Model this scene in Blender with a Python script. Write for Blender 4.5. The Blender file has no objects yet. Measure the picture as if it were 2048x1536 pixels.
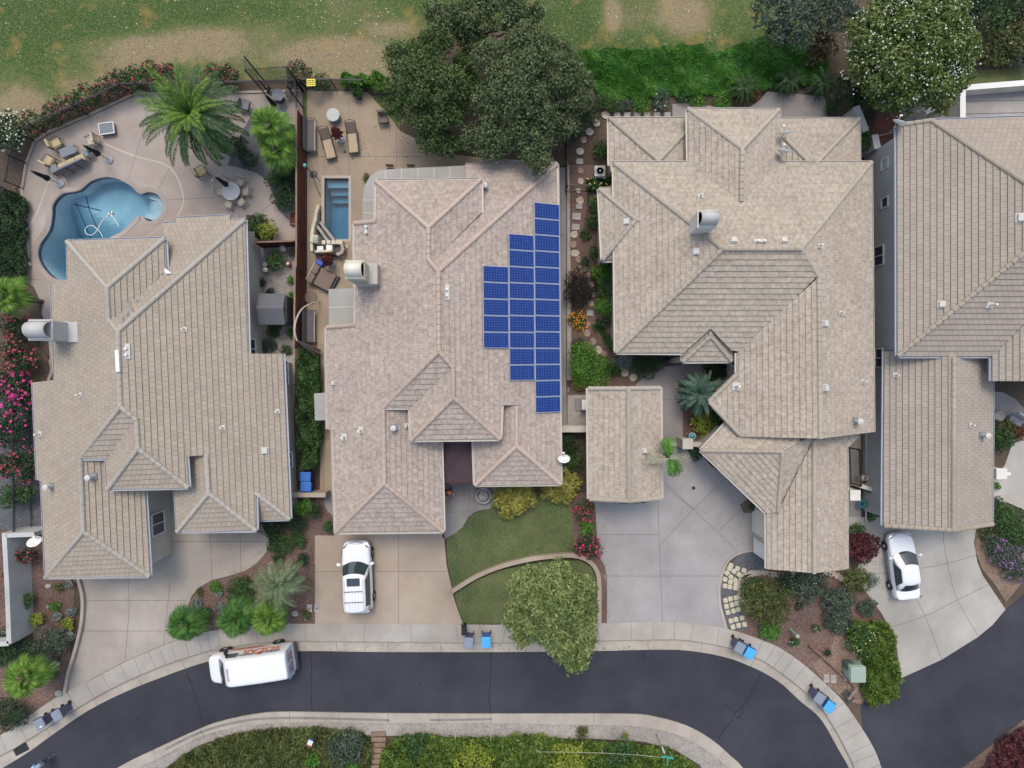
import bpy, bmesh, math, random
import numpy as np
from mathutils import Vector, Matrix, noise
from mathutils.geometry import tessellate_polygon
R = math.radians
H, F = 38.0, 1140.0            # camera height, focal length in photo pixels (2048 wide)
S = bpy.context.scene
C = S.collection
random.seed(7); RNG = np.random.default_rng(11)

def G(px, py, z=0.0):
    k = (H - z) / F
    return Vector(((px - 1024) * k, (768 - py) * k, z))
def M_(px): return px * H / F          # pixels to metres on the ground

# ---------------------------------------------------------------- materials
MATS = {}
def nmat(name):
    m = bpy.data.materials.new(name); m.use_nodes = True
    nt = m.node_tree; b = nt.nodes['Principled BSDF']
    MATS[name] = m
    return m, nt, b
def N(nt, t, **kw):
    n = nt.nodes.new(t)
    for k, v in kw.items():
        if k in n.inputs: n.inputs[k].default_value = v
        else: setattr(n, k, v)
    return n
def ramp(nt, fac, stops):
    r = nt.nodes.new('ShaderNodeValToRGB'); cr = r.color_ramp
    while len(cr.elements) < len(stops): cr.elements.new(0.5)
    for e, (p, c) in zip(cr.elements, stops):
        e.position = p; e.color = (*c, 1)
    nt.links.new(fac, r.inputs[0]); return r
def mixc(nt, fac, a, b, bt='MIX'):
    m = nt.nodes.new('ShaderNodeMix'); m.data_type = 'RGBA'; m.blend_type = bt
    for s, v in ((0, fac), (6, a), (7, b)):
        if hasattr(v, 'is_linked') or hasattr(v, 'links'): nt.links.new(v, m.inputs[s])
        elif s == 0: m.inputs[0].default_value = v
        else: m.inputs[s].default_value = (*v, 1)
    return m.outputs[2]
def coords(nt, which='Object'):
    return nt.nodes.new('ShaderNodeTexCoord').outputs[which]
def noise_n(nt, sc, det=4, rough=.6, vec=None):
    n = N(nt, 'ShaderNodeTexNoise', Scale=sc, Detail=det, Roughness=rough)
    nt.links.new(vec if vec is not None else coords(nt), n.inputs['Vector']); return n.outputs['Fac']
def bump(nt, b, h, s=.3, d=.02):
    n = N(nt, 'ShaderNodeBump', Strength=s, Distance=d)
    nt.links.new(h, n.inputs['Height']); nt.links.new(n.outputs[0], b.inputs['Normal'])
def surf(name, c1, c2, sc=3.0, fine=None, rough=.85, spec=.3, bmp=.3, c3=None, fsc=40, famt=.5, metal=0, blot=.17):
    """two-scale noise material: broad stain c1..c2 and fine grain"""
    m, nt, b = nmat(name)
    a = noise_n(nt, sc)
    col = ramp(nt, a, [(.3, c1), (.7, c2)]).outputs[0]
    f = noise_n(nt, fsc, 3, .7)
    if c3: col = mixc(nt, ramp(nt, f, [(.45, (0,0,0)), (.62, (1,1,1))]).outputs[0], col, c3)
    else:
        g = ramp(nt, f, [(.25, (1-famt*.6,)*3), (.75, (1+0*famt,)*3)]).outputs[0]
        col = mixc(nt, 1.0, col, g, 'MULTIPLY')
    bl = noise_n(nt, .16, 5, .62)          # broad blotches: weather, wear, dust
    col = mixc(nt, 1.0, col, ramp(nt, bl, [(.34, (1-blot, 1-blot, 1-blot)), (.62, (1+blot*.35,)*3)]).outputs[0], 'MULTIPLY')
    sp = noise_n(nt, 2.2, 6, .8)           # scattered small stains
    col = mixc(nt, 1.0, col, ramp(nt, sp, [(.27, (1-blot*1.3,)*3), (.36, (1,)*3)]).outputs[0], 'MULTIPLY')
    nt.links.new(col, b.inputs['Base Color'])
    b.inputs['Roughness'].default_value = rough; b.inputs['Specular IOR Level'].default_value = spec
    b.inputs['Metallic'].default_value = metal
    if bmp: bump(nt, b, f, bmp, .03)
    return m
def plain(name, c, rough=.5, metal=0, spec=.5, coat=0):
    m, nt, b = nmat(name)
    f = noise_n(nt, 9, 3)
    col = mixc(nt, f, tuple(x*.88 for x in c), tuple(min(1, x*1.08) for x in c))
    nt.links.new(col, b.inputs['Base Color'])
    b.inputs['Roughness'].default_value = rough; b.inputs['Metallic'].default_value = metal
    b.inputs['Specular IOR Level'].default_value = spec; b.inputs['Coat Weight'].default_value = coat
    return m
def leafm(name, dark, mid, light, tr=.25, rough=.6):
    m, nt, b = nmat(name)
    g = nt.nodes.new('ShaderNodeNewGeometry')
    a = noise_n(nt, 1.1, 3)
    mx = N(nt, 'ShaderNodeMath', operation='ADD')
    mu = N(nt, 'ShaderNodeMath', operation='MULTIPLY'); mu.inputs[1].default_value = .75
    nt.links.new(g.outputs['Random Per Island'], mu.inputs[0])
    nt.links.new(mu.outputs[0], mx.inputs[0])
    m2 = N(nt, 'ShaderNodeMath', operation='MULTIPLY_ADD'); m2.inputs[1].default_value = 1.1; m2.inputs[2].default_value = -.42
    nt.links.new(a, m2.inputs[0]); nt.links.new(m2.outputs[0], mx.inputs[1])
    col = ramp(nt, mx.outputs[0], [(.05, dark), (.5, mid), (.95, light)]).outputs[0]
    nt.links.new(col, b.inputs['Base Color']); b.inputs['Roughness'].default_value = rough
    b.inputs['Specular IOR Level'].default_value = .25
    t = nt.nodes.new('ShaderNodeBsdfTranslucent'); nt.links.new(col, t.inputs[0])
    ms = N(nt, 'ShaderNodeMixShader'); ms.inputs[0].default_value = tr
    nt.links.new(b.outputs[0], ms.inputs[1]); nt.links.new(t.outputs[0], ms.inputs[2])
    nt.links.new(ms.outputs[0], nt.nodes['Material Output'].inputs[0])
    return m
def tilem(name, ca, cb, light, mortar, w=.30, row=.33, mott=.5, streak=.35):
    m, nt, b = nmat(name)
    uv = coords(nt, 'UV')
    br = N(nt, 'ShaderNodeTexBrick'); br.offset = .5
    br.inputs['Scale'].default_value = 1; br.inputs['Brick Width'].default_value = w
    br.inputs['Row Height'].default_value = row; br.inputs['Mortar Size'].default_value = .010
    br.inputs['Mortar Smooth'].default_value = .3; br.inputs['Bias'].default_value = -.1
    br.inputs['Color1'].default_value = (*ca, 1); br.inputs['Color2'].default_value = (*cb, 1)
    br.inputs['Mortar'].default_value = (*mortar, 1)
    nt.links.new(uv, br.inputs['Vector'])
    f1 = noise_n(nt, 3.5, 5, .75, uv)
    col = mixc(nt, ramp(nt, f1, [(.42, (0,0,0)), (.66, (mott,)*3)]).outputs[0], br.outputs['Color'], light)
    f2 = noise_n(nt, .35, 4, .6, uv)
    g = ramp(nt, f2, [(.3, (1-streak*.5,)*3), (.7, (1.0,)*3)]).outputs[0]
    col = mixc(nt, 1.0, col, g, 'MULTIPLY')
    f3 = noise_n(nt, 22, 4, .75, uv)
    col = mixc(nt, 1.0, col, ramp(nt, f3, [(.3, (.76,)*3), (.7, (1.04,)*3)]).outputs[0], 'MULTIPLY')
    nt.links.new(col, b.inputs['Base Color']); b.inputs['Roughness'].default_value = .9
    b.inputs['Specular IOR Level'].default_value = .15
    bump(nt, b, f3, .35, .02)
    return m

surf('soil', (.040,.03,.020), (.085,.062,.042), .6, c3=(.12,.09,.065), fsc=14, bmp=.9, blot=.3)
surf('mulch', (.070,.036,.026), (.135,.078,.060), .5, c3=(.20,.145,.125), fsc=15, bmp=1, blot=.35)
surf('drysoil', (.17,.12,.085), (.26,.19,.14), .9, c3=(.14,.085,.065), fsc=9, bmp=.8)
surf('gravel', (.16,.14,.12), (.30,.27,.24), 2, c3=(.42,.40,.37), fsc=17, bmp=1)
surf('blackgravel', (.045,.047,.06), (.09,.09,.10), 2, c3=(.16,.16,.17), fsc=18, bmp=1)
surf('asphalt', (.040,.042,.055), (.060,.062,.077), .25, fsc=45, famt=.7, bmp=.5, rough=.9, spec=.2, blot=.24)
surf('tar', (.012,.013,.018), (.02,.02,.028), 2, rough=.6)
surf('sidewalk', (.31,.285,.25), (.40,.375,.335), .45, fsc=30, famt=.35, bmp=.15)
surf('gutter', (.34,.30,.25), (.43,.39,.33), .8, fsc=30, famt=.4, bmp=.15)
surf('greyconc', (.265,.25,.243), (.355,.335,.322), .28, fsc=26, famt=.3, bmp=.12)
surf('darkconc', (.21,.195,.185), (.29,.27,.255), .5, fsc=26, famt=.35, bmp=.12)  # darker grey concrete for walkways, side paths, pads and the courtyard
surf('tanconc', (.315,.252,.195), (.41,.338,.268), .3, fsc=26, famt=.3, bmp=.12)
surf('beigeconc', (.285,.25,.215), (.385,.345,.30), .35, fsc=26, famt=.35, bmp=.12)
surf('paleconc', (.33,.31,.275), (.44,.415,.375), .35, fsc=26, famt=.35, bmp=.12)
surf('pinkconc', (.30,.248,.215), (.385,.33,.29), .35, fsc=26, famt=.35, bmp=.12)
surf('patiotan', (.28,.22,.155), (.36,.285,.21), .35, fsc=26, famt=.3, bmp=.12)
surf('joint', (.12,.11,.105), (.16,.15,.14), 2)
surf('lightjoint', (.46,.42,.34), (.52,.47,.40), 2)
surf('stain', (.20,.18,.16), (.28,.26,.23), 3)
surf('lawn', (.035,.072,.018), (.115,.125,.045), .45, c3=(.14,.16,.07), fsc=17, bmp=1, blot=.35)
surf('stucco', (.42,.39,.33), (.50,.46,.40), 1.2, fsc=40, famt=.2, bmp=.15)
surf('greystucco', (.40,.40,.39), (.47,.47,.455), 1.0, fsc=40, famt=.2, bmp=.15)
surf('whitestucco', (.62,.60,.55), (.72,.70,.65), 1.2, fsc=40, famt=.15, bmp=.15)
surf('stone', (.36,.31,.24), (.52,.45,.36), 2.5, fsc=20, famt=.4, bmp=.3)
surf('redstone', (.26,.17,.14), (.36,.25,.21), 2.5, fsc=20, famt=.4, bmp=.3)
surf('greystone', (.28,.27,.25), (.40,.385,.36), 2.5, fsc=20, famt=.4, bmp=.3)
surf('palerock', (.5,.45,.33), (.66,.60,.46), 3, fsc=12, famt=.5, bmp=.5)
surf('redwood', (.085,.027,.017), (.14,.048,.03), 1.5, fsc=18, famt=.5)
surf('oldwood', (.20,.13,.09), (.30,.21,.15), 2, fsc=20, famt=.5)
surf('redconc', (.12,.045,.032), (.17,.065,.048), 1, fsc=25, famt=.3)
surf('bark', (.10,.08,.06), (.19,.15,.11), 4, fsc=22, famt=.6, bmp=1)
surf('plaster', (.30,.44,.50), (.46,.58,.62), .35, fsc=6, famt=.15, bmp=0)
surf('plaster2', (.08,.27,.36), (.12,.33,.42), .5, fsc=6, famt=.15, bmp=0)
surf('cover', (.30,.29,.265), (.345,.335,.305), .5, fsc=12, famt=.12, bmp=0)
surf('canopy', (.055,.035,.042), (.07,.045,.052), .8, fsc=30, famt=.2, bmp=.05)
plain('tilecoping', (.02,.05,.14), .3)
plain('stonecoping', (.36,.32,.27), .8)
plain('white', (.64,.63,.61), .5); plain('offwhite', (.62,.58,.50), .6); plain('whitepaint', (.68,.69,.71), .25, coat=.5); plain('capmetal', (.43,.42,.41), .95, spec=.1); plain('ventpaint', (.50,.48,.45), .8, spec=.2); plain('panelblue', (.35,.40,.50), .4)
plain('gutterm', (.50,.46,.40), .5); plain('gutterdark', (.05,.05,.07), .5); plain('gutterwhite', (.40,.41,.44), .5)
plain('black', (.012,.012,.015), .45); plain('darkgrey', (.045,.045,.05), .5); plain('iron', (.016,.016,.022), .5)
plain('rubber', (.015,.015,.017), .8); plain('chrome', (.6,.6,.62), .25, metal=1); plain('steel', (.20,.21,.23), .6, metal=.2)
plain('bingrey', (.19,.22,.27), .5); plain('bindark', (.06,.07,.12), .55); plain('binblue', (.06,.33,.62), .4); plain('binbluedark', (.015,.12,.36), .5)
plain('bluebig', (.03,.13,.42), .45); plain('bluebigd', (.012,.035,.17), .5)
plain('glass', (.03,.042,.045), .06, spec=.9); plain('tealglass', (.035,.06,.062), .08, spec=.7); plain('winglass', (.03,.045,.07), .08, spec=.7)
plain('red', (.35,.02,.02), .5); plain('redcloth', (.14,.02,.018), .8); plain('blackcloth', (.01,.01,.015), .85)
plain('orange', (.62,.14,.02), .5); plain('yellow', (.75,.62,.03), .5); plain('blue', (.02,.08,.45), .5); plain('teal', (.02,.18,.2), .5)
plain('green', (.05,.4,.3), .5); plain('boxgreen', (.25,.32,.26), .7); plain('boxdark', (.07,.10,.085), .6); plain('purple', (.16,.08,.22), .6)
plain('cushion', (.40,.35,.25), .9); plain('cushionyel', (.38,.31,.18), .9); plain('cushiontan', (.36,.28,.19), .9); plain('cushionbrown', (.17,.125,.10), .9); plain('cushiongrey', (.16,.16,.19), .9)
plain('tabletop', (.17,.19,.21), .75, spec=.2); plain('mesh', (.10,.09,.09), .8); plain('stoneware', (.42,.42,.41), .8, spec=.2); plain('terracotta', (.25,.09,.045), .8)
plain('shed', (.085,.088,.10), .7); plain('shedtan', (.10,.08,.07), .6); plain('acmetal', (.40,.41,.40), .45); plain('skin', (.45,.26,.18), .6)
plain('hair', (.02,.014,.01), .7); plain('orangecloth', (.55,.09,.03), .85); plain('bluecloth', (.38,.55,.80), .85); plain('jeans', (.05,.06,.10), .9); plain('shoe', (.42,.32,.22), .7); plain('blackshoe', (.03,.03,.035), .6)
plain('petalw', (.47,.51,.41), .8); plain('petalred', (.33,.03,.06), .7); plain('petalpink', (.50,.02,.19), .7); plain('petalhot', (.55,.02,.13), .7); plain('petalor', (.75,.27,.01), .7); plain('petalpur', (.28,.12,.34), .7); plain('petalyel', (.6,.5,.15), .7)
leafm('oak', (.026,.052,.014), (.078,.125,.036), (.155,.205,.082))
leafm('oakgrey', (.034,.054,.020), (.095,.130,.052), (.185,.22,.11))
leafm('willow', (.07,.11,.03), (.18,.23,.075), (.33,.38,.16))
leafm('magnolia', (.035,.065,.014), (.10,.15,.034), (.22,.27,.09)); leafm('yellowbush', (.035,.075,.012), (.085,.145,.024), (.18,.245,.05))
leafm('shrub', (.02,.045,.015), (.045,.10,.028), (.095,.18,.055))
leafm('darkshrub', (.014,.03,.014), (.03,.062,.026), (.065,.115,.048))
leafm('bright', (.03,.09,.012), (.07,.19,.025), (.16,.33,.05))
leafm('lime', (.10,.15,.015), (.21,.27,.035), (.36,.38,.07))
leafm('bamboo', (.14,.14,.025), (.28,.27,.055), (.44,.39,.13))
leafm('greyg', (.035,.055,.038), (.07,.10,.07), (.14,.18,.125))
leafm('silver', (.10,.13,.11), (.19,.23,.2), (.32,.36,.32))
leafm('olive', (.035,.05,.014), (.085,.105,.032), (.16,.18,.06))
leafm('maroon', (.035,.008,.010), (.085,.02,.028), (.16,.055,.06))
leafm('darkmaroon', (.012,.012,.010), (.028,.024,.02), (.05,.04,.032))
leafm('brownbush', (.05,.03,.022), (.10,.065,.045), (.17,.12,.08))
leafm('tallgrass', (.014,.065,.008), (.048,.15,.02), (.11,.26,.045))
leafm('palmleaf', (.025,.055,.02), (.055,.11,.04), (.12,.20,.075))
leafm('palmyoung', (.05,.11,.012), (.10,.20,.02), (.18,.29,.05))
leafm('fanleaf', (.03,.09,.012), (.08,.17,.02), (.20,.31,.05))
leafm('fangreen', (.018,.065,.014), (.04,.12,.022), (.12,.22,.04))
leafm('bluepalm', (.03,.07,.05), (.07,.13,.09), (.14,.21,.14))
leafm('palepalm', (.07,.11,.05), (.14,.20,.10), (.27,.34,.18))
leafm('whitepalm', (.30,.28,.19), (.42,.40,.29), (.55,.54,.42))
leafm('yellowleaf', (.22,.18,.01), (.42,.33,.02), (.55,.45,.05))
leafm('rust', (.10,.035,.015), (.17,.06,.025), (.25,.10,.04))
tilem('tile_one', (.342,.290,.232), (.392,.338,.275), (.41,.355,.29), (.14,.118,.10), mott=.3, streak=.2)
tilem('tile_two', (.325,.268,.226), (.405,.338,.290), (.53,.44,.385), (.15,.115,.095), w=.31, mott=.8, streak=.3)
tilem('tile_three', (.335,.282,.225), (.42,.356,.288), (.53,.46,.38), (.15,.125,.10), w=.33, mott=.8, streak=.3)
tilem('tile_four', (.335,.288,.24), (.38,.33,.28), (.39,.34,.29), (.12,.10,.085), w=.34, mott=.3, streak=.2)
plain('riser1', (.17,.145,.125), .9); plain('riser2', (.20,.16,.14), .9); plain('riser3', (.25,.21,.175), .9); plain('riser4', (.20,.17,.145), .9)  # tile ends darkened: gap shadow between courses, plus some dirt, in the colour
surf('cap_one', (.34,.31,.27), (.40,.365,.32), 4, fsc=30, famt=.3); surf('cap_two', (.41,.315,.26), (.47,.375,.315), 4, fsc=30, famt=.3)
surf('cap_three', (.35,.305,.25), (.41,.36,.30), 4, fsc=30, famt=.3); surf('cap_four', (.33,.28,.22), (.38,.33,.265), 4, fsc=30, famt=.3)
# ---------------------------------------------------------------- geometry helpers
class MB:
    def __init__(s): s.v=[]; s.f=[]; s.m=[]; s.mats=[]; s.uv={}
    def mi(s, mat):
        if mat not in s.mats: s.mats.append(mat)
        return s.mats.index(mat)
    def face(s, pts, mat, uv=None):
        i=len(s.v); s.v.extend([tuple(p) for p in pts]); s.f.append(tuple(range(i,i+len(pts)))); s.m.append(s.mi(mat))
        if uv: s.uv[len(s.f)-1]=uv
    def raw(s, vs, fs, mat):
        i=len(s.v); s.v.extend([tuple(p) for p in vs]); k=s.mi(mat)
        for f in fs: s.f.append(tuple(j+i for j in f)); s.m.append(k)
    def box(s, c, size, mat, rz=0, taper=1.0, tilt=None):
        sx,sy,sz=[x/2 for x in size]; c=Vector(c); rot=Matrix.Rotation(rz,3,'Z')
        if tilt: rot = rot @ Matrix.Rotation(tilt[0],3,tilt[1])
        vs=[]
        for z,t in ((-sz,1),(sz,taper)):
            for x,y in ((-sx,-sy),(sx,-sy),(sx,sy),(-sx,sy)): vs.append(c+rot@Vector((x*t,y*t,z)))
        s.raw(vs,[(0,3,2,1),(4,5,6,7),(0,1,5,4),(1,2,6,5),(2,3,7,6),(3,0,4,7)],mat)
    def rbox(s, c, size, mat, rz=0, r=.04):
        """box with chamfered upright and top edges"""
        sx,sy,sz=[x/2 for x in size]; c=Vector(c); rot=Matrix.Rotation(rz,3,'Z'); r=min(r,sx*.45,sy*.45)
        def ring(ix,z):
            a=sx-ix; b=sy-ix; q=r*.8
            return [c+rot@Vector(p) for p in ((-a+q,-b,z),(a-q,-b,z),(a,-b+q,z),(a,b-q,z),(a-q,b,z),(-a+q,b,z),(-a,b-q,z),(-a,-b+q,z))]
        rr=min(r,sz*.8)
        rings=[ring(0,-sz),ring(0,sz-rr),ring(rr*.3,sz-rr*.3),ring(rr,sz)]
        vs=[p for g in rings for p in g]; fs=[]
        for k in range(3):
            for j in range(8): fs.append((k*8+j,k*8+(j+1)%8,k*8+8+(j+1)%8,k*8+8+j))
        fs.append(tuple(range(24,32))); fs.append(tuple(range(7,-1,-1)))
        s.raw(vs,fs,mat)
    def tube(s, pts, r, mat, n=6, r2=None):
        pts=[Vector(p) for p in pts]; vs=[]; fs=[]
        for i,p in enumerate(pts):
            d=(pts[min(i+1,len(pts)-1)]-pts[max(i-1,0)]).normalized()
            a=d.cross(Vector((0,0,1)) if abs(d.z)<.9 else Vector((1,0,0))).normalized(); b=d.cross(a)
            rr=r if r2 is None else r+(r2-r)*i/(len(pts)-1)
            for k in range(n):
                t=2*math.pi*k/n; vs.append(p+(a*math.cos(t)+b*math.sin(t))*rr)
        for i in range(len(pts)-1):
            for k in range(n): fs.append((i*n+k,i*n+(k+1)%n,(i+1)*n+(k+1)%n,(i+1)*n+k))
        fs.append(tuple(range(n-1,-1,-1))); fs.append(tuple(range((len(pts)-1)*n,len(pts)*n)))
        s.raw(vs,fs,mat)
    def lathe(s, c, prof, mat, n=20, axis=None):
        """prof: [(radius, height)...] around z (or a given axis)"""
        c=Vector(c); q=Matrix.Identity(3) if axis is None else Vector((0,0,1)).rotation_difference(Vector(axis)).to_matrix()
        vs=[];fs=[]
        for r,h in prof:
            for k in range(n):
                t=2*math.pi*k/n; vs.append(c+q@Vector((r*math.cos(t),r*math.sin(t),h)))
        m=len(prof)
        for i in range(m-1):
            for k in range(n): fs.append((i*n+k,i*n+(k+1)%n,(i+1)*n+(k+1)%n,(i+1)*n+k))
        fs.append(tuple(range(n-1,-1,-1))); fs.append(tuple(range((m-1)*n,m*n)))
        s.raw(vs,fs,mat)
    def prism(s, pts, z0, z1, mat, holes=(), side=None):
        """pts: xy outline; z1 may be a list per vertex"""
        loops=[[Vector((p[0],p[1],0)) for p in pts]]+[[Vector((p[0],p[1],0)) for p in h] for h in holes]
        flat=[p for l in loops for p in l]
        zt=z1 if isinstance(z1,(list,tuple)) else [z1]*len(flat)
        tris=tessellate_polygon(loops)
        vs=[(p.x,p.y,zt[i]) for i,p in enumerate(flat)]
        fs=[]
        for t in tris:
            a,b,c=[flat[i] for i in t]
            if (b-a).cross(c-a).z<0: t=(t[0],t[2],t[1])
            fs.append(tuple(t))
        s.raw(vs,fs,mat)
        if z0 is None: return
        o=0
        for l in loops:
            n=len(l)
            for i in range(n):
                a=l[i]; b=l[(i+1)%n]
                s.face([(a.x,a.y,z0),(b.x,b.y,z0),(b.x,b.y,zt[o+(i+1)%n]),(a.x,a.y,zt[o+i])], side or mat)
            o+=n
    def build(s, name, parent=None, smooth=False, loc=None, col=C):
        me=bpy.data.meshes.new(name); me.from_pydata(s.v,[],s.f)
        for m in s.mats: me.materials.append(MATS[m])
        me.polygons.foreach_set('material_index', s.m)
        if s.uv:
            ul=me.uv_layers.new(name='UVMap')
            for fi,uvs in s.uv.items():
                st=me.polygons[fi].loop_start
                for k,u in enumerate(uvs): ul.data[st+k].uv=u
        if smooth: me.polygons.foreach_set('use_smooth',[True]*len(me.polygons))
        me.update()
        o=bpy.data.objects.new(name,me); C.objects.link(o)
        if parent:
            o.parent=parent
            if parent.type=='EMPTY' or True: o.matrix_parent_inverse=Matrix.Identity(4)
        if loc is not None: o.location=loc
        return o
def tag(o,label=None,cat=None,group=None,kind=None):
    if label: o['label']=label
    if cat: o['category']=cat
    if group: o['group']=group
    if kind: o['kind']=kind
    return o
def empty(name,loc,label,cat,group=None,rz=0):
    o=bpy.data.objects.new(name,None); C.objects.link(o); o.location=loc; o.rotation_euler=(0,0,rz)
    o.empty_display_size=.3
    return tag(o,label,cat,group)
def world_child(mb,name,par,smooth=False):
    """mesh given in world coordinates, parented to a thing (no rotation)"""
    l=Vector(par.location); p=par.parent
    while p: l+=Vector(p.location); p=p.parent
    mb.v=[(a-l.x,b-l.y,c-l.z) for a,b,c in mb.v]
    return mb.build(name,par,smooth)
def copy_tree(o,parent=None):
    c=o.copy(); C.objects.link(c)
    if parent: c.parent=parent
    for ch in list(o.children): copy_tree(ch,c)
    return c
def smooth_line(p, n=6, closed=False):
    out=[]; m=len(p)
    for i in range(m if closed else m-1):
        g=lambda k: Vector(p[k%m]) if closed else Vector(p[max(0,min(m-1,k))])
        a,b,c,d=g(i-1),g(i),g(i+1),g(i+2)
        for j in range(n):
            t=j/n
            out.append(.5*((2*b)+(c-a)*t+(2*a-5*b+4*c-d)*t*t+(3*b-a-3*c+d)*t**3))
    if not closed: out.append(Vector(p[-1]))
    return out
def ribbon(mb, pts, w, z, mat):
    pts=[Vector((p[0],p[1],0)) for p in pts]; L=[];Rr=[]
    for i,p in enumerate(pts):
        d=(pts[min(i+1,len(pts)-1)]-pts[max(i-1,0)]).normalized(); nn=Vector((-d.y,d.x,0))*w/2
        L.append(p+nn); Rr.append(p-nn)
    for i in range(len(pts)-1):
        mb.face([(Rr[i].x,Rr[i].y,z),(Rr[i+1].x,Rr[i+1].y,z),(L[i+1].x,L[i+1].y,z),(L[i].x,L[i].y,z)],mat)
def PX(pts,z=0): return [G(x,y,z).xy for x,y in pts]
def slab(name, pts, z, mat, holes=(), joints=(), jw=.025, jm='joint', label=None, sm=0, base=None):
    mb=MB(); P=PX(pts,z)
    if sm: P=[v for v in smooth_line(P,sm,True)]
    mb.prism(P, base if base is not None else -.05, z, mat, [PX(h,z) for h in holes])
    for j in joints:
        m,w=jm,jw
        if isinstance(j[0],str): m,w=j[0],j[1]; j=j[2:]
        ribbon(mb, PX(j,z) if len(j)<3 else smooth_line(PX(j,z),4), w, z+.004, m)
    o=mb.build(name); tag(o,label,kind='structure'); return o

def wall_path(mb, pts, th, z0, z1, mat, capmat=None):
    """wall along a centre line (xy)"""
    pts=[Vector((p[0],p[1])) for p in pts]; L=[];Q=[]
    for i,p in enumerate(pts):
        d1=(p-pts[i-1]).normalized() if i else (pts[1]-p).normalized()
        d2=(pts[i+1]-p).normalized() if i<len(pts)-1 else d1
        d=(d1+d2).normalized(); nn=Vector((-d.y,d.x))*(th/2)/max(.5,d.dot(d1))
        L.append(p+nn); Q.append(p-nn)
    mb.prism(L+Q[::-1], z0, z1, mat)

def quads(name, V, mat, parent=None, tri=False):
    """V: (n,k,3) array of separate leaf faces -> one mesh"""
    n,k=V.shape[0],V.shape[1]
    me=bpy.data.meshes.new(name); me.vertices.add(n*k); me.vertices.foreach_set('co',V.reshape(-1).astype(np.float32))
    me.loops.add(n*k); me.loops.foreach_set('vertex_index',np.arange(n*k,dtype=np.int32))
    me.polygons.add(n); me.polygons.foreach_set('loop_start',np.arange(0,n*k,k,dtype=np.int32))
    me.polygons.foreach_set('loop_total',np.full(n,k,dtype=np.int32))
    me.materials.append(MATS[mat]); me.update(calc_edges=True)
    o=bpy.data.objects.new(name,me); C.objects.link(o)
    if parent: o.parent=parent
    return o
def leaves(P, Nrm, size, elong=1.6, rng=RNG, jit=.7, k=4):
    """leaf-shaped quads at P facing roughly Nrm"""
    n=len(P); nn=Nrm+rng.normal(0,jit,(n,3)); nn/=np.linalg.norm(nn,axis=1,keepdims=True)+1e-9
    a=rng.normal(0,1,(n,3)); a-=nn*(a*nn).sum(1,keepdims=True); a/=np.linalg.norm(a,axis=1,keepdims=True)+1e-9
    b=np.cross(nn,a); s=(size*rng.uniform(.6,1.3,n))[:,None]
    return np.stack([P-a*s*elong/2, P+b*s*.42, P+a*s*elong/2, P-b*s*.42],1)
def blob_points(lobes, n, rng, rmin=.72):
    w=np.array([l[3]*l[4]+l[3]*l[5] for l in lobes]); w=w/w.sum()
    idx=rng.choice(len(lobes),n,p=w); L=np.array([l[:6] for l in lobes])[idx]
    d=rng.normal(0,1,(n,3)); d[:,2]=np.abs(d[:,2])*1.0-.35*rng.random(n); d/=np.linalg.norm(d,axis=1,keepdims=True)
    rad=rmin+(1.06-rmin)*rng.random(n)**.6
    # bumpy surface: little sub-clumps
    t=np.sin(d[:,0]*9+idx)*np.sin(d[:,1]*8+idx*2)*.09
    P=L[:,:3]+d*L[:,3:6]*(rad+t)[:,None]
    return P,d
def clumpy(lobes, n, rng, m=17):
    '''leaf points on many small boughs that cover each lobe'''
    subs=[]
    for l in lobes:
        for i in range(m):
            ph=i*2.39996+rng.random()*.5; zc=1-(i+.5)/m*1.25; q=math.sqrt(max(0,1-zc*zc)); k=.62+.30*rng.random(); r=.24+.20*rng.random()
            subs.append((l[0]+math.cos(ph)*q*l[3]*k,l[1]+math.sin(ph)*q*l[4]*k,l[2]+zc*l[5]*k,l[3]*r,l[4]*r,l[5]*r*.8))
    P,d=blob_points(subs,n,rng,.35); P+=rng.normal(0,.10,P.shape); return P,d
def make_lobes(cx,cy,cz,rx,ry,rz,k,rng,spread=.62,size=.50):
    lobes=[(cx,cy,cz,rx*.72,ry*.72,rz*.8)]
    for i in range(k):
        t=2*math.pi*(i+rng.random()*.7)/k; q=spread*(.8+.4*rng.random()); s=size*(.75+.5*rng.random())
        lobes.append((cx+math.cos(t)*rx*q,cy+math.sin(t)*ry*q,cz+rz*(rng.random()*.45-.1),rx*s,ry*s,rz*s))
    return lobes
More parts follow.
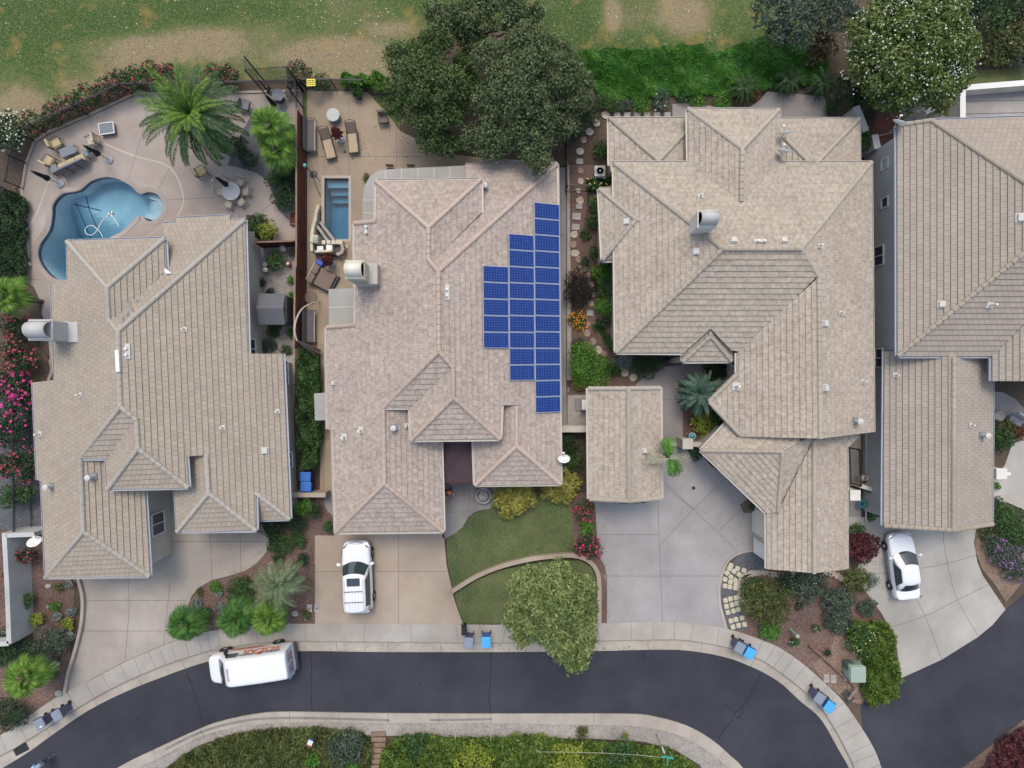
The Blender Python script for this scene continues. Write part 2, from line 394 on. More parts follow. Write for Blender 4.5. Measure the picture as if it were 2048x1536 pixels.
def plant(name,label,cat,px,py,r,h,mat,leaf=.08,ry=None,k=6,dens=1.0,flowers=None,group=None,trunk=False,elong=1.6,jit=.7,lobes=None,rmin=.6,z0=0,cz=None,fz=0):
    """leafy plant; (px,py) is the middle of the crown as seen, r (and ry) its radius in photo pixels, h its height in metres"""
    cz=(h*.55 if cz is None else cz)+z0; sc=(H-cz)/F; c=G(px,py,cz); rx=r*sc; ryy=(ry or r)*sc; rz=max(.12,min(h*.45,max(rx,ryy)*1.1))
    if trunk: cz=h-rz; c=G(px,py,cz); 
    rng=np.random.default_rng(int(px*7+py*13))
    base=Vector((c.x,c.y,z0)); root=empty(name,base,label,cat,group)
    if lobes:
        LB=[]
        for (lx,ly,lr,lz) in lobes:
            q=G(lx,ly,lz); rr=lr*(H-lz)/F; LB.append((q.x-c.x,q.y-c.y,lz-z0,rr,rr,min(rr*.8,1.9)))
    else: LB=make_lobes(0,0,c.z-z0,rx,ryy,rz,k,rng)
    area=sum(l[3]*l[4] for l in LB)
    n=int(min(85000,dens*(26 if trunk else 7.5)*area/(leaf*leaf)))
    P,d=(clumpy(LB,n,rng) if trunk else blob_points(LB,n,rng,rmin)); P[:,2]=np.maximum(P[:,2],.02)
    quads('crown' if trunk else 'foliage',leaves(P,d+np.array([0,0,.4]),leaf,elong,rng,jit),mat,root)
    # woody frame
    mb=MB()
    if trunk:
        mb.tube([(0,0,-.05),(.05,.03,cz*.5),(0,0,cz)],.16+h*.02,'bark',8,.10)
        for i,l in enumerate(LB[1:]):
            mb.tube([(0,0,cz*.45+.1*i%1),((l[0])*.5,l[1]*.5,cz*.75),(l[0],l[1],l[2])],.09,'bark',5,.03)
        mb.build('trunk',root,True)
    else:
        for i in range(4):
            t=i*1.6+rng.random(); mb.tube([(0,0,-.02),(math.cos(t)*rx*.3,math.sin(t)*ryy*.3,(cz-z0)*.6),(math.cos(t)*rx*.55,math.sin(t)*ryy*.55,(cz-z0)*.95)],.03,'bark',4,.012)
        mb.build('stem',root,True)
    if flowers:
        fm,fn,fs=flowers[:3]; LF=[(l[0],l[1],l[2]+fz,l[3]*1.03,l[4]*1.03,l[5]*1.03) for l in LB]
        cl=flowers[3] if len(flowers)>3 else 1
        P,d=blob_points(LF,fn,rng,.95)
        if cl>1: P=np.repeat(P,cl,0)+rng.normal(0,fs*1.1,(fn*cl,3)); d=np.repeat(d,cl,0)
        P[:,2]=np.maximum(P[:,2],.03)
        f=quads('flowers',leaves(P,d+np.array([0,0,1.2]),fs,1.1,rng,.4),fm,root); f['kind']='stuff'
    return root
def pieces(par,name):
    '''collects shapes that each become a part of their own'''
    class Q:
        def __getattr__(s,k):
            def f(*a,**kw):
                m=MB(); getattr(m,k)(*a,**kw); return world_child(m,name,par)
            return f
    return Q()
def in_poly(x,y,poly):
    c=np.zeros(len(x),bool); n=len(poly)
    for i in range(n):
        x1,y1=poly[i]; x2,y2=poly[(i+1)%n]
        hit=((y1>y)!=(y2>y))&(x<(x2-x1)*(y-y1)/(y2-y1+1e-12)+x1); c^=hit
    return c
def sample_poly(P,n,rng):
    P=[(p[0],p[1]) for p in P]; xs=[p[0] for p in P]; ys=[p[1] for p in P]; X=[];Y=[];got=0
    while got<n:
        x=rng.uniform(min(xs),max(xs),n); y=rng.uniform(min(ys),max(ys),n); m=in_poly(x,y,P); X.append(x[m]);Y.append(y[m]);got+=m.sum()
    return np.concatenate(X)[:n],np.concatenate(Y)[:n]
def cover(name,label,cat,pts,h,leaf,n,mat,seed=1,kind='stuff',elong=1.8,freq=1.2,zb=0,jit=.8,flowers=None,group=None,up=.8):
    rng=np.random.default_rng(seed); P=PX(pts,h*.7)
    x,y=sample_poly(P,n,rng)
    # distance-free mound: noise height
    hh=.62+.22*np.sin(x*freq*2.1+seed)*np.cos(y*freq*2.7+.5*seed)+.16*np.sin(x*freq*5.3+y*freq*3.1+seed)
    z=zb+h*hh*(.35+.65*rng.random(n)**.5)
    V=leaves(np.stack([x,y,z],1),np.tile(np.array([[0,0,up]]),(n,1)),leaf,elong,rng,jit)
    if kind=='stuff':
        o=quads(name,V,mat); tag(o,label,cat,group,'stuff')
    else:
        c=V.reshape(-1,3).mean(0); root=empty(name,(c[0],c[1],zb),label,cat,group); V=V-np.array([c[0],c[1],zb]); o=quads('foliage',V,mat,root)
        if flowers:
            fm,fn,fs=flowers; x,y=sample_poly(P,fn,rng); V=leaves(np.stack([x-c[0],y-c[1],np.full(fn,h*.95)],1),np.tile(np.array([[0,0,2.]]),(fn,1)),fs,1.1,rng,.3); f=quads('flowers',V,fm,root); f['kind']='stuff'
        mb=MB()
        for p in range(0,n,max(1,n//6)): mb.tube([(x[p%len(x)]-c[0],y[p%len(y)]-c[1],0),(x[p%len(x)]-c[0]+.05,y[p%len(y)]-c[1],h*.7)],.025,'bark',4)
        mb.build('stem',root); o=root
    return o
def feather_palm(name,label,px,py,h,L,nf,mat,young=None,leaflet=.42,seed=3,e0=(-25,75),pairs=46,lw=.045,tr=.22,group=None,stiff=1.0,azs=None):
    """(px,py): heart of the crown as seen; L frond length (m)"""
    rng=np.random.default_rng(seed); c=G(px,py,h); root=empty(name,(c.x,c.y,0),label,'palm tree',group)
    allq=[];yq=[];mb=MB()
    for i in range(nf):
        az=(R(azs[i%len(azs)]) if azs else i*2.39996)+rng.uniform(-.2,.2)*(.3 if azs else 1); e=R(e0[0]+(e0[1]-e0[0])*((i+.5)/nf)+rng.uniform(-6,6)); Lf=L*rng.uniform(.85,1.05)*(.72 if i>nf*.9 else 1)
        t=np.linspace(0,1,pairs); droop=(.55+.35*math.cos(e))/stiff
        ang=e-droop*1.5*t**1.4; ds=Lf/(pairs-1)
        rr=np.concatenate([[0],np.cumsum(np.cos(ang[:-1])*ds)]); zz=h+np.concatenate([[0],np.cumsum(np.sin(ang[:-1])*ds)])
        zz=np.maximum(zz,.15)
        u=np.array([math.cos(az),math.sin(az),0]); side=np.array([-u[1],u[0],0])
        P=np.outer(rr,u); P[:,2]=zz
        tang=np.outer(np.cos(ang),u); tang[:,2]=np.sin(ang)
        for sg in (-1,1):
            q=slice(4,pairs); n=pairs-4; tt=t[q]
            ll=leaflet*(np.sin(np.pi*(.12+.86*tt))**.6)*rng.uniform(.85,1.1,n)
            dr=side*sg*.85+tang[q]*.62+np.array([0,0,-.22])+rng.normal(0,.07,(n,3)); dr/=np.linalg.norm(dr,axis=1,keepdims=True)
            w=tang[q]*lw/2; b=P[q]
            Q=np.stack([b-w*.6,b+dr*ll[:,None]*.5-w+np.array([0,0,.02]),b+dr*ll[:,None],b+dr*ll[:,None]*.5+w],1)
            (yq if (young and i>nf*.80) else allq).append(Q)
        mb.tube([tuple(P[k]) for k in range(0,pairs,6)],.026,mat,4,.006)
    quads('frond',np.concatenate(allq),mat,root)['kind']='stuff'
    if yq: quads('young_frond',np.concatenate(yq),young,root)['kind']='stuff'
    mb.build('frond_stalk',root)['kind']='stuff'
    tb=MB(); pr=[(tr*1.25,0)]+[(tr*(1.0+.12*(k%2)),h*k/14) for k in range(1,14)]+[(tr*1.3,h-.25),(tr*.6,h)]
    tb.lathe((0,0,0),pr,'bark',12); tb.build('trunk',root,True)
    return root
def fan_palm(name,label,px,py,h,nl,pet,fr,mat,seed=1,blades=22,e0=(-35,70),group=None,tr=.14,trunks=((0,0),)):
    rng=np.random.default_rng(seed); c=G(px,py,h); root=empty(name,(c.x,c.y,0),label,'palm tree',group); Q=[];mb=MB()
    for (ox,oy) in trunks:
        n_l=nl//len(trunks)
        for i in range(n_l):
            az=i*2.39996+rng.uniform(-.3,.3); e=R(e0[0]+(e0[1]-e0[0])*((i+.5)/n_l)+rng.uniform(-8,8))
            u=Vector((math.cos(az)*math.cos(e),math.sin(az)*math.cos(e),math.sin(e))); p0=Vector((ox,oy,h)); pl=pet*rng.uniform(.7,1.1)*(1-.62*(i/n_l)**1.5)
            hub=p0+u*pl+Vector((0,0,-pl*.12)); hub.z=max(hub.z,.2); mb.tube([p0,p0+u*pl*.5,hub],.022,mat,4,.014)
            s=Vector((-math.sin(az),math.cos(az),0)); f=(u+Vector((0,0,-.25))).normalized(); 
            s=(s+Vector((0,0,rng.uniform(-.35,.35)))).normalized()
            for k in range(blades):
                a=R(-105+210*k/(blades-1)); d=(f*math.cos(a)+s*math.sin(a)).normalized(); l=fr*(.72+.28*math.cos(a*.8))*rng.uniform(.92,1.08)
                w=(f*math.cos(a+1.57)+s*math.sin(a+1.57)).normalized()*(fr*.05)
                nn=Vector((0,0,-.10*l)); tip=hub+d*l+Vector((0,0,-.28*l)); mid=hub+d*l*.62+Vector((0,0,-.06*l))
                Q.append([hub,mid-w,tip,mid+w])
        tb=MB(); tb.lathe((ox,oy,0),[(tr*1.3,0)]+[(tr*(1+.1*(j%2)),h*j/10) for j in range(1,10)]+[(tr*1.5,h-.1),(tr*.7,h+.1)],'bark',10); tb.build('trunk',root,True)
    V=np.array([[tuple(p) for p in q] for q in Q]); quads('fan_leaf',V,mat,root)['kind']='stuff'
    mb.build('leaf_stalk',root)['kind']='stuff'
    return root
# ---------------------------------------------------------------- the ground
pool1=smooth_line([(215,354),(245,362),(266,375),(280,388),(296,384),(316,390),(327,407),(325,428),(310,442),(294,441),(283,432),(270,440),(248,462),(222,476),(190,500),(168,545),(137,559),(110,557),(88,537),(76,512),(80,488),(98,460),(104,430),(106,408),(125,388),(158,381),(182,362)],4,True)
pool1=[(p.x,p.y) for p in [Vector(q) for q in pool1]]
pool2=[(649,357),(698,357),(698,479),(666,479),(649,452)]
mb=MB(); B=400
mb.prism([(-B,-B),(B,-B),(B,B),(-B,B)],None,0,'soil',[PX(pool1),PX(pool2)])
tag(mb.build('ground'),kind='structure')

# rough of the golf course: fine grid with a dryness value per point (the turf itself is bleached in patches)
m,nt,b=nmat('turf')
at=nt.nodes.new('ShaderNodeAttribute'); at.attribute_name='dry'
f1=noise_n(nt,1.3,5,.65); f2=noise_n(nt,9,4,.8); f3=noise_n(nt,16,3,.75)
ad=N(nt,'ShaderNodeMath',operation='MULTIPLY_ADD'); ad.inputs[1].default_value=.75; nt.links.new(f1,ad.inputs[0]); nt.links.new(at.outputs['Fac'],ad.inputs[2])
ad2=N(nt,'ShaderNodeMath',operation='MULTIPLY_ADD'); ad2.inputs[1].default_value=.75; nt.links.new(f2,ad2.inputs[0]); nt.links.new(ad.outputs[0],ad2.inputs[2])
col=ramp(nt,ad2.outputs[0],[(.55,(.024,.068,.013)),(.80,(.055,.10,.024)),(1.02,(.15,.14,.062)),(1.3,(.27,.20,.115))]).outputs[0]
nt.nodes[-1].color_ramp.elements[3].position=1.0
mp=N(nt,'ShaderNodeMapRange'); mp.inputs['From Min'].default_value=.2; mp.inputs['From Max'].default_value=1.75; nt.links.new(ad2.outputs[0],mp.inputs['Value'])
r=ramp(nt,mp.outputs[0],[(.16,(.030,.085,.018)),(.40,(.065,.12,.032)),(.56,(.14,.15,.065)),(.80,(.31,.235,.155))])
col=mixc(nt,ramp(nt,f3,[(.40,(0,0,0)),(.62,(.75,)*3)]).outputs[0],r.outputs[0],(.060,.082,.030))
va_=N(nt,'ShaderNodeVectorMath',operation='ADD'); va_.inputs[1].default_value=(13,7,5); nt.links.new(coords(nt),va_.inputs[0]); f4=noise_n(nt,11,3,.8,va_.outputs[0])
col=mixc(nt,ramp(nt,f4,[(.5,(0,0,0)),(.66,(.6,)*3)]).outputs[0],col,(.30,.24,.13))
f5=noise_n(nt,.55,4,.6)
col=mixc(nt,ramp(nt,f5,[(.56,(0,0,0)),(.70,(.45,)*3)]).outputs[0],col,(.33,.21,.07))
col=mixc(nt,ramp(nt,noise_n(nt,5.5,2,.5),[(.69,(0,0,0)),(.72,(.55,)*3)]).outputs[0],col,(.30,.27,.15))
nt.links.new(col,b.inputs['Base Color']); b.inputs['Roughness'].default_value=.95; b.inputs['Specular IOR Level'].default_value=.1; bump(nt,b,f3,.9,.05)
xs=[-400,-80]+[x*.3 for x in range(-125,126)]+[80,400]; y0=G(0,300).y
ys=[y0+i*.3 for i in range(0,58)]+[60,400]
DRY=[(270,105,150,38,1.1),(55,210,100,50,1.0),(170,170,120,36,.7),(420,85,110,45,1.0),(240,90,60,20,.9),(650,110,140,40,.95),(790,60,70,22,.7),(150,240,180,50,.8),(1225,30,22,60,.9),(1370,25,60,60,1.0),(480,80,120,55,.7),(700,150,150,40,.7),(700,45,260,30,.25),(330,70,90,14,.5),(1500,50,60,50,.35)]
GRN=[(70,60,120,62,1.1),(385,22,150,38,1.0),(100,190,30,40,.5),(940,20,120,50,.6),(1130,45,80,60,.9),(200,110,60,20,.35),(1290,95,150,30,.6)]
V=[];A=[]
for y in ys:
    for x in xs:
        px=1024+x*F/H; py=768-y*F/H; d=.22
        for cx,cy,rx,ry,a in DRY: d=max(d,a*math.exp(-(((px-cx)/rx)**2+((py-cy)/ry)**2)**1.3*.8))
        for cx,cy,rx,ry,a in GRN: d-=a*.8*math.exp(-(((px-cx)/rx)**2+((py-cy)/ry)**2))
        d+=.42*noise.noise(Vector((x*.16,y*.26,3)))+.22*noise.noise(Vector((x*.55,y*.6,9))); V.append((x,y,.03)); A.append(d-.12)
nx=len(xs); Fc=[(j*nx+i,j*nx+i+1,(j+1)*nx+i+1,(j+1)*nx+i) for j in range(len(ys)-1) for i in range(nx-1)]
me=bpy.data.meshes.new('grass_field'); me.from_pydata(V,[],Fc); me.materials.append(m)
a=me.attributes.new('dry','FLOAT','POINT'); a.data.foreach_set('value',A)
o=bpy.data.objects.new('golf_course_grass',me); C.objects.link(o); tag(o,kind='structure')

# beds on top of the turf, right of the middle house
slab('garden_bed',[(1128,330),(1128,185),(1180,185),(1300,183),(1480,190),(1560,168),(1640,150),(1655,60),(1700,-60),(2200,-60),(2200,175),(2060,172),(1935,172),(1905,190),(1850,235),(1790,330)],.045,'soil',base=None)
slab('planting_strip',[(-60,292),(-60,420),(40,372),(60,330),(95,285),(270,195),(340,190),(600,186),(610,185),(690,183),(800,200),(800,165),(600,158),(480,160),(330,150),(240,160),(130,215),(40,275)],.04,'soil',sm=0,base=None)
slab('oak_ground',[(800,200),(830,130),(900,70),(1000,60),(1100,110),(1130,200),(1130,332),(960,318),(895,306),(850,284),(800,262)],.05,'soil',sm=0,base=None)
slab('lawn',[(1905,172),(1890,150),(1960,140),(2200,128),(2200,175),(1935,172)],.06,'lawn')

# road and kerbs
north=[(-80,1583),(5,1536),(60,1502),(100,1473),(175,1422),(250,1384),(325,1354),(412,1324),(500,1309),(594,1302),(762,1304),(1022,1304),(1196,1302),(1299,1299.5),(1374,1301),(1449,1314),(1499,1332),(1536,1350),(1566,1370),(1598,1400),(1631,1427),(1651,1452),(1676,1497),(1698,1536),(1712,1580),(1722,1640)]
south=[(140,1600),(235,1536),(307,1500),(390,1462),(437,1444),(512,1428),(579,1424),(762,1427),(1024,1428),(1249,1428),(1311,1434),(1374,1452),(1424,1480),(1461,1512),(1486,1536),(1520,1590),(1540,1640)]
kerbN=[(-80,1560),(0,1512),(25,1499),(92,1457),(175,1404),(250,1364),(325,1332),(400,1307),(435,1299),(510,1287),(587,1283),(762,1284),(1024,1286),(1199,1282),(1299,1280),(1374,1281),(1461,1297),(1510,1315),(1536,1328),(1586,1364),(1636,1409),(1665,1450),(1690,1495),(1709,1536),(1722,1580),(1732,1640)]
backN=[(-80,1515),(0,1471),(60,1430),(122,1389),(187,1357),(250,1324),(300,1302),(342,1285),(395,1268),(430,1261),(500,1252),(572,1248),(762,1248),(922,1249),(1012,1250),(1196,1247),(1299,1244),(1374,1245),(1459,1259),(1536,1285),(1573,1304),(1611,1332),(1656,1372),(1686,1402),(1721,1452),(1748,1497),(1763,1536),(1772,1580),(1780,1640)]
backS=[(190,1600),(277,1536),(310,1521),(400,1474),(462,1457),(512,1449),(600,1445),(774,1446),(1024,1447),(1174,1450),(1274,1453),(1349,1468),(1399,1492),(1449,1529),(1475,1560),(1500,1640)]
def band(a,b): return [tuple(p) for p in smooth_line(a,3)]+[tuple(p) for p in smooth_line(b,3)][::-1]
mb=MB(); mb.prism(PX(band(north,south)),None,.012,'asphalt')
tarl=[[(621,1302),(624,1330),(622,1365),(625,1425)],[(981,1304),(982,1340),(979,1380),(980,1427)],[(1287,1300),(1288,1317)],[(1522,1346),(1508,1375),(1495,1400),(1485,1412),(1471,1425),(1465,1438)],[(1471,1424),(1459,1418),(1450,1406)],[(1485,1412),(1483,1430),(1473,1436),(1490,1438)],[(1465,1438),(1448,1460),(1437,1478)],[(372,1345),(385,1375),(398,1415),(403,1440)]]
for t in tarl:
    q=smooth_line(PX(t),5); q=[Vector((p.x+random.uniform(-.03,.03),p.y+random.uniform(-.03,.03))) for p in q]; ribbon(mb,q,.055,.016,'tar')
for x,y in ((353,1378),(276,1437),(179,1450),(1120,1400),(841,1366),(1340,1345)): ribbon(mb,PX([(x-2,y),(x+2,y+1)]),.12,.017,'tar')
tag(mb.build('street'),kind='structure')
mb=MB(); mb.prism(PX([(1721,1409),(1801,1357),(1884,1320),(1956,1275),(2011,1219),(2048,1187),(2120,1110),(2200,1300),(2048,1440),(1925,1536),(1880,1590),(1800,1640),(1740,1640)]),None,.010,'asphalt'); tag(mb.build('side_street'),kind='structure')
slab('gutter_pan',band(kerbN,north),.03,'gutter',joints=[[(x,y0_),(x2,y1_)] for x,y0_,x2,y1_ in ((672,1283,674,1303),(776,1284,777,1304),(880,1285,881,1304),(984,1286,985,1304),(1296,1281,1297,1300),(1405,1286,1401,1303),(1512,1316,1500,1333),(1600,1378,1583,1388),(1668,1458,1655,1464),(92,1457,103,1473),(187,1398,195,1412),(275,1354,283,1370),(362,1321,370,1337))])
sj=[]
for i in range(60):
    pass
def along(a,b,n):
    qa=smooth_line(a,12); qb=smooth_line(b,12); out=[]
    for k in range(1,n):
        t=k/n; pa=qa[int(t*(len(qa)-1))]
        pb=min(qb,key=lambda q:(q-pa).length); out.append([tuple(pa),tuple(pb)])
    return out
sj=along(backN,kerbN,52)
slab('sidewalk',band(backN,kerbN),.12,'sidewalk',joints=sj+[('stain',.05)+tuple(kerbN)],jw=.022,base=0)
slab('south_kerb',band(south,backS),.10,'gutter',joints=[('stain',.16)+tuple([(330,1499),(400,1465),(480,1443),(560,1436),(700,1438),(780,1441)]),('stain',.15)+tuple([(860,1440),(900,1440),(985,1438)])]+[[(x,y),(x,y+20)] for x,y in ((579,1424),(678,1426),(776,1427),(877,1428),(981,1428),(1188,1428))]+[[(1450,1503),(1437,1519)],[(400,1459),(408,1472)],[(307,1500),(312,1519)]],base=0)
slab('gravel_verge_base',band([(x,y-3) for x,y in backS],[(x,y+14) for x,y in backS]),.045,'gravel')
slab('gravel_verge',[(250,1580),(277,1540),(310,1524),(400,1478),(462,1461),(512,1453),(600,1449),(774,1450),(1024,1451),(1174,1454),(1274,1457),(1349,1472),(1399,1496),(1449,1532),(1480,1600),(1430,1600),(1400,1530),(1350,1500),(1290,1484),(1200,1478),(1024,1475),(860,1474),(720,1470),(600,1462),(480,1466),(400,1490),(330,1536),(300,1600)],.05,'gravel')
slab('hill_bank',[(1640,1640),(1925,1536),(2048,1440),(2200,1340),(2400,1640)],.05,'rust' if 0 else 'mulch')

# private paving
slab('driveway',[(152,1140),(160,1168),(166,1200),(163,1250),(150,1305),(138,1345),(130,1386),(187,1356),(250,1323),(300,1301),(342,1284),(372,1274),(374,1240),(376,1212),(383,1192),(400,1174),(425,1160),(460,1151),(490,1142),(515,1125),(532,1105),(540,1085),(536,1070),(515,1030),(515,960),(280,960),(280,1100)],.10,'beigeconc',
  joints=[[(160,1201),(376,1201)],[(157,1262),(345,1262)],[(340,1165),(332,1245),(327,1290)],[(256,1156),(258,1220),(250,1320)],[(420,1063),(424,1160)],[(341,1083),(535,1083)],[(480,1062),(482,1145)]],jw=.028,base=0)
slab('driveway',[(630,1071),(668,1071),(668,1040),(886,1040),(888,1071),(893,1130),(906,1186),(914,1215),(921,1249),(630,1248)],.10,'tanconc',joints=[[(630,1143),(896,1143)],[(797,1060),(797,1248)],[(905,1186),(921,1249)]],jw=.026,base=0)
slab('walkway',[(885,955),(1000,955),(990,1003),(979,1018),(962,1020),(950,1024),(937,1033),(925,1055),(908,1068),(892,1076),(885,1076)],.10,'darkconc',joints=[[(938,960),(938,1030)],[(886,1024),(945,1024)]],base=0)
slab('lawn',[(892,1075),(925,1056),(938,1033),(952,1023),(979,1018),(995,985),(1150,985),(1142,1000),(1146,1040),(1147,1108),(1110,1107),(1060,1113),(1000,1128),(950,1150),(906,1182),(896,1130)],.085,'lawn')
slab('lawn',[(908,1188),(950,1162),(1000,1141),(1060,1128),(1110,1122),(1160,1121),(1186,1136),(1195,1165),(1195,1247),(925,1247)],.14,'lawn')
slab('mulch_bed',[(1140,985),(1180,985),(1192,1010),(1196,1110),(1209,1130),(1214,1152),(1214,1247),(1203,1247),(1203,1165),(1190,1130),(1165,1112),(1147,1108),(1146,1040)],.07,'mulch')
slab('driveway',[(1180,985),(1322,985),(1322,880),(1366,880),(1366,890),(1400,900),(1420,930),(1535,1010),(1535,1101),(1510,1101),(1477,1106),(1456,1126),(1446,1152),(1441,1180),(1443,1209),(1456,1258),(1410,1250),(1374,1246),(1299,1244),(1214,1247),(1214,1152),(1209,1130),(1196,1110),(1194,1068),(1190,1010)],.10,'greyconc',
  joints=[[(1196,1069),(1318,1069)],[(1316,1000),(1318,1069),(1321,1150),(1325,1247)],[(1322,957),(1387,1019),(1475,1102)],[(1330,972),(1387,1019)],[(1318,1092),(1387,1019),(1450,958)],[(1437,1062),(1480,1022)],[(1214,1152),(1443,1152)],('stain',.12,(1210,1149),(1211,1160))],jw=.026,base=0)
slab('courtyard_paving',[(1250,790),(1285,757),(1330,733),(1412,722),(1412,745),(1372,770),(1365,800),(1366,890),(1320,890),(1320,790)],.11,'darkconc',joints=[[(1315,735),(1315,790)],[(1320,799),(1366,799)],[(1330,733),(1412,733)],[(1320,876),(1366,876)]],base=0)
slab('walkway',[(1113,335),(1132,335),(1132,740),(1134,852),(1119,852),(1117,700),(1115,500)],.08,'darkconc',joints=[[(1115,560),(1132,560)],[(1116,645),(1132,645)],[(1117,750),(1133,750)],[(1114,470),(1132,470)]],base=0)
slab('pebble_strip',[(1134,330),(1139,330),(1143,700),(1144,760),(1134,760)],.06,'gravel')
slab('gravel_bed',[(1135,775),(1180,775),(1180,850),(1135,850)],.06,'gravel')
slab('terrace',[(1345,208),(1375,206),(1440,214),(1500,214),(1520,200),(1535,183),(1650,193),(1656,240),(1345,240)],.08,'darkconc',joints=[[(1567,185),(1567,240)],[(1612,190),(1612,240)]],base=0)
slab('driveway',[(1697,1034),(1980,1034),(1952,1060),(1948,1085),(1955,1125),(1966,1152),(1981,1174),(2011,1219),(1985,1250),(1956,1274),(1884,1319),(1801,1357),(1798,1327),(1793,1292),(1778,1252),(1761,1224),(1731,1182),(1712,1150),(1722,1110),(1720,1060),(1697,1060)],.08,'paleconc',
  joints=[[(1779,1256),(1850,1232),(1915,1200),(1980,1168)],[(1700,1150),(1775,1146)],[(1832,1138),(1890,1128),(1953,1110)],[(1886,1060),(1888,1090),(1900,1150),(1915,1200),(1956,1272)],[(1826,1189),(1850,1232),(1883,1318)],[(1697,1058),(1728,1058)]],jw=.026,base=0)
slab('parking_pad',[(1985,1000),(1986,960),(2010,930),(2027,880),(2045,870),(2110,860),(2110,1040),(2048,1020),(2015,1005)],.09,'paleconc',base=0)
slab('garden_path',[(1980,783),(2005,784),(2030,797),(2060,830),(2060,860),(2020,850),(2000,820),(1980,830)],.09,'darkconc',joints=[[(2005,830),(2048,800)]],base=0)
slab('side_path',[(1690,868),(1722,868),(1722,1034),(1697,1034),(1690,1000)],.09,'darkconc',joints=[[(1695,926),(1722,926)]],base=0)
slab('mulch_bed',[(1456,1259),(1444,1209),(1441,1180),(1446,1152),(1460,1125),(1480,1108),(1512,1102),(1535,1130),(1700,1130),(1712,1150),(1731,1182),(1761,1225),(1778,1252),(1793,1292),(1800,1357),(1721,1409),(1695,1400),(1656,1372),(1611,1332),(1573,1304),(1536,1285)],.05,'mulch')
slab('dry_bed',[(1680,1240),(1720,1290),(1760,1330),(1735,1390),(1722,1409),(1690,1400),(1650,1365),(1625,1330),(1660,1300)],.06,'drysoil')
slab('gravel_bed',[(1457,1258),(1446,1212),(1443,1180),(1448,1152),(1462,1126),(1482,1109),(1512,1103),(1535,1120),(1535,1140),(1500,1145),(1488,1165),(1484,1200),(1490,1240),(1494,1262)],.065,'blackgravel')
slab('mulch_bed',[(152,1150),(135,1385),(60,1430),(-60,1500),(-60,1060),(92,1060)],.03,'mulch')
slab('mulch_bed',[(516,1030),(540,1085),(532,1105),(515,1125),(490,1142),(460,1151),(425,1160),(400,1174),(383,1192),(376,1212),(372,1274),(430,1261),(500,1252),(572,1248),(630,1247),(630,1072),(668,1070),(668,985),(580,985)],.05,'mulch')
slab('mulch_bed',[(1366,800),(1372,770),(1412,745),(1412,722),(1470,722),(1470,900),(1366,890)],.075,'mulch')
slab('mulch_bed',[(1140,330),(1235,330),(1235,700),(1330,700),(1330,733),(1285,757),(1250,790),(1135,790),(1144,760),(1143,700)],.07,'mulch')
slab('mulch_bed',[(1950,1060),(1990,1040),(2100,1040),(2120,1100),(2048,1160),(2012,1205),(1990,1170),(1965,1140),(1950,1100)],.05,'drysoil')
slab('mulch_bed',[(1980,760),(2100,760),(2100,860),(2028,880),(2010,930),(1980,960)],.05,'soil')
slab('mulch_bed',[(1480,1010),(1500,995),(1512,1010),(1512,1025),(1488,1026)],.125,'mulch',base=0)
slab('gravel_bed',[(512,440),(545,480),(596,480),(596,700),(585,860),(590,980),(560,980),(520,720),(515,560)],.05,'gravel')
slab('side_yard',[(580,700),(660,700),(668,985),(575,985)],.045,'soil')
slab('concrete_pad',[(505,512),(545,513),(544,562),(505,562)],.09,'darkconc',base=0)
slab('gravel_bed',[(-60,560),(48,560),(90,760),(90,1060),(-60,1060)],.035,'blackgravel')

# patios with the pools let in
slab('pool_terrace',[(40,374),(56,328),(74,284),(96,270),(180,233),(270,192),(300,189),(470,187),(607,184),(607,480),(545,480),(512,440),(490,470),(330,480),(250,520),(150,600),(100,760),(80,770),(86,740),(100,715),(95,660),(84,630),(74,600),(56,575),(47,560),(43,470),(42,400)],.09,'pinkconc',[pool1],
  joints=[[(195,232),(200,285),(215,352)],[(295,190),(290,245),(255,362)],[('lightjoint'),.07,(88,388),(74,425),(55,460)],['lightjoint',.07,(105,345),(88,388)],['lightjoint',.09,(208,287),(270,312),(340,335),(367,395),(355,432)],[(98,288),(150,395)],[(42,530),(85,490)],[(430,395),(330,400)],[(480,410),(476,470)],[(548,405),(500,440)],[(415,225),(408,187)],['lightjoint',.05,(322,455),(290,475)],[(82,560),(48,558)],[(340,335),(310,390)]],jw=.022,base=0)
slab('patio_paving',[(614,180),(735,184),(780,235),(800,262),(850,286),(895,308),(960,315),(1110,330),(1110,345),(900,380),(700,640),(668,700),(668,985),(640,985),(640,870),(640,700),(614,700)],.09,'patiotan',[pool2],
  joints=[[(698,190),(698,357)],[(614,313),(900,313)],[(793,245),(793,345)],[(877,300),(877,340)],[(648,313),(648,357)],[(614,423),(640,423)],[(614,585),(660,585)],[(614,690),(660,690)],[(647,730),(647,985)],[(640,878),(668,878)]],jw=.022,base=0)
slab('garden_path',[(650,988),(668,985),(668,1033),(655,1022),(648,1005)],.08,'darkconc',base=0)
slab('planting_bed',[(455,330),(480,335),(512,345),(535,362),(548,392),(552,412),(565,428),(580,443),(596,447),(606,440),(606,255),(560,240),(500,235),(470,290)],.115,'blackgravel',sm=0,base=0)
slab('planting_bed',[(492,430),(520,430),(536,445),(548,465),(545,480),(515,500),(495,480)],.115,'soil',base=0)
slab('planting_bed',[(-20,560),(48,560),(68,575),(84,610),(82,650),(74,690),(95,712),(100,740),(92,764),(60,800),(-20,800)],.10,'soil',base=0)
slab('planting_bed',[(-20,376),(30,376),(42,400),(44,470),(47,560),(-20,560)],.10,'soil',base=0)
slab('hedge_bed',[(590,695),(632,700),(641,760),(645,830),(640,870),(625,880),(620,960),(588,960)],.10,'soil',base=0)

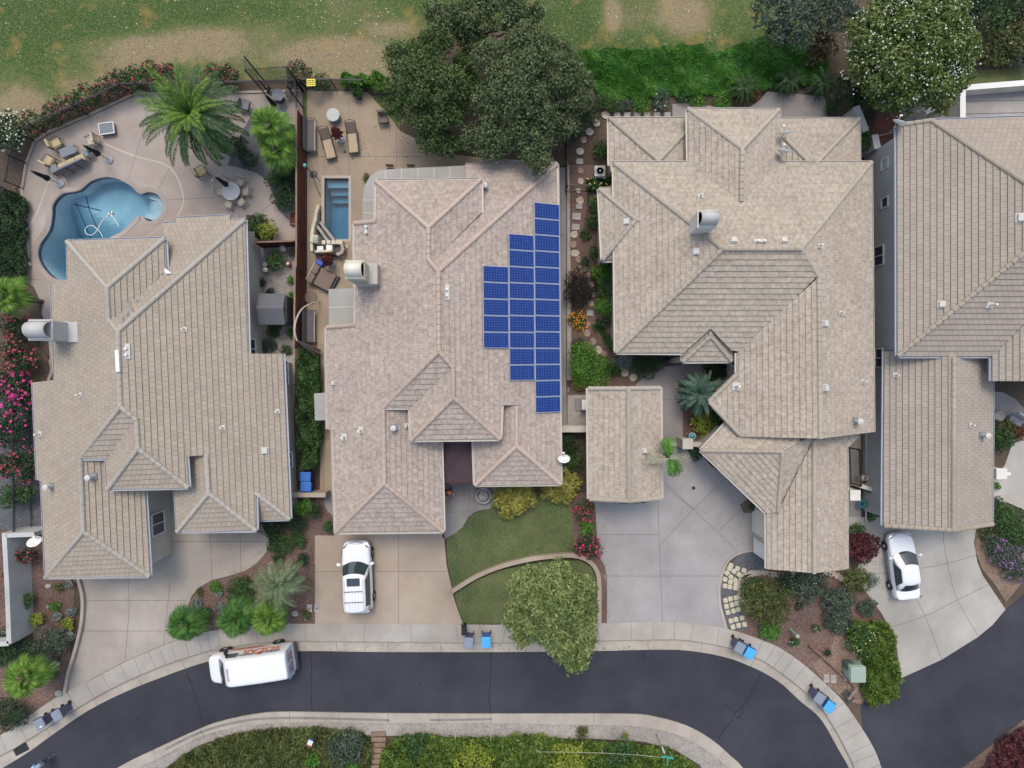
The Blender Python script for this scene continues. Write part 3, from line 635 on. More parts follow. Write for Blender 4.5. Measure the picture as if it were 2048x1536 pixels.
# ---------------------------------------------------------------- pools
def vol(name,c,dens):
    m,nt,b=nmat(name); out=nt.nodes['Material Output']
    gl=nt.nodes.new('ShaderNodeBsdfGlossy'); gl.inputs['Roughness'].default_value=.03
    tr=nt.nodes.new('ShaderNodeBsdfTransparent'); fr=None
    bm=N(nt,'ShaderNodeBump',Strength=.25,Distance=.05); nt.links.new(noise_n(nt,2.6,3),bm.inputs['Height']); nt.links.new(bm.outputs[0],gl.inputs['Normal'])
    mx=nt.nodes.new('ShaderNodeMixShader'); mx.inputs[0].default_value=.025; nt.links.new(tr.outputs[0],mx.inputs[1]); nt.links.new(gl.outputs[0],mx.inputs[2]); nt.links.new(mx.outputs[0],out.inputs['Surface'])
    va=nt.nodes.new('ShaderNodeVolumeAbsorption'); va.inputs['Color'].default_value=(*c,1); va.inputs['Density'].default_value=dens; nt.links.new(va.outputs[0],out.inputs['Volume'])
vol('pool_water_mat',(.16,.58,.72),.50); vol('pool_water_deep',(.10,.50,.70),.5)
P1=PX(pool1); c1=G(215,430)
def depth1(x,y):
    q=x+.9*y; px=1024+x*F/H; py=768-y*F/H
    t=(py-418)*.9-(px-150)*.55                # deep towards the lower left
    d=1.0+1.5*max(0,min(1,(t+10)/70))
    if px>280: d=min(d,.45+max(0,(300-px))*.02)
    return d
mb=MB()
xs_=[min(p.x for p in P1)+i*.25 for i in range(int((max(p.x for p in P1)-min(p.x for p in P1))/.25)+2)]
ys_=[min(p.y for p in P1)+i*.25 for i in range(int((max(p.y for p in P1)-min(p.y for p in P1))/.25)+2)]
for i in range(len(xs_)-1):
    for j in range(len(ys_)-1):
        q=[(xs_[i],ys_[j]),(xs_[i+1],ys_[j]),(xs_[i+1],ys_[j+1]),(xs_[i],ys_[j+1])]
        mb.face([(x,y,-depth1(x,y)) for x,y in q],'plaster')
n=len(P1)
for i in range(n):
    a,b_=P1[i],P1[(i+1)%n]
    mb.face([(a.x,a.y,-2.7),(b_.x,b_.y,-2.7),(b_.x,b_.y,-.30),(a.x,a.y,-.30)],'plaster'); mb.face([(a.x,a.y,-.30),(b_.x,b_.y,-.30),(b_.x,b_.y,.09),(a.x,a.y,.09)],'tilecoping')
root=empty('swimming_pool',(c1.x,c1.y,0),'kidney shaped blue swimming pool with a round spa bay in the pinkish terrace','swimming pool')
world_child(mb,'basin',root)
mb=MB(); 
for pts in ([(150,383),(158,420),(162,480)],[(122,398),(152,405),(180,412)],[(104,452),(130,470),(137,478)],[(128,395),(132,450),(136,480)]):
    ribbon(mb,smooth_line(PX(pts),4),.07,-.95,'tilecoping')
mb.v=[(x,y,-depth1(x,y)+.02) for x,y,z in mb.v]
world_child(mb,'floor_stripe',root)
def inset(P,d):
    n=len(P); A=sum(P[i][0]*P[(i+1)%n][1]-P[(i+1)%n][0]*P[i][1] for i in range(n)); s=1 if A>0 else -1; out=[]
    for i in range(n):
        p=Vector(P[i][:2]); a=(p-Vector(P[i-1][:2])); b=(Vector(P[(i+1)%n][:2])-p)
        if a.length<1e-6 or b.length<1e-6: out.append(p); continue
        a.normalize(); b.normalize(); na=Vector((-a.y,a.x))*s; nb=Vector((-b.y,b.x))*s; m=(na+nb)
        if m.length<.2: out.append(p+na*d); continue
        m.normalize(); out.append(p+m*d/max(.4,m.dot(na)))
    return out
mb=MB(); out_=inset(P1,-.28)
for i in range(n): 
    j=(i+1)%n; mb.face([(P1[i].x,P1[i].y,.105),(P1[j].x,P1[j].y,.105),(out_[j].x,out_[j].y,.105),(out_[i].x,out_[i].y,.105)],'pinkconc'); mb.face([(P1[i].x,P1[i].y,.05),(P1[j].x,P1[j].y,.05),(P1[j].x,P1[j].y,.105),(P1[i].x,P1[i].y,.105)],'tilecoping'); mb.face([(out_[i].x,out_[i].y,.08),(out_[j].x,out_[j].y,.08),(out_[j].x,out_[j].y,.105),(out_[i].x,out_[i].y,.105)],'pinkconc')
world_child(mb,'coping',root)
mb=MB()
for pts,z in (([(296,384),(316,390),(327,407),(318,412),(306,398),(290,393)],-.35),([(283,432),(310,442),(325,428),(316,424),(303,428),(290,424)],-.30)): mb.prism(PX(pts),-1.2,z,'plaster')
world_child(mb,'underwater_bench',root)
def water(P,zb,zt,mat,root):
    mb=MB(); Q=inset(P,.012); mb.prism(Q,zb,zt,mat); tri=[(Q[0].x,Q[0].y)]; 
    t=tessellate_polygon([[Vector((p.x,p.y,0)) for p in Q]]); mb.raw([(p.x,p.y,zb) for p in Q],t,mat); return world_child(mb,'water',root)
water(P1,-3.0,-.10,'pool_water_mat',root)
P2=PX(pool2); c2=G(673,418); root=empty('plunge_pool',(c2.x,c2.y,0),'narrow rectangular dark blue pool with one cut corner beside the brown fence','swimming pool')
mb=MB(); mb.prism(P2,None,-1.5,'plaster2')
for i in range(5):
    a,b_=P2[i],P2[(i+1)%5]; mb.face([(a.x,a.y,-1.5),(b_.x,b_.y,-1.5),(b_.x,b_.y,-.25),(a.x,a.y,-.25)],'plaster2'); mb.face([(a.x,a.y,-.25),(b_.x,b_.y,-.25),(b_.x,b_.y,.09),(a.x,a.y,.09)],'tilecoping')
world_child(mb,'basin',root)
mb=MB(); mb.prism(PX([(652,360),(697,360),(697,372),(652,372)]),-1.5,-.35,'plaster2'); mb.prism(PX([(655,372),(697,372),(697,384),(655,384)]),-1.5,-.75,'plaster2'); mb.prism(PX([(655,384),(697,384),(697,396),(655,396)]),-1.5,-1.1,'plaster2'); world_child(mb,'pool_step',root)
mb=MB(); oo=inset(P2,-.16)
for i in range(5):
    j=(i+1)%5; mb.face([(P2[i].x,P2[i].y,.105),(P2[j].x,P2[j].y,.105),(oo[j].x,oo[j].y,.105),(oo[i].x,oo[i].y,.105)],'stonecoping'); mb.face([(oo[i].x,oo[i].y,.08),(oo[j].x,oo[j].y,.08),(oo[j].x,oo[j].y,.105),(oo[i].x,oo[i].y,.105)],'stonecoping')
world_child(mb,'coping',root); water(P2,-1.52,-.06,'pool_water_deep',root)
# ---------------------------------------------------------------- roofs
class Plane:
    """roof plane; deg = compass of the downhill side (0 = east, 90 = north), anchored at a photo point at height z"""
    def __init__(s,deg,px,py,z,pitch):
        s.d=Vector((math.cos(R(deg)),math.sin(R(deg)))); s.s=pitch; s.z0=z; s.P=G(px,py,z).xy
    def z(s,px,py):
        a=(px-1024)/F; b=(768-py)/F; k=a*s.d.x+b*s.d.y
        return (s.z0-s.s*(k*H-s.P.dot(s.d)))/(1-s.s*k)
    def at(s,px,py): return G(px,py,s.z(px,py))
    def zw(s,x,y): return s.z0-s.s*((x-s.P.x)*s.d.x+(y-s.P.y)*s.d.y)
CR=.33
def clipv(poly,k,lo):
    out=[]
    n=len(poly)
    for i in range(n):
        a,b=poly[i],poly[(i+1)%n]; ia=(a[1]>=k) if lo else (a[1]<=k); ib=(b[1]>=k) if lo else (b[1]<=k)
        if ia: out.append(a)
        if ia!=ib:
            t=(k-a[1])/(b[1]-a[1]); out.append((a[0]+(b[0]-a[0])*t,k))
    return out
def roof(root,faces,tmat,rmat,cmat,gmat,caps,rise=.045):
    mb=MB(); GL=[]; off=0
    for pl,pts in faces:
        W=[pl.at(*p) for p in pts]; ev=Vector((-pl.d.x,-pl.d.y,pl.s)).normalized(); eu=Vector((-pl.d.y,pl.d.x,0)); nn=eu.cross(ev); 
        if nn.z<0: nn=-nn
        O=Vector((pl.P.x,pl.P.y,pl.z0)); uv=[((w-O).dot(eu),(w-O).dot(ev)) for w in W]; off+=7.3
        tr=tessellate_polygon([[Vector((u,v,0)) for u,v in uv]])
        T=lambda u,v,h: O+eu*u+ev*v+nn*h
        for t in tr:
            tri=[uv[i] for i in t]
            if (tri[1][0]-tri[0][0])*(tri[2][1]-tri[0][1])-(tri[1][1]-tri[0][1])*(tri[2][0]-tri[0][0])<0: tri=tri[::-1]
            v0=min(p[1] for p in tri); v1=max(p[1] for p in tri)
            for k in range(math.floor(v0/CR),math.ceil(v1/CR)+1):
                q=clipv(clipv(tri,k*CR,True) ,(k+1)*CR,False) if True else []
                if len(q)<3: continue
                mb.face([T(u,v,rise*(1-(v-k*CR)/CR)+.004) for u,v in q],tmat,[(u+off+(.0 if k%2 else 0),v+40*CR) for u,v in q])
                e=[p for p in q if abs(p[1]-k*CR)<1e-5]
                if len(e)>=2:
                    a=min(e);b=max(e)
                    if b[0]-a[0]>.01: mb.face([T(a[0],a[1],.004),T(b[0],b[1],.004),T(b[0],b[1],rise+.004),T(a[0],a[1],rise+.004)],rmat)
            mb.face([T(u,v,-.16) for u,v in tri[::-1]],'gutterm')
        n=len(pts); area=sum(uv[i][0]*uv[(i+1)%n][1]-uv[(i+1)%n][0]*uv[i][1] for i in range(n)); sg=1 if area>0 else -1
        for i in range(n):
            a,b=uv[i],uv[(i+1)%n]; mb.face([T(*a,-.16),T(*b,-.16),T(*b,.0),T(*a,.0)] if sg>0 else [T(*b,-.16),T(*a,-.16),T(*a,.0),T(*b,.0)],'gutterm')
            L=math.hypot(b[0]-a[0],b[1]-a[1])
            if L>.5:
                du,dv=(b[0]-a[0])/L,(b[1]-a[1])/L; on=(dv*sg,-du*sg)
                if on[1]<-.985:
                    o3=Vector((pl.d.x,pl.d.y,0)); A=T(*a,0)+o3*.065;B=T(*b,0)+o3*.065
                    for dz,w,mt in ((-.09,.05,gmat),): 
                        prof=[(-.055,-.10),(.055,-.10),(.065,.0),(.045,.0),(.040,-.07),(-.045,-.07),(-.045,.0),(-.055,.0)]
                        r1=[A+o3*x+Vector((0,0,z-.02)) for x,z in prof]; r2=[B+o3*x+Vector((0,0,z-.02)) for x,z in prof]; m=len(prof)
                        gm=MB(); GL.append(gm); gm.raw(r1+r2,[(j,(j+1)%m,m+(j+1)%m,m+j) for j in range(m)],gmat)
    ro=world_child(mb,'roof',root)
    for cpl in caps:
        cm=MB()
        pl=cpl[0]; pts=cpl[1:]
        P=[pl.at(*p)+Vector((0,0,.045)) for p in pts]
        for a,b in zip(P,P[1:]):
            d=(b-a); L=d.length; d.normalize(); 
            if d.z<0: a,b,d=b,a,-d
            s=Vector((-d.y,d.x,0)).normalized(); up=s.cross(d); up=up if up.z>0 else -up; k=max(1,round(L/.38))
            for i in range(k):
                p=a+d*(L*i/k); q=a+d*(L*(i+1)/k+.03); ring=[]
                for pp,w,h in ((p,.150,.115),(q,.125,.07)):
                    ring.append([pp-s*w-up*.05,pp-s*w*.8+up*h*.55,pp-s*w*.3+up*h,pp+s*w*.3+up*h,pp+s*w*.8+up*h*.55,pp+s*w-up*.05])
                cm.raw(ring[0]+ring[1],[(j,j+1,7+j,6+j) for j in range(5)]+[(5,4,3,2,1,0),(6,7,8,9,10,11)],cmat)
        if 'roof' in ro.name: world_child2(cm,'ridge_cap',ro)
    for g_ in GL: world_child(g_,'gutter',root)
    return ro
def world_child2(mb,name,par):
    return world_child(mb,name,par)
def walls(root,outline,ins,mat,z0=0,name='wall'):
    """outline: [(px,py,z_eave)] ; walls stand inside the eaves"""
    P=[G(x,y,z) for x,y,z in outline]; Q=inset([(p.x,p.y) for p in P],ins)
    mb=MB(); mb.prism([(q.x,q.y) for q in Q],z0,[p.z-.17 for p in P],mat); return world_child(mb,name,root),Q
def quad_on(c,ax,up,w,h,d=.05):
    """corners of a rectangle centred at c"""
    return [c-ax*w/2-up*h/2,c+ax*w/2-up*h/2,c+ax*w/2+up*h/2,c-ax*w/2+up*h/2]
def window(root,c,face,w,h,slider=True,name='window',gl='winglass',fr='white'):
    """c world centre on the wall plane, face = outward angle"""
    o=Vector((math.cos(R(face)),math.sin(R(face)),0)); ax=Vector((-o.y,o.x,0)); mb=MB(); c=Vector(c)
    def bar(x0,x1,z0,z1):
        m_=c+ax*(x0+x1)/2+Vector((0,0,(z0+z1)/2))+o*.035; mb.box(m_,(x1-x0,.09,z1-z0),fr,math.atan2(ax.y,ax.x))
    t=.07
    bar(-w/2-t,w/2+t,-h/2-t,-h/2); bar(-w/2-t,w/2+t,h/2,h/2+t); bar(-w/2-t,-w/2,-h/2,h/2); bar(w/2,w/2+t,-h/2,h/2)
    if slider: bar(-.025,.025,-h/2,h/2)
    l=Vector(root.location); mb.v=[(a-l.x,b-l.y,z-l.z) for a,b,z in mb.v]; f=mb.build(name,root)
    p=MB(); p.face([q+o*.02-l for q in quad_on(c,ax,Vector((0,0,1)),w,h)],gl); p.build('pane',f); return f
def house(name,label,px,py): 
    g=G(px,py); return empty(name,(g.x,g.y,0),label,'house')

# ---- house with the kidney pool
h1=house('house','large tan tiled house beside the kidney shaped pool',300,800); t=2.5; s=.35
E=Plane(0+t,566,720,2.6,s); W=Plane(180+t,66,765,3.04,s)
W=Plane(180+t,237,662,E.z(237,662),s)
NB=Plane(90+t,490,440,E.z(490,440),s); NA=Plane(90+t,215,575,W.z(215,575),.36); EA=Plane(0+t,215,575,W.z(215,575),.30)
SS=Plane(270+t,241,814,W.z(241,814),s); CW=Plane(180+t,277,897,E.z(277,897),s); CS=Plane(270+t,277,897,E.z(277,897),s)
DE=Plane(0+t,168,1063,W.z(168,1063),s); DS=Plane(270+t,168,1063,W.z(168,1063),s)
EW=Plane(180+t,418,986,E.z(418,986),s); ES=Plane(270+t,418,986,E.z(418,986),s); FS=Plane(270+t,511,985,E.z(511,985),s)
faces=[(W,[(135,483),(215,575),(218,641),(237,662),(241,814),(162,916),(168,1063),(92,1155),(83,962),(75,960),(66,765),(110,760),(103,567),(137,560)]),
 (E,[(490,440),(497,707),(566,708),(580,1038),(511,985),(513,1061),(418,986),(413,910),(373,913),(377,975),(277,897),(274,840),(243,815),(237,662)]),
 (NA,[(135,483),(330,477),(215,575)]),(EA,[(330,477),(333,540),(236,634),(218,641),(215,575)]),
 (NB,[(325,448),(350,446),(354,437),(460,432),(461,441),(490,440),(237,662),(219,641),(236,634),(333,540),(330,477)]),
 (SS,[(241,814),(274,840),(212,917),(163,917)]),(CW,[(274,840),(277,897),(216,978),(212,917)]),(CS,[(277,897),(377,975),(216,978)]),
 (DE,[(162,917),(212,917),(216,978),(290,979),(300,1152),(168,1063)]),(DS,[(168,1063),(300,1152),(92,1155)]),
 (EW,[(413,910),(418,986),(355,1063),(350,977),(377,975),(374,912)]),(ES,[(418,986),(513,1061),(355,1063)]),(FS,[(511,985),(580,1038),(516,1040)])]
caps=[(W,(135,483),(215,575),(218,641),(237,662),(241,814),(162,916),(168,1063),(92,1155)),(E,(237,662),(490,440)),(EA,(215,575),(330,477)),(E,(243,815),(274,840),(277,897),(377,975)),(CS,(277,897),(216,978)),(DE,(168,1063),(300,1152)),(E,(413,910),(418,986),(513,1061)),(ES,(418,986),(355,1063)),(E,(511,985),(580,1038))]
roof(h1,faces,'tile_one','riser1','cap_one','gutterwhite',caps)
walls(h1,[(x,y,z) for x,y,z in [(135,483,3.3),(330,477,2.9),(325,470,2.8),(325,448,2.8),(490,440,NB.z(490,440)),(497,707,E.z(497,707)),(566,708,2.6),(580,1038,2.55),(516,1040,FS.z(516,1040)),(513,1061,ES.z(513,1061)),(355,1063,ES.z(355,1063)),(350,978,ES.z(355,1063)),(290,979,DE.z(290,979)),(300,1152,DE.z(300,1152)),(92,1155,DS.z(92,1155)),(83,962,2.9),(75,960,2.9),(66,765,3.0),(110,760,3.2),(103,567,3.3),(137,560,3.5)]],.45,'stucco')
# ---- house with the solar panels
h2=house('house','large pinkish tan tiled house carrying the blue solar panels',880,700); t=1.0; s=.38
E2=Plane(0+t,1116,600,2.9,s); W2=Plane(180+t,877,620,E2.z(877,620),s)
NB2=Plane(90+t,1113,327,E2.z(1113,327),s); NA2=Plane(90+t,857,455,W2.z(857,455),.40); EA2=Plane(0+t,857,455,W2.z(857,455),.36)
SS2=Plane(270+t,877,702,W2.z(877,702),s); CW2=Plane(180+t,907,795,E2.z(907,795),s); CS2=Plane(270+t,907,795,E2.z(907,795),s)
DE2=Plane(0+t,769,967,W2.z(769,967),s); DS2=Plane(270+t,769,967,W2.z(769,967),s)
FW2=Plane(180+t,1033,892,E2.z(1033,892),s); FS2=Plane(270+t,1033,892,E2.z(1033,892),s)
faces=[(W2,[(752,362),(857,455),(856,520),(877,543),(878,702),(767,815),(769,967),(671,1065),(665,862),(655,858),(652,655),(711,650),(708,447),(751,443)]),
 (E2,[(1114,328),(1121,968),(1033,892),(1033,810),(1003,811),(1000,878),(907,795),(906,735),(878,702),(877,543)]),
 (NA2,[(752,362),(962,359),(857,455)]),(EA2,[(962,359),(963,425),(869,519),(857,520),(857,455)]),
 (NB2,[(931,330),(965,330),(965,321),(1114,327),(877,543),(857,520),(869,519),(963,425),(962,358),(931,358)]),
 (SS2,[(878,702),(906,735),(820,815),(768,815)]),(CW2,[(906,735),(907,795),(822,880),(820,815)]),(CS2,[(907,795),(1000,878),(822,880)]),
 (DE2,[(767,815),(820,815),(822,880),(882,881),(887,1062),(769,967)]),(DS2,[(769,967),(887,1063),(671,1065)]),
 (FW2,[(1033,810),(1033,892),(950,970),(947,880),(1000,878),(1004,812)]),(FS2,[(1033,892),(1121,968),(950,970)])]
caps=[(W2,(752,362),(857,455),(857,520),(877,543),(878,702),(767,815),(769,967),(671,1065)),(E2,(877,543),(1114,328)),(EA2,(857,455),(962,359)),(E2,(878,702),(906,735),(907,795),(1000,878)),(CS2,(907,795),(822,880)),(DE2,(769,967),(887,1063)),(E2,(1033,812),(1033,892),(1121,968)),(FS2,(1033,892),(950,970)),(W2,(711,650),(654,655)),(W2,(751,443),(709,447))]
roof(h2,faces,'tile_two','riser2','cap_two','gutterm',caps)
walls(h2,[(752,362,3.6),(931,358,3.4),(931,330,3.0),(965,330,3.0),(1114,327,2.9),(1121,968,2.9),(950,970,2.9),(947,880,2.9),(882,881,2.9),(887,1063,2.9),(671,1065,2.8),(665,862,2.8),(655,858,2.8),(652,655,2.8),(711,650,3.4),(708,447,3.4),(751,443,3.8)],.42,'stucco')
# ---- house with the round courtyard palm
h3=house('house','sprawling tan tiled house with an angled garage wing and a white chimney',1500,600); t=.5; s=.4
E3=Plane(0+t,1745,600,3.3,s); N3=Plane(90,1300,325,3.3,s); S3=Plane(270,1300,705,3.3,s); W3=Plane(180+t,1445,498,N3.z(1445,498),s); WR=Plane(180+t,1637,700,E3.z(1637,700),s)
NM=Plane(90,1482,298,4.42,s); WM=Plane(180,1482,298,4.42,s); EM=Plane(0,1482,298,4.42,s)
zl=2.4; NL=Plane(90,1300,237,zl,.24); WL=Plane(180,1218,280,zl,.24); EL=Plane(0,1317,322,NL.z(1317,322),.24)
NR=Plane(90,1640,238,zl,.24); ER=Plane(0,1718,280,zl,.24); WRl=Plane(180,1620,325,NR.z(1620,325),.24)
WB=Plane(180,1198,450,3.0,s); NBp=Plane(90,1272,440,WB.z(1272,440),s); SB=Plane(270,1272,440,WB.z(1272,440),s)
SP=Plane(270,1400,722,2.95,s); WP=Plane(180,1421,672,SP.z(1421,672),s); EP=Plane(0,1421,672,SP.z(1421,672),s)
EG=Plane(0,1693,1000,2.8,s); WG=Plane(180,1628,1000,EG.z(1628,1000),s)
SWD=Plane(223,1402,901,2.83,s); NWD=Plane(136,1402,901,2.83,s); SED=Plane(313,1565,903,SWD.z(1565,903),s)
N3lim=[(1225,325),(1377,325),(1481,404),(1558,325),(1742,325),(1602,498),(1445,498)]
faces=[(N3,N3lim),(W3,[(1228,327),(1445,498),(1232,705)]),(S3,[(1232,705),(1445,498),(1602,498),(1634,552),(1484,704),(1462,700),(1421,657),(1366,706)]),
 (E3,[(1742,325),(1747,864),(1640,877),(1637,554),(1602,498)]),(WR,[(1637,554),(1640,877),(1478,873),(1418,803),(1474,748),(1474,706)]),
 (NM,[(1375,218),(1557,220),(1484,298)]),(WM,[(1375,218),(1484,298),(1482,404),(1377,325)]),(EM,[(1557,220),(1560,325),(1482,404),(1484,298)]),
 (NL,[(1218,237),(1410,237),(1410,240),(1318,322),(1316,322)]),(WL,[(1218,237),(1317,322),(1320,345),(1222,345),(1219,330)]),(EL,[(1395,240),(1400,345),(1320,345),(1317,322)]),
 (NR,[(1530,238),(1718,238),(1626,333)]),(ER,[(1718,238),(1719,345),(1628,345),(1626,333)]),(WRl,[(1530,238),(1626,333),(1628,345),(1530,345)]),
 (WB,[(1198,378),(1272,440),(1205,520)]),(NBp,[(1198,378),(1230,377),(1305,443),(1272,441)]),(SB,[(1272,440),(1302,443),(1231,520),(1205,521)]),
 (SP,[(1421,672),(1463,722),(1365,723)]),(WP,[(1365,723),(1421,672),(1421,655),(1366,704)]),(EP,[(1463,722),(1462,698),(1421,655),(1421,672)]),
 (EG,[(1628,865),(1718,873),(1693,897),(1694,1138),(1628,1146)]),(WG,[(1628,865),(1628,1146),(1534,1138),(1533,1026),(1556,1024),(1628,880)]),
 (SWD,[(1402,901),(1565,903),(1556,1024),(1533,1026)]),(NWD,[(1402,901),(1453,846),(1600,862),(1600,884),(1565,903)]),(SED,[(1565,903),(1600,884),(1640,862),(1628,880),(1556,1024)])]
caps=[(N3,(1228,327),(1445,498),(1602,498)),(S3,(1445,498),(1232,705)),(E3,(1602,498),(1742,325)),(E3,(1602,498),(1637,554),(1640,877)),(NM,(1375,218),(1484,298),(1557,220)),(WM,(1484,298),(1482,404)),(NL,(1218,237),(1317,322)),(EL,(1317,322),(1395,240)),(ER,(1718,238),(1626,333)),(WRl,(1530,238),(1626,333)),(WB,(1198,378),(1272,440),(1205,520)),(NBp,(1272,440),(1302,443)),(SP,(1365,723),(1421,672),(1463,722)),(EP,(1421,672),(1421,655)),(EG,(1628,880),(1628,1146)),(SWD,(1402,901),(1565,903),(1556,1024)),(WR,(1474,748),(1418,803),(1478,868))]
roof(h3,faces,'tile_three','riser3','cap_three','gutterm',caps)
for ol in ([(1228,326,3.3),(1375,325,3.3),(1375,218,3.3),(1557,220,3.3),(1558,325,3.3),(1742,325,3.3),(1747,864,3.3),(1640,870,3.5),(1480,866,3.3),(1424,803,3.2),(1474,748,3.2),(1474,704,3.2),(1231,705,3.3)],[(1218,237,zl),(1380,237,zl),(1380,340,zl),(1219,340,zl)],[(1540,238,zl),(1718,238,zl),(1719,340,zl),(1540,340,zl)],[(1198,378,3.0),(1240,378,3.0),(1240,520,3.0),(1200,521,3.0)],[(1402,901,2.83),(1453,846,2.9),(1600,852,2.9),(1718,873,2.8),(1693,897,2.8),(1694,1138,2.8),(1534,1138,2.8),(1533,1026,2.83)]):
    walls(h3,ol,.30,'stucco')
mb=pieces(h3,'porch_post'); zz=SP.z(1365,723)-.17; 
for p in ((1369,718),(1459,718)): g=G(*p,zz); mb.rbox((g.x,g.y,zz/2),(.35,.35,zz),'stucco')
h5=house('garage_building','small detached building with a gabled tan tile roof between the two front yards',1250,890); h5['category']='outbuilding'
WC=Plane(180,1176,880,2.8,s); EC=Plane(0,1256,880,WC.z(1256,880),s)
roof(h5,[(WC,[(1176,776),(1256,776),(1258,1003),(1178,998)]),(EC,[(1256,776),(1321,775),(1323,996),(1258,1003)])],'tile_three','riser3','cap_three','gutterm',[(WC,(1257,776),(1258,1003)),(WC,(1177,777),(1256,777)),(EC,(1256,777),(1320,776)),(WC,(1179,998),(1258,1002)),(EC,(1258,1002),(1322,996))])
walls(h5,[(1176,776,2.8),(1256,776,2.85),(1321,775,2.8),(1323,996,2.8),(1258,1003,2.85),(1178,998,2.8)],.35,'stucco')
# ---- grey tiled house at the right edge
h4=house('house','grey tan tiled house at the right edge with a long pale side wall',1950,600); s=.4
W4=Plane(180,1794,600,3.9,s); N4=Plane(90,1860,240,3.9,s); S4=Plane(270,1900,712,3.9,s); WX=Plane(180,1984,740,3.9,s)
WX=Plane(180,1984,712,S4.z(1984,712),s)
W4b=Plane(180,1767,900,2.7,s); E4b=Plane(0,1906,900,W4b.z(1906,900),s)
N4=Plane(90,1862,241,W4.z(1862,241),s)
faces=[(W4,[(1794,251),(1862,241),(2110,407),(2110,455),(1795,712)]),(N4,[(1862,241),(2230,228),(2230,470),(2110,407)]),(S4,[(1795,712),(2110,455),(2230,500),(2105,590),(1984,712)]),(WX,[(1984,712),(2140,560),(2230,560),(2230,763),(1984,762)]),
 (W4b,[(1769,702),(1907,702),(1906,1061),(1766,1051)]),(E4b,[(1907,702),(1986,702),(1984,1048),(1906,1061)])]
caps=[(W4,(1794,251),(1862,241)),(W4,(1862,241),(2110,407)),(W4,(1795,712),(2110,455)),(W4b,(1907,716),(1906,1061)),(W4b,(1767,1051),(1906,1060)),(E4b,(1906,1060),(1984,1048))]
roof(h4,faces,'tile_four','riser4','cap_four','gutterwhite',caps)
walls(h4,[(1794,251,3.9),(1862,241,3.9),(2230,232,3.9),(2230,762,3.9),(1986,762,3.9),(1986,712,3.9),(1795,712,3.9)],.42,'greystucco')
walls(h4,[(1769,700,2.7),(1985,700,2.7),(1984,1048,2.7),(1906,1058,2.75),(1767,1050,2.7)],.36,'greystucco')
xw=G(1795,600,3.9).x+.42-.005; xl=G(1767,900,2.7).x+.36-.005
for y,zc,w,h,sl in ((328,2.15,.55,.55,False),(405,2.15,.55,.55,False),(512,1.55,1.15,.9,True)):
    window(h4,(xw,(768-y)*(H-zc)/F,zc),180,w,h,sl)
window(h4,(xl,(768-716)*(H-1.75)/F,1.75),180,1.1,.65)
g=G(1758,903,1.9); mb=MB(); mb.rbox((xl-.06,g.y,2.1),(.1,.12,.2),'steel'); world_child(mb,'wall_lamp',h4)
mb=MB(); mb.box((xl+.01,G(0,925,1).y,.35),(.06,8.0,.08),'greystucco'); world_child(mb,'wall_trim',h4)
# details on the other houses' walls
xe=G(299,1060,2.5).x
pe=DE.at(296,1060); window(h1,(pe.x-.44,pe.y,1.55),2.5,1.3,1.2,True)
pe=E.at(497,695); window(h1,(pe.x-.44,pe.y,1.9),2.5,1.2,1.0,True)
pe=E.at(571,745); window(h1,(pe.x-.44,pe.y,1.6),2.5,1.4,.9,True)
pe=E.at(578,925); window(h1,(pe.x-.44,pe.y,1.5),2.5,.9,.9,True)
ge=WG.at(1534,1110); gx=ge.x+.30
mb=MB(); mb.box((gx-.03,ge.y-.1,1.3),(.06,1.0,2.0),'whitestucco'); mb.box((gx-.06,ge.y-.1,1.0),(.03,.7,.7),'white'); mb.box((gx-.06,ge.y-.1,1.75),(.03,.7,.5),'white'); world_child(mb,'door',h3)
ge=WG.at(1534,1060); mb=MB()
for k in range(4): mb.box((gx-.03,ge.y,.35+k*.56),(.05,1.6,.52),'offwhite')
world_child(mb,'garage_door',h3)
window(h3,(G(1229,662,3.3).x+.29,G(1229,662,2.0).y,2.3),180,.9,.7,True)
window(h3,(G(1218,522,3.0).x,G(0,521,3.0).y+.30,2.1),270,.55,.6,False)
window(h3,(G(1474,720,3.2).x+.29,G(0,722,2.2).y,2.1),180,.5,.9,False)
# low terrace at the top right
tr=empty('roof_terrace',G(2000,205),'white walled terrace at the top right edge above the grey tan house','terrace')
mb=MB(); T=[G(1925,176,1.1).xy,G(2150,158,1.1).xy,G(2150,262,1.1).xy,G(1925,262,1.1).xy]; wall_path(mb,[T[3],T[0],T[1]],.30,0,1.1,'whitestucco'); wall_path(mb,[T[3],T[0],T[1]],.36,1.1,1.14,'white'); world_child(mb,'parapet',tr)
mb=MB(); mb.prism([T[0],T[1],T[2],T[3]][::-1],0,.30,'greyconc')
for y in (203,228): ribbon(mb,[G(1930,y,.3).xy,G(2150,y-5,.3).xy],.05,.305,'joint')
g=G(1934,186,.3); mb.lathe((g.x,g.y,.28),[(.14,0),(.14,.06),(.05,.07)],'black',14); world_child(mb,'terrace_floor',tr)
mb=MB(); wall_path(mb,[G(1852,225,1.0).xy,G(1912,190,1.0).xy],.28,0,1.0,'whitestucco'); tag(mb.build('garden_wall'),'short slanting pale wall running from the white terrace to the flowering tree','wall')
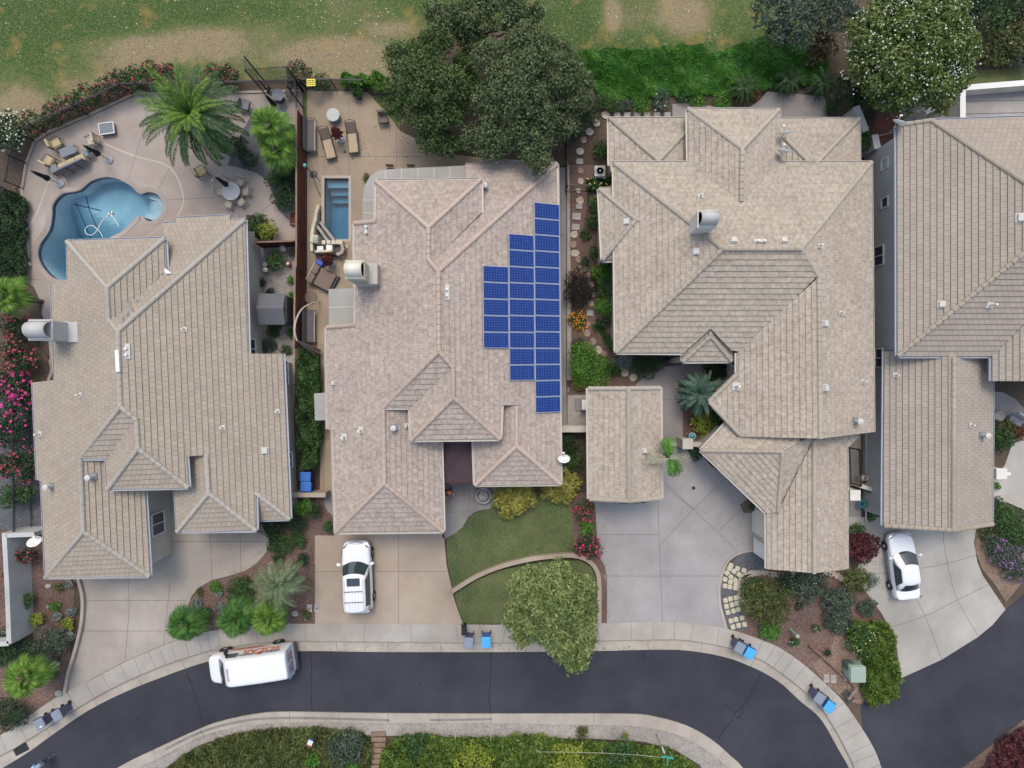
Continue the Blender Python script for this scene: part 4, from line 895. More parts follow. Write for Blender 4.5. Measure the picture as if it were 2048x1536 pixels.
# chimneys
def chimney(root,px,py,z0,z1,w,d,out,mat,capm,base=None,vert=False):
    """px,py: middle of the top as seen; out: angle the opening faces"""
    c=G(px,py,z1); l=Vector(root.location); mb=MB(); mb.rbox((c.x,c.y,(z0+z1)/2),(w,d,z1-z0),mat,0,.02); 
    if base: bx,by,bw,bd,bz=base; mb.rbox((c.x+bx,c.y+by,bz/2),(bw,bd,bz),mat,0,.02)
    mb.box((c.x,c.y,z1-.05),(w+.12,d+.12,.1),mat)
    mb.v=[(a-l.x,b-l.y,e-l.z) for a,b,e in mb.v]; ch=mb.build('chimney',root)
    # half-round metal shroud along x
    cm=MB(); n=12; hw=.36; L=w*.95; ox=math.cos(R(out)); vs=[];fs=[]
    for i in range(n+1):
        a=math.pi*i/n
        for x in (-L/2,L/2):
            for r in (1.0,.9): vs.append((c.x+x,c.y+math.cos(a)*d*.42*r,z1+math.sin(a)*.55*r+.02))
    for i in range(n):
        o=i*4; fs+= [(o,o+2,o+6,o+4),(o+1,o+5,o+7,o+3),(o,o+4,o+5,o+1),(o+2,o+3,o+7,o+6)]
    cm.raw(vs,fs,capm)
    for k in (-1,1): cm.box((c.x,c.y+k*d*.46,z1+.05),(w,.08,.1),capm)
    cm.lathe((c.x,c.y,z1-.02),[(.16,0),(.16,.3),(.12,.3)],'darkgrey',12)
    cm.v=[(a-l.x,b-l.y,e-l.z) for a,b,e in cm.v]; cm.build('chimney_cap',ch,True)
    return ch
chimney(h1,81,660,0,5.6,1.25,1.1,180,'greystucco','capmetal',base=(.75,0,1.1,1.2,4.4))
chimney(h2,710,540,0,6.0,1.0,1.0,180,'stucco','offwhite',base=(.35,0,1.3,1.2,4.9))
chimney(h3,1415,438,3.5,6.6,1.0,.88,0,'whitestucco','capmetal')
# small things on the roofs
def vent(root,pl,px,py,kind,rz=0,sc=1.0):
    p=pl.at(px,py); l=Vector(root.location); mb=MB(); dd=math.atan2(pl.d.y,pl.d.x); tilt=math.atan(pl.s)
    def fl(w,dp,h,m,up=.05,x=0,y=0):
        c=p+Vector((pl.d.x*x-pl.d.y*y,pl.d.y*x+pl.d.x*y,-pl.s*x+up)); rot=Matrix.Rotation(dd,3,'Z')@Matrix.Rotation(tilt,3,'Y')
        vs=[]; 
        for zz,t_ in ((-h/2,1),(h/2,.9)):
            for a,b_ in ((-1,-1),(1,-1),(1,1),(-1,1)): vs.append(c+rot@Vector((a*w/2*t_,b_*dp/2*t_,zz)))
        mb.raw(vs,[(0,3,2,1),(4,5,6,7),(0,1,5,4),(1,2,6,5),(2,3,7,6),(3,0,4,7)],m)
    if kind=='box': fl(.42*sc,.42*sc,.03,'ventpaint',.07); fl(.32*sc,.34*sc,.16,'ventpaint',.14)
    elif kind=='flat': fl(.28*sc,.9*sc,.05,'ventpaint',.08); fl(.14,.14,.2,'white',.15,-.05,-.2); fl(.14,.14,.2,'white',.15,-.05,.15)
    elif kind=='pipe':
        fl(.26*sc,.30*sc,.03,'ventpaint',.075); mb.lathe(p+Vector((0,0,.05)),[(.055*sc,0),(.05*sc,.38*sc),(.035*sc,.38*sc)],'offwhite',10)
    elif kind=='cap':
        fl(.40*sc,.42*sc,.03,'steel',.075); mb.lathe(p+Vector((0,0,.05)),[(.11,0),(.10,.40),(.17,.42),(.17,.52),(.02,.58)],'ventpaint',14)
    mb.v=[(a-l.x,b_-l.y,e-l.z) for a,b_,e in mb.v]; return mb.build('roof_vent',root,False)
for a in [(E,371,659,'pipe'),(E,257,703,'flat'),(E,447,855,'pipe'),(E,531,901,'box'),(E,556,823,'pipe'),(W,82,868,'pipe',0,1.2),(W,105,972,'cap'),(DE,188,953,'cap'),(W,163,790,'pipe')]: vent(h1,*a)
mb=MB(); p=W.at(239,722); mb.box(p+Vector((0,0,.14)),(.22,1.25,.12),'white',R(3)); world_child(mb,'ridge_vent',h1)
for a in [(W2,733,461,'flat',0,.6),(E2,895,585,'flat',0,1.0),(EA2 if 0 else NB2,970,376,'cap'),(W2,668,766,'box',0,.7),(W2,689,874,'pipe',0,1.5),(W2,722,860,'pipe',0,1.4),(DE2,790,855,'cap'),(DE2,814,851,'pipe')]: vent(h2,*a)
for a in [(W3,1252,444,'box'),(W3,1391,504,'box'),(N3,1466,481,'box'),(N3,1566,481,'box'),(N3,1519,482,'flat',0,.8),(E3,1638,492,'pipe'),(E3,1649,647,'box'),(E3,1680,626,'pipe'),(E3,1724,763,'pipe'),(WR,1471,773,'pipe',0,1.6),(E3,1650,776,'box'),(E3,1710,842,'cap'),(N3,1400,392,'pipe')]: vent(h3,*a)
for a in [(W4,1881,609,'box'),(S4,1978,611,'pipe',0,1.4),(W4,2040,436,'box',0,1.3),(W4b,1789,750,'pipe'),(E4b,1939,850,'pipe'),(E4b,1962,870,'cap')]: vent(h4,*a)
vent(h5,EC,1288,901,'box',0,.8)
# covers and awnings
def canopy_thing(name,label,pts,z,mat,th=.10,posts=(),ribs=0,slope=None):
    g=G(*pts[0],z); root=empty(name,(g.x,g.y,0),label,'patio cover'); mb=MB(); P=PX(pts,z); zt=z if slope is None else [z+q for q in slope]
    mb.prism(P,z-th-.05,zt,mat)
    world_child(mb,'cover_panel',root)
    if posts:
        mb=pieces(root,'post')
        for p in posts: g=G(*p,z); mb.rbox((g.x,g.y,(z-th-.05)/2),(.14,.14,z-th-.05),'offwhite')
    if ribs:
        mb=MB(); x0=pts[0];x1=pts[1]
        for a,b in ribs: ribbon(mb,PX([a,b],z),.035,(z if slope is None else z+.02)+.012,'gutterm')
        world_child(mb,'seam',root)
    return root
canopy_thing('patio_cover','long curved grey patio cover wrapping the north end of the solar panel house',[(725,445),(725,400),(729,372),(740,352),(757,341),(785,338),(931,331),(931,357),(753,361),(752,444)],2.55,'cover',posts=((730,440),(742,354),(850,337)),ribs=[((770,341),(772,360)),((803,338),(804,360)),((836,336),(836,360)),((868,335),(868,360)),((900,333),(900,358)),((726,400),(752,400)),((728,425),(752,427))])
canopy_thing('patio_cover','square beige patio cover below the cream chimney',[(657,578),(709,576),(711,649),(658,652)],2.6,'cover',posts=((660,582),(661,648)),ribs=[((658,615),(709,613))])
canopy_thing('door_awning','small beige door awning beside the tall green hedge',[(628,787),(655,785),(656,840),(630,841)],2.4,'cover')
canopy_thing('entry_canopy','dark purple brown entry canopy between the two front roof wings',[(882,880),(915,880),(948,880),(949,965),(915,968),(884,964)],2.55,'canopy',slope=[.0,.35,.0,0,.35,0],ribs=0)

for k,(x,y,a) in enumerate(((272,604,5),(262,622,12),(252,630,-8),(243,640,3),(258,612,20))):
    p=NB.at(x,y); mb=MB(); mb.box(p+Vector((0,0,.10)),(.30,.34,.03),'tile_one' if 0 else 'cap_one',R(a),1,(R(18),'X')); world_child(mb,'loose_tile',h1)
p=NB.at(335,546); mb=MB(); mb.raw([p+Vector((-.12,.30,.10)),p+Vector((.30,-.05,.10)),p+Vector((-.12,-.12,.10)),p+Vector((0,.0,.16))],[(0,2,1),(0,3,2),(2,3,1),(0,1,3)],'white'); world_child(mb,'flashing',h1)
# ---------------------------------------------------------------- solar panels
m,nt,b=nmat('solarcell'); uv=coords(nt,'UV')
br=N(nt,'ShaderNodeTexBrick'); br.offset=0; br.inputs['Scale'].default_value=1; br.inputs['Brick Width'].default_value=.16; br.inputs['Row Height'].default_value=.16; br.inputs['Mortar Size'].default_value=.0075; br.inputs['Mortar Smooth'].default_value=.1
br.inputs['Color1'].default_value=(.007,.024,.125,1); br.inputs['Color2'].default_value=(.010,.034,.175,1); br.inputs['Mortar'].default_value=(.075,.125,.29,1)
nt.links.new(uv,br.inputs['Vector']); nt.links.new(br.outputs['Color'],b.inputs['Base Color']); b.inputs['Roughness'].default_value=.25; b.inputs['Specular IOR Level'].default_value=.12
plain('alu',(.30,.34,.43),.5)
cols=[('left',965,1017,[533,566,599,632,665,697]),('middle',1017,1068,[470,502,535,567,599,632,665,697,730,761]),('right',1068,1119,[408,440,472,504,536,568,600,632,664,697,729,761,793,825])]
ordn=['topmost','second','third','fourth','fifth','sixth','seventh','eighth','ninth','tenth','eleventh','twelfth','lowest']
pp_=None
for cn,xa,xb,ys in cols:
    for i in range(len(ys)-1):
        skew=(ys[i]-400)*.006
        c=E2.at((xa+xb)/2+skew,(ys[i]+ys[i+1])/2); a=E2.at(xa+skew,ys[i]); a2=E2.at(xb+skew,ys[i]); w_=(a2-a).length-.03; h_=(E2.at(xa,ys[i+1])-E2.at(xa,ys[i])).length-.02
        if pp_ is None:
            pp_=empty('solar_panel',(0,0,0),'x','solar panel','solar panels on the middle house roof'); L_,W_=1.56,.985; x0=L_/2; y0_=W_/2
            mb=MB()
            for bx in (((0,-y0_+.015,0),(L_,.03,.04)),((0,y0_-.015,0),(L_,.03,.04)),((-x0+.015,0,0),(.03,W_-.06,.04)),((x0-.015,0,0),(.03,W_-.06,.04))): mb.box(bx[0],bx[1],'alu')
            mb.build('frame',pp_); mb=MB(); X,Y=x0-.03,y0_-.03
            mb.face([(-X,-Y,.012),(X,-Y,.012),(X,Y,.012),(-X,Y,.012)],'solarcell',[(u,v) for u,v in ((0,.004),(9.36*.16+.0,.004),(9.36*.16,.96),(0,.96))]); mb.face([(-X,Y,-.012),(X,Y,-.012),(X,-Y,-.012),(-X,-Y,-.012)],'black'); mb.build('cell_sheet',pp_); o=pp_
        else: o=copy_tree(pp_)
        o.location=c+Vector((0,0,.14)); o.scale=(w_/1.56,h_/.985,1)
        ex=Vector((E2.d.x,E2.d.y,-E2.s)).normalized(); ey=Vector((-E2.d.y,E2.d.x,0)); ez=ex.cross(ey)
        o.rotation_euler=Matrix((ex,ey,ez)).transposed().to_euler()
        nm=ordn[i] if i<len(ys)-2 else 'lowest'
        o['label']=f'blue solar panel, {nm} of the {cn} column on the pinkish roof'
# ---------------------------------------------------------------- fences
def iron_fence(name,label,pts,h,gap=.13,base=None):
    """pts: ground pixels"""
    P=[G(*p) for p in pts]; root=empty(name,P[0],label,'fence'); mr=pieces(root,'rail'); mp=pieces(root,'post'); mk=MB()
    for a,b in zip(P,P[1:]):
        L=(b-a).length; n=max(1,int(L/gap)); d=(b-a)/L; s=Vector((-d.y,d.x,0)); az=math.atan2(d.y,d.x)
        for z in (.15,h-.12): mr.box((a+b)/2+Vector((0,0,z)),(L,.035,.035),'iron',az)
        mr.box((a+b)/2+Vector((0,0,h)),(L,.045,.04),'iron',az)
        for k in range(n): mk.box(a+d*(L*(k+.5)/n)+Vector((0,0,h/2)),(.018,.018,h-.05),'iron',az)
        m=max(1,round(L/2.4))
        for k in range(m+1): mp.box(a+d*(L*k/m)+Vector((0,0,h/2+.04)),(.06,.06,h+.08),'iron',az)
    for q,nm in ((mk,'picket'),):
        o=world_child(q,nm,root); 
        if nm=='picket': o['kind']='stuff'
    if base:
        q=MB(); wall_path(q,[p.xy for p in P],.16,0,.17,base); world_child(q,'kerb',root)
    return root
iron_fence('iron_fence','long black iron fence along the curved edge of the pool terrace',[(48,378),(56,328),(73,284),(96,268),(180,232),(268,191),(300,189),(470,187),(606,183)],1.5,base='pinkconc')
iron_fence('iron_fence','short black iron fence panel meeting the brown fence at the top',[(607,186),(609,243)],1.5)
iron_fence('iron_fence','black iron fence behind the potted shrubs of the tan patio',[(614,181),(735,183)],1.5)
iron_fence('iron_gate','black iron fence stub at the far left edge of the pool terrace',[(-40,360),(0,372),(48,395)],1.5)
iron_fence('iron_fence','black iron fence between the left house and the pink flowering shrubs',[(62,770),(66,1055)],1.5)
iron_fence('iron_fence','thin dark fence between the big oak and the stepping stone garden',[(1131,212),(1131,385)],1.4)
iron_fence('iron_gate','small black gate across the stepping stone path',[(1131,383),(1178,383)],1.2)
iron_fence('iron_gate','black iron gate between the angled wing and the grey side wall',[(1697,895),(1699,965)],1.3)
iron_fence('iron_fence','short black fence on the white pillar wall of the side path',[(1700,972),(1740,985)],.9)
def board_fence(name,label,pts,h,mat='redwood'):
    P=[G(*p) for p in pts]; root=empty(name,P[0],label,'fence'); mb=MB(); mr=pieces(root,'rail')
    for a,b in zip(P,P[1:]):
        L=(b-a).length; n=int(L/.155); d=(b-a)/L; az=math.atan2(d.y,d.x)
        for k in range(n): mb.box(a+d*(L*(k+.5)/n)+Vector((0,0,h/2)),(L/n-.008,.025,h+random.uniform(-.01,.01)),mat,az)
        s=Vector((-d.y,d.x,0))
        mr.box((a+b)/2+Vector((0,0,h+.02)),(L,.11,.04),'oldwood',az)
        for z in (.3,h-.3): mr.box((a+b)/2+s*.04+Vector((0,0,z)),(L,.05,.09),mat,az)
    world_child(mb,'board',root)['kind']='stuff'; return root
board_fence('board_fence','tall reddish brown board fence between the two back yards',[(613,243),(613,500),(612,545)],1.78)
board_fence('board_fence','lower reddish brown board fence below the folded grey umbrella',[(611,545),(609,700)],1.82)
board_fence('board_fence','short brown cross fence beside the gravel side yard',[(526,496),(604,493)],1.5)
# tall net screen on posts
g0=G(534,188); root=empty('net_screen',g0,'tall dark net screen on black posts above the terrace fence','net'); tops=[(488,112),(489,139),(573,133),(572,170)]
Pn=[G(x,y,2.95) for x,y in tops]; mb=pieces(root,'post')
for p in Pn: mb.tube([(p.x,p.y,0),(p.x,p.y,2.95)],.045,'iron',6)
mb=pieces(root,'rail')
for a,b in zip(Pn,Pn[1:]): mb.tube([a,b],.02,'iron',5); mb.tube([a-Vector((0,0,1.9)),b-Vector((0,0,1.9))],.015,'iron',5)
m,nt,b=nmat('netting'); tr_=nt.nodes.new('ShaderNodeBsdfTransparent'); mx=nt.nodes.new('ShaderNodeMixShader'); mx.inputs[0].default_value=.30; b.inputs['Base Color'].default_value=(.03,.04,.06,1); nt.links.new(tr_.outputs[0],mx.inputs[1]); nt.links.new(b.outputs[0],mx.inputs[2]); nt.links.new(mx.outputs[0],nt.nodes['Material Output'].inputs[0])
mb=MB()
for a,b in zip(Pn,Pn[1:]): mb.face([a-Vector((0,0,1.9)),b-Vector((0,0,1.9)),b,a],'netting')
world_child(mb,'netting',root)
# ---------------------------------------------------------------- walls, pillars
def wall(label,pts,th,h,mat,z=0,name='garden_wall',cat='wall',sm=0,zpx=None):
    mb=MB(); P=PX(pts,h if zpx is None else zpx); P=smooth_line(P,sm) if sm else P
    wall_path(mb,P,th,z,h,mat); c=P[0]; o=mb.build(name); return tag(o,label,cat)
wall('low curved tan wall sweeping across the front lawn',[(903,1184),(950,1155),(1000,1134),(1060,1119),(1110,1113),(1150,1112),(1180,1124),(1196,1148),(1199,1185),(1199,1247)],.27,.42,'tanconc',sm=6)
wall('thin straight kerb wall between tan driveway and front lawn',[(902,1186),(912,1218),(923,1248)],.16,.28,'tanconc')
wall('curved concrete kerb wall on the left side of the left driveway',[(149,1140),(157,1165),(164,1200),(161,1250),(148,1305),(136,1345),(128,1387)],.20,.32,'beigeconc',sm=5)
wall('curved concrete kerb between the big driveway and the paver steps',[(1452,1259),(1440,1209),(1438,1180),(1442,1152),(1454,1125),(1478,1107),(1510,1100)],.16,.14,'sidewalk',sm=5)
wall('tan wall with a blue bin leaning on it between the left houses',[(578,990),(651,990)],.3,1.1,'tanconc',zpx=1.1)
wall('pale wall between the solar panel house and the small detached building',[(1121,858),(1178,858)],.42,1.3,'stucco')
wall('low wall to the left of the square courtyard pillar',[(1320,888),(1362,889)],.25,.25,'darkgrey' if 0 else 'stucco')
wall('low pale wall joining the square courtyard pillar to the angled wing',[(1384,889),(1405,889)],.30,1.0,'stucco')
wall('tall white wall at the left edge with a pale top',[(8,1066),(14,1180),(18,1287)],.30,1.75,'greystucco')
wall('short pale wall branching right from the left edge wall',[(12,1071),(68,1069)],.28,1.75,'greystucco')
wall('short wall continuing beyond the frame from the end of the left edge wall',[(17,1287),(-60,1292)],.30,1.75,'greystucco')
wall('pale grey garden wall left of the red patio, upper piece',[(1713,212),(1722,235),(1733,262)],.42,1.5,'greystucco')
wall('pale grey garden wall left of the red patio, lower piece',[(1750,269),(1756,297)],.42,1.5,'greystucco')
wall('pale wall with a cream cap along the grey side path',[(1722,972),(1752,981)],.26,1.0,'offwhite')
slab('red_patio',[(1745,235),(1795,225),(1830,235),(1830,330),(1745,330)],.07,'redconc',joints=[('lightjoint',.05,(1745,275),(1795,262))],base=0)
slab('side_path',[(1805,215),(1850,213),(1905,240),(1905,262),(1805,262)],.08,'darkconc',base=0)
def pillar(label,px,py,w,h,mat='greystucco'):
    g=G(px,py,h); root=empty('pillar',(g.x,g.y,0),label,'pillar'); mb=MB(); mb.rbox((0,0,(h-.08)/2),(w,w,h-.08),mat,0,.02); mb.build('shaft',root); mb=MB(); mb.rbox((0,0,h-.04),(w+.06,w+.06,.08),mat,0,.03); mb.build('cap',root)
pillar('square pale pillar beside the white striped palm leaves',1376,888,.62,1.7,'stucco')
pillar('square pale pillar half under the small detached building roof',1328,888,.55,1.5,'stucco')
pillar('square white pillar at the grey side path',1711,991,.62,1.6,'whitestucco')
pillar('square white pillar right of the grey garage roof',2004,948,.64,1.6,'whitestucco')
wall('short white wall right of the white pillar at the right edge',[(2010,947),(2022,948)],.2,1.0,'whitestucco')
# timber rail, steps
g=G(1665,1333); root=empty('timber_edging',g,'long thin timber board edging in the corner mulch bed','edging'); mb=MB(); a,b=G(1620,1292,.35),G(1713,1376,.35); d=b-a; mb.box((a+b)/2-Vector((0,0,.17)),(d.length,.06,.36),'oldwood',math.atan2(d.y,d.x)); world_child(mb,'board',root)
mb=MB(); a,b=G(1712,1378,.5),G(1698,1398,.5); d=b-a; mb.box((a+b)/2,(d.length,.16,.06),'oldwood',math.atan2(d.y,d.x)); mb.box(a-Vector((0,0,.25)),(.1,.1,.5),'oldwood'); mb.box(b-Vector((0,0,.25)),(.1,.1,.5),'oldwood'); world_child(mb,'end_post',root)
mb=MB(); g=G(1694,1391); mb.rbox((g.x,g.y,.08),(.55,.8,.14),'darkgrey',R(40)); tag(mb.build('ground_box'),'dark lid on the ground beside the end of the timber board','lid')
root=empty('timber_steps',G(755,1490),'old timber steps going down between the bushes below the gravel','steps')
for i in range(7):
    mb=MB(); g=G(757+ (i%2),1466+i*11); mb.rbox((g.x,g.y,.10-.0*i),(1.0,.30,.12),'oldwood',R(random.uniform(-3,3))); world_child(mb,'step',root)
# ---------------------------------------------------------------- bins and mailbox
def bin_(body,dark,lid,kind):
    root=empty('wheelie_bin',(0,0,0),'x','wheelie bin'); mb=MB()
    # tapered body
    pr=[(.21,.24,.08),(.235,.27,.45),(.27,.32,.93),(.29,.34,.95),(.29,.34,1.0)]; vs=[];fs=[]
    for hx,hy,z in pr:
        for a,b_ in ((-1,-.8),(-.8,-1),(.8,-1),(1,-.8),(1,.8),(.8,1),(-.8,1),(-1,.8)): vs.append((a*hx,b_*hy,z))
    for k in range(len(pr)-1):
        for j in range(8): fs.append((k*8+j,k*8+(j+1)%8,k*8+8+(j+1)%8,k*8+8+j))
    fs.append(tuple(range(7,-1,-1))); fs.append(tuple(range(32,40))); mb.raw(vs,fs,dark); mb.build('body',root)
    mb=MB(); mb.rbox((0,-.02,1.035),(.62,.70,.07),lid,0,.06); mb.rbox((0,-.05,1.075),(.50,.50,.03),lid,0,.06); l=mb.build('lid',root)
    mb=MB(); mb.tube([(-.25,.39,1.0),(.25,.39,1.0)],.02,dark,6); 
    for x in (-.25,-.09,.09,.25): mb.box((x,.36,1.0),(.03,.08,.05),'black')
    mb.build('handle',root)
    for x in (-.27,.27): mb=MB(); mb.lathe((x,.25,.12),[(.02,-.03),(.12,-.03),(.12,.03),(.02,.03)],'rubber',14,(1,0,0)); mb.build('wheel',root)
    return root
protos={}
def place_bin(kind,px,py,rz,label,group='wheelie bins put out along the kerb'):
    cfg={'grey':('bingrey','bindark','bingrey'),'blue':('binblue','binbluedark','binblue'),'big':('bluebig','bluebigd','bluebig')}[kind]
    if kind not in protos: protos[kind]=o=bin_(*cfg,kind)
    else: o=copy_tree(protos[kind])
    g=G(px,py,1.05); o.location=(g.x,g.y,.12 if kind!='big' else .1); o.rotation_euler=(0,0,R(rz)); tag(o,label,'wheelie bin',group); return o
place_bin('grey',82,1446,28,'grey wheelie bin with a white sticker, leftmost on the kerb')
place_bin('grey',116,1429,28,'grey wheelie bin right of the one with a white sticker')
place_bin('grey',937,1284,-2,'grey wheelie bin beside the black mailbox')
place_bin('blue',972,1283,1,'light blue wheelie bin alone near the willow like tree')
place_bin('grey',1479,1294,-28,'grey wheelie bin at the kerb below the paver steps')
place_bin('blue',1499,1305,-28,'light blue wheelie bin at the kerb below the paver steps')
place_bin('grey',1638,1395,-35,'grey wheelie bin at the road corner near the green box')
place_bin('blue',1658,1412,-35,'light blue wheelie bin at the road corner near the green box')
place_bin('big',611,953,88,'deep blue bin behind the tan wall, upper of two',"deep blue bins behind the tan wall")
place_bin('big',612,973,88,'deep blue bin behind the tan wall, lower of two',"deep blue bins behind the tan wall")
g=G(80,1453,1.19); mb=MB(); mb.box((g.x+.08,g.y-.0,1.22),(.18,.1,.01),'white',R(28)); tag(mb.build('sticker'),'small white sticker lying on the leftmost grey bin lid','sticker')
g=G(928,1259,1.15); root=empty('mailbox',(g.x,g.y,.12),'black mailbox on a post at the sidewalk beside the grey bin','mailbox')
mb=MB(); mb.rbox((0,0,.55),(.12,.12,1.05),'black',0,.02); mb.build('post',root); mb=MB(); mb.lathe((0,-.28,1.12),[(.17,0),(.17,.55),(.15,.56)],'black',16,(0,1,0)); mb.rbox((0,0,1.03),(.34,.55,.2),'black',0,.03); mb.build('box',root); mb=MB(); mb.box((0,-.30,1.12),(.12,.02,.06),'white'); mb.build('number_plate',root)
# ---------------------------------------------------------------- vehicles
def outline(hw,xr,xf,bul_f,bul_r,cr=.18):
    """closed outline, front first, going round; returns list of (x,y)"""
    pts=[]
    for i in range(9): t=-1+2*i/8; pts.append((xf-bul_f*abs(t)**2.2,hw*.97*t))       # front, y from - to +
    for i in range(1,8): t=i/8; pts.append((xf-bul_f-(xf-bul_f-xr-bul_r)*t,hw*(1+.02*math.sin(math.pi*t))))
    for i in range(9): t=1-2*i/8; pts.append((xr+bul_r*abs(t)**2.2,hw*.97*t))
    for i in range(1,8): t=i/8; pts.append((xr+bul_r+(xf-bul_f-xr-bul_r)*t,-hw*(1+.02*math.sin(math.pi*t))))
    return pts
def skin(mb,rings,mat,cap=True):
    n=len(rings[0]); vs=[p for r in rings for p in r]; fs=[]
    for k in range(len(rings)-1):
        for j in range(n): fs.append((k*n+j,k*n+(j+1)%n,(k+1)*n+(j+1)%n,(k+1)*n+j))
    if cap: fs.append(tuple(range((len(rings)-1)*n,len(rings)*n))); fs.append(tuple(range(n-1,-1,-1)))
    mb.raw(vs,fs,mat)
def loft_car(root,st,mat,name='body'):
    """st: (x, half width, z low, z shoulder, z top, crown) from rear to front"""
    mb=MB(); rings=[]
    for x,hw,zl,zs,zt,cr in st:
        h=[(hw*.80,zl),(hw*.97,zl+.08),(hw,(zl+zs)/2),(hw*.985,zs),(hw*.90,zt-.02),(hw*.62,zt+cr*.7),(hw*.3,zt+cr*.95)]
        rings.append([(x,-y,z) for y,z in h]+[(x,0,zt+cr)]+[(x,y,z) for y,z in h[::-1]])
    n=len(rings[0]); vs=[p for r in rings for p in r]; fs=[]
    for k in range(len(rings)-1):
        for j in range(n): fs.append((k*n+j,(k+1)*n+j,(k+1)*n+(j+1)%n,k*n+(j+1)%n))
    fs.append(tuple(range(n))); fs.append(tuple(range(len(rings)*n-1,(len(rings)-1)*n-1,-1))); mb.raw(vs,fs,mat)
    o=mb.build(name,root,True); md=o.modifiers.new('s','SUBSURF'); md.levels=1; md.render_levels=2; return o
def wheels(root,xs,hw,r,rim='chrome'):
    for x in xs:
        for sg in (-1,1):
            w=empty('wheel',(x,sg*(hw-.07),r),None,None); w.parent=root
            mb=MB(); mb.lathe((0,0,0),[(r*.62,-.1),(r*.95,-.1),(r,-.06),(r,.06),(r*.95,.1),(r*.62,.1)],'rubber',24,(0,1,0)); mb.build('tyre',w,True)
            mb=MB(); mb.lathe((0,sg*.07,0),[(r*.66,-.02),(r*.66,.02),(r*.2,.035),(.02,.04)] if sg>0 else [(.02,-.04),(r*.2,-.035),(r*.66,-.02),(r*.66,.02)],rim,16,(0,1,0)); mb.build('rim',w)
def cabin(root,base,zb,top,zt,mat,glass,segs,bulge=.04,v0=.06,v1=.90):
    """base/top outlines with equal counts; segs: {name:(start,end)} index ranges that are glazed"""
    n=len(base); lerp=lambda v:[(b[0]+(t[0]-b[0])*v,b[1]+(t[1]-b[1])*v,zb+(zt-zb)*v) for b,t in zip(base,top)]
    mb=MB(); cx=sum(p[0] for p in top)/n
    rings=[lerp(v) for v in (0,.5,1)]
    rings.append([(cx+(x-cx)*.90,y*.88,zt+.045) for x,y,z in rings[-1]]); rings.append([(cx+(x-cx)*.5,y*.5,zt+.07) for x,y,z in rings[2]]); skin(mb,rings,mat); mb.build('cabin',root,True)
    for nm,(a,b) in segs.items():
        g=MB(); lo,hi=lerp(v0),lerp(v1)
        for k in range(a,b):
            i,j=k%n,(k+1)%n; q=[lo[i],lo[j],hi[j],hi[i]]; q=[Vector(p) for p in q]; nn=(q[1]-q[0]).cross(q[3]-q[0]).normalized(); mid=sum(q,Vector())/4
            if nn.dot(mid-Vector((cx,0,(zb+zt)/2)))<0: nn=-nn
            g.face([p+nn*.012 for p in q],glass)
        g.build(nm,root,True)
def place_car(root,px,py,z,deg): g=G(px,py,z); root.location=(g.x,g.y,.10); root.rotation_euler=(0,0,R(deg))
def lamp(root,name,pts,mat):
    mb=MB(); mb.face(pts,mat); mb.build(name,root)
# SUV
suv=empty('parked_suv',(0,0,0),'white SUV with a sunroof and roof bars on the tan driveway','car')
loft_car(suv,[(-2.32,.78,.42,.80,1.00,.0),(-2.25,.90,.32,.85,1.06,.0),(-1.6,.95,.28,.88,1.10,.0),(0,.95,.26,.88,1.06,.0),(.95,.95,.26,.88,1.04,.02),(1.5,.94,.27,.84,1.0,.03),(1.95,.90,.30,.78,.90,.03),(2.22,.80,.33,.70,.80,.02),(2.32,.62,.36,.62,.70,.0)],'whitepaint')
bo=outline(.88,-2.22,1.12,.30,.12); to=outline(.68,-2.02,.38,.12,.10)
cabin(suv,bo,1.0,to,1.66,'whitepaint','glass',{'windscreen':(0,8),'side_window':(9,15),'rear_window':(17,23),'side_window_':(25,31)})
wheels(suv,(-1.42,1.42),.95,.36)
mb=MB(); mb.rbox((-.05,0,1.722),(.52,.84,.022),'glass',0,.05); mb.build('sunroof',suv)
for x in (-.62,-1.30):
    mb=MB(); mb.tube([(x,-.60,1.80),(x,.60,1.80)],.022,'darkgrey',5); mb.build('roof_bar',suv)
for y in (-.60,.60): mb=MB(); mb.tube([(.2,y,1.70),(.0,y,1.78),(-1.7,y,1.78),(-1.9,y,1.68)],.022,'white',5); mb.build('roof_rail',suv)
mb=MB(); 
for y in (-.3,-.1,.1,.3): mb.box((-1.0,y,1.732),(1.5,.015,.01),'gutterwhite')
mb.build('roof_rib',suv)
for sg in (-1,1):
    mb=MB(); mb.rbox((.92,sg*1.08,1.10),(.16,.26,.14),'whitepaint',R(-22*sg),.04); mb.tube([(.95,sg*.9,1.04),(.93,sg*1.0,1.07)],.025,'whitepaint',5); mb.build('mirror',suv)
    lamp(suv,'headlight',[(2.16,sg*.50,.845),(2.22,sg*.72,.80),(1.93,sg*.90,.84),(1.92,sg*.74,.935)],'chrome')
    lamp(suv,'tail_light',[(-2.0,sg*.93,.95),(-2.24,sg*.90,.95),(-2.20,sg*.85,1.16),(-2.0,sg*.88,1.12)],'red')
    mb=MB(); mb.box((0,sg*.955,.34),(2.0,.03,.14),'darkgrey'); mb.build('sill',suv)
mb=MB(); mb.tube([(2.20,-.42,.80),(2.30,0,.78),(2.20,.42,.80)],.03,'steel',6); mb.build('grille',suv)
place_car(suv,709,1160,1.5,90+2.2)
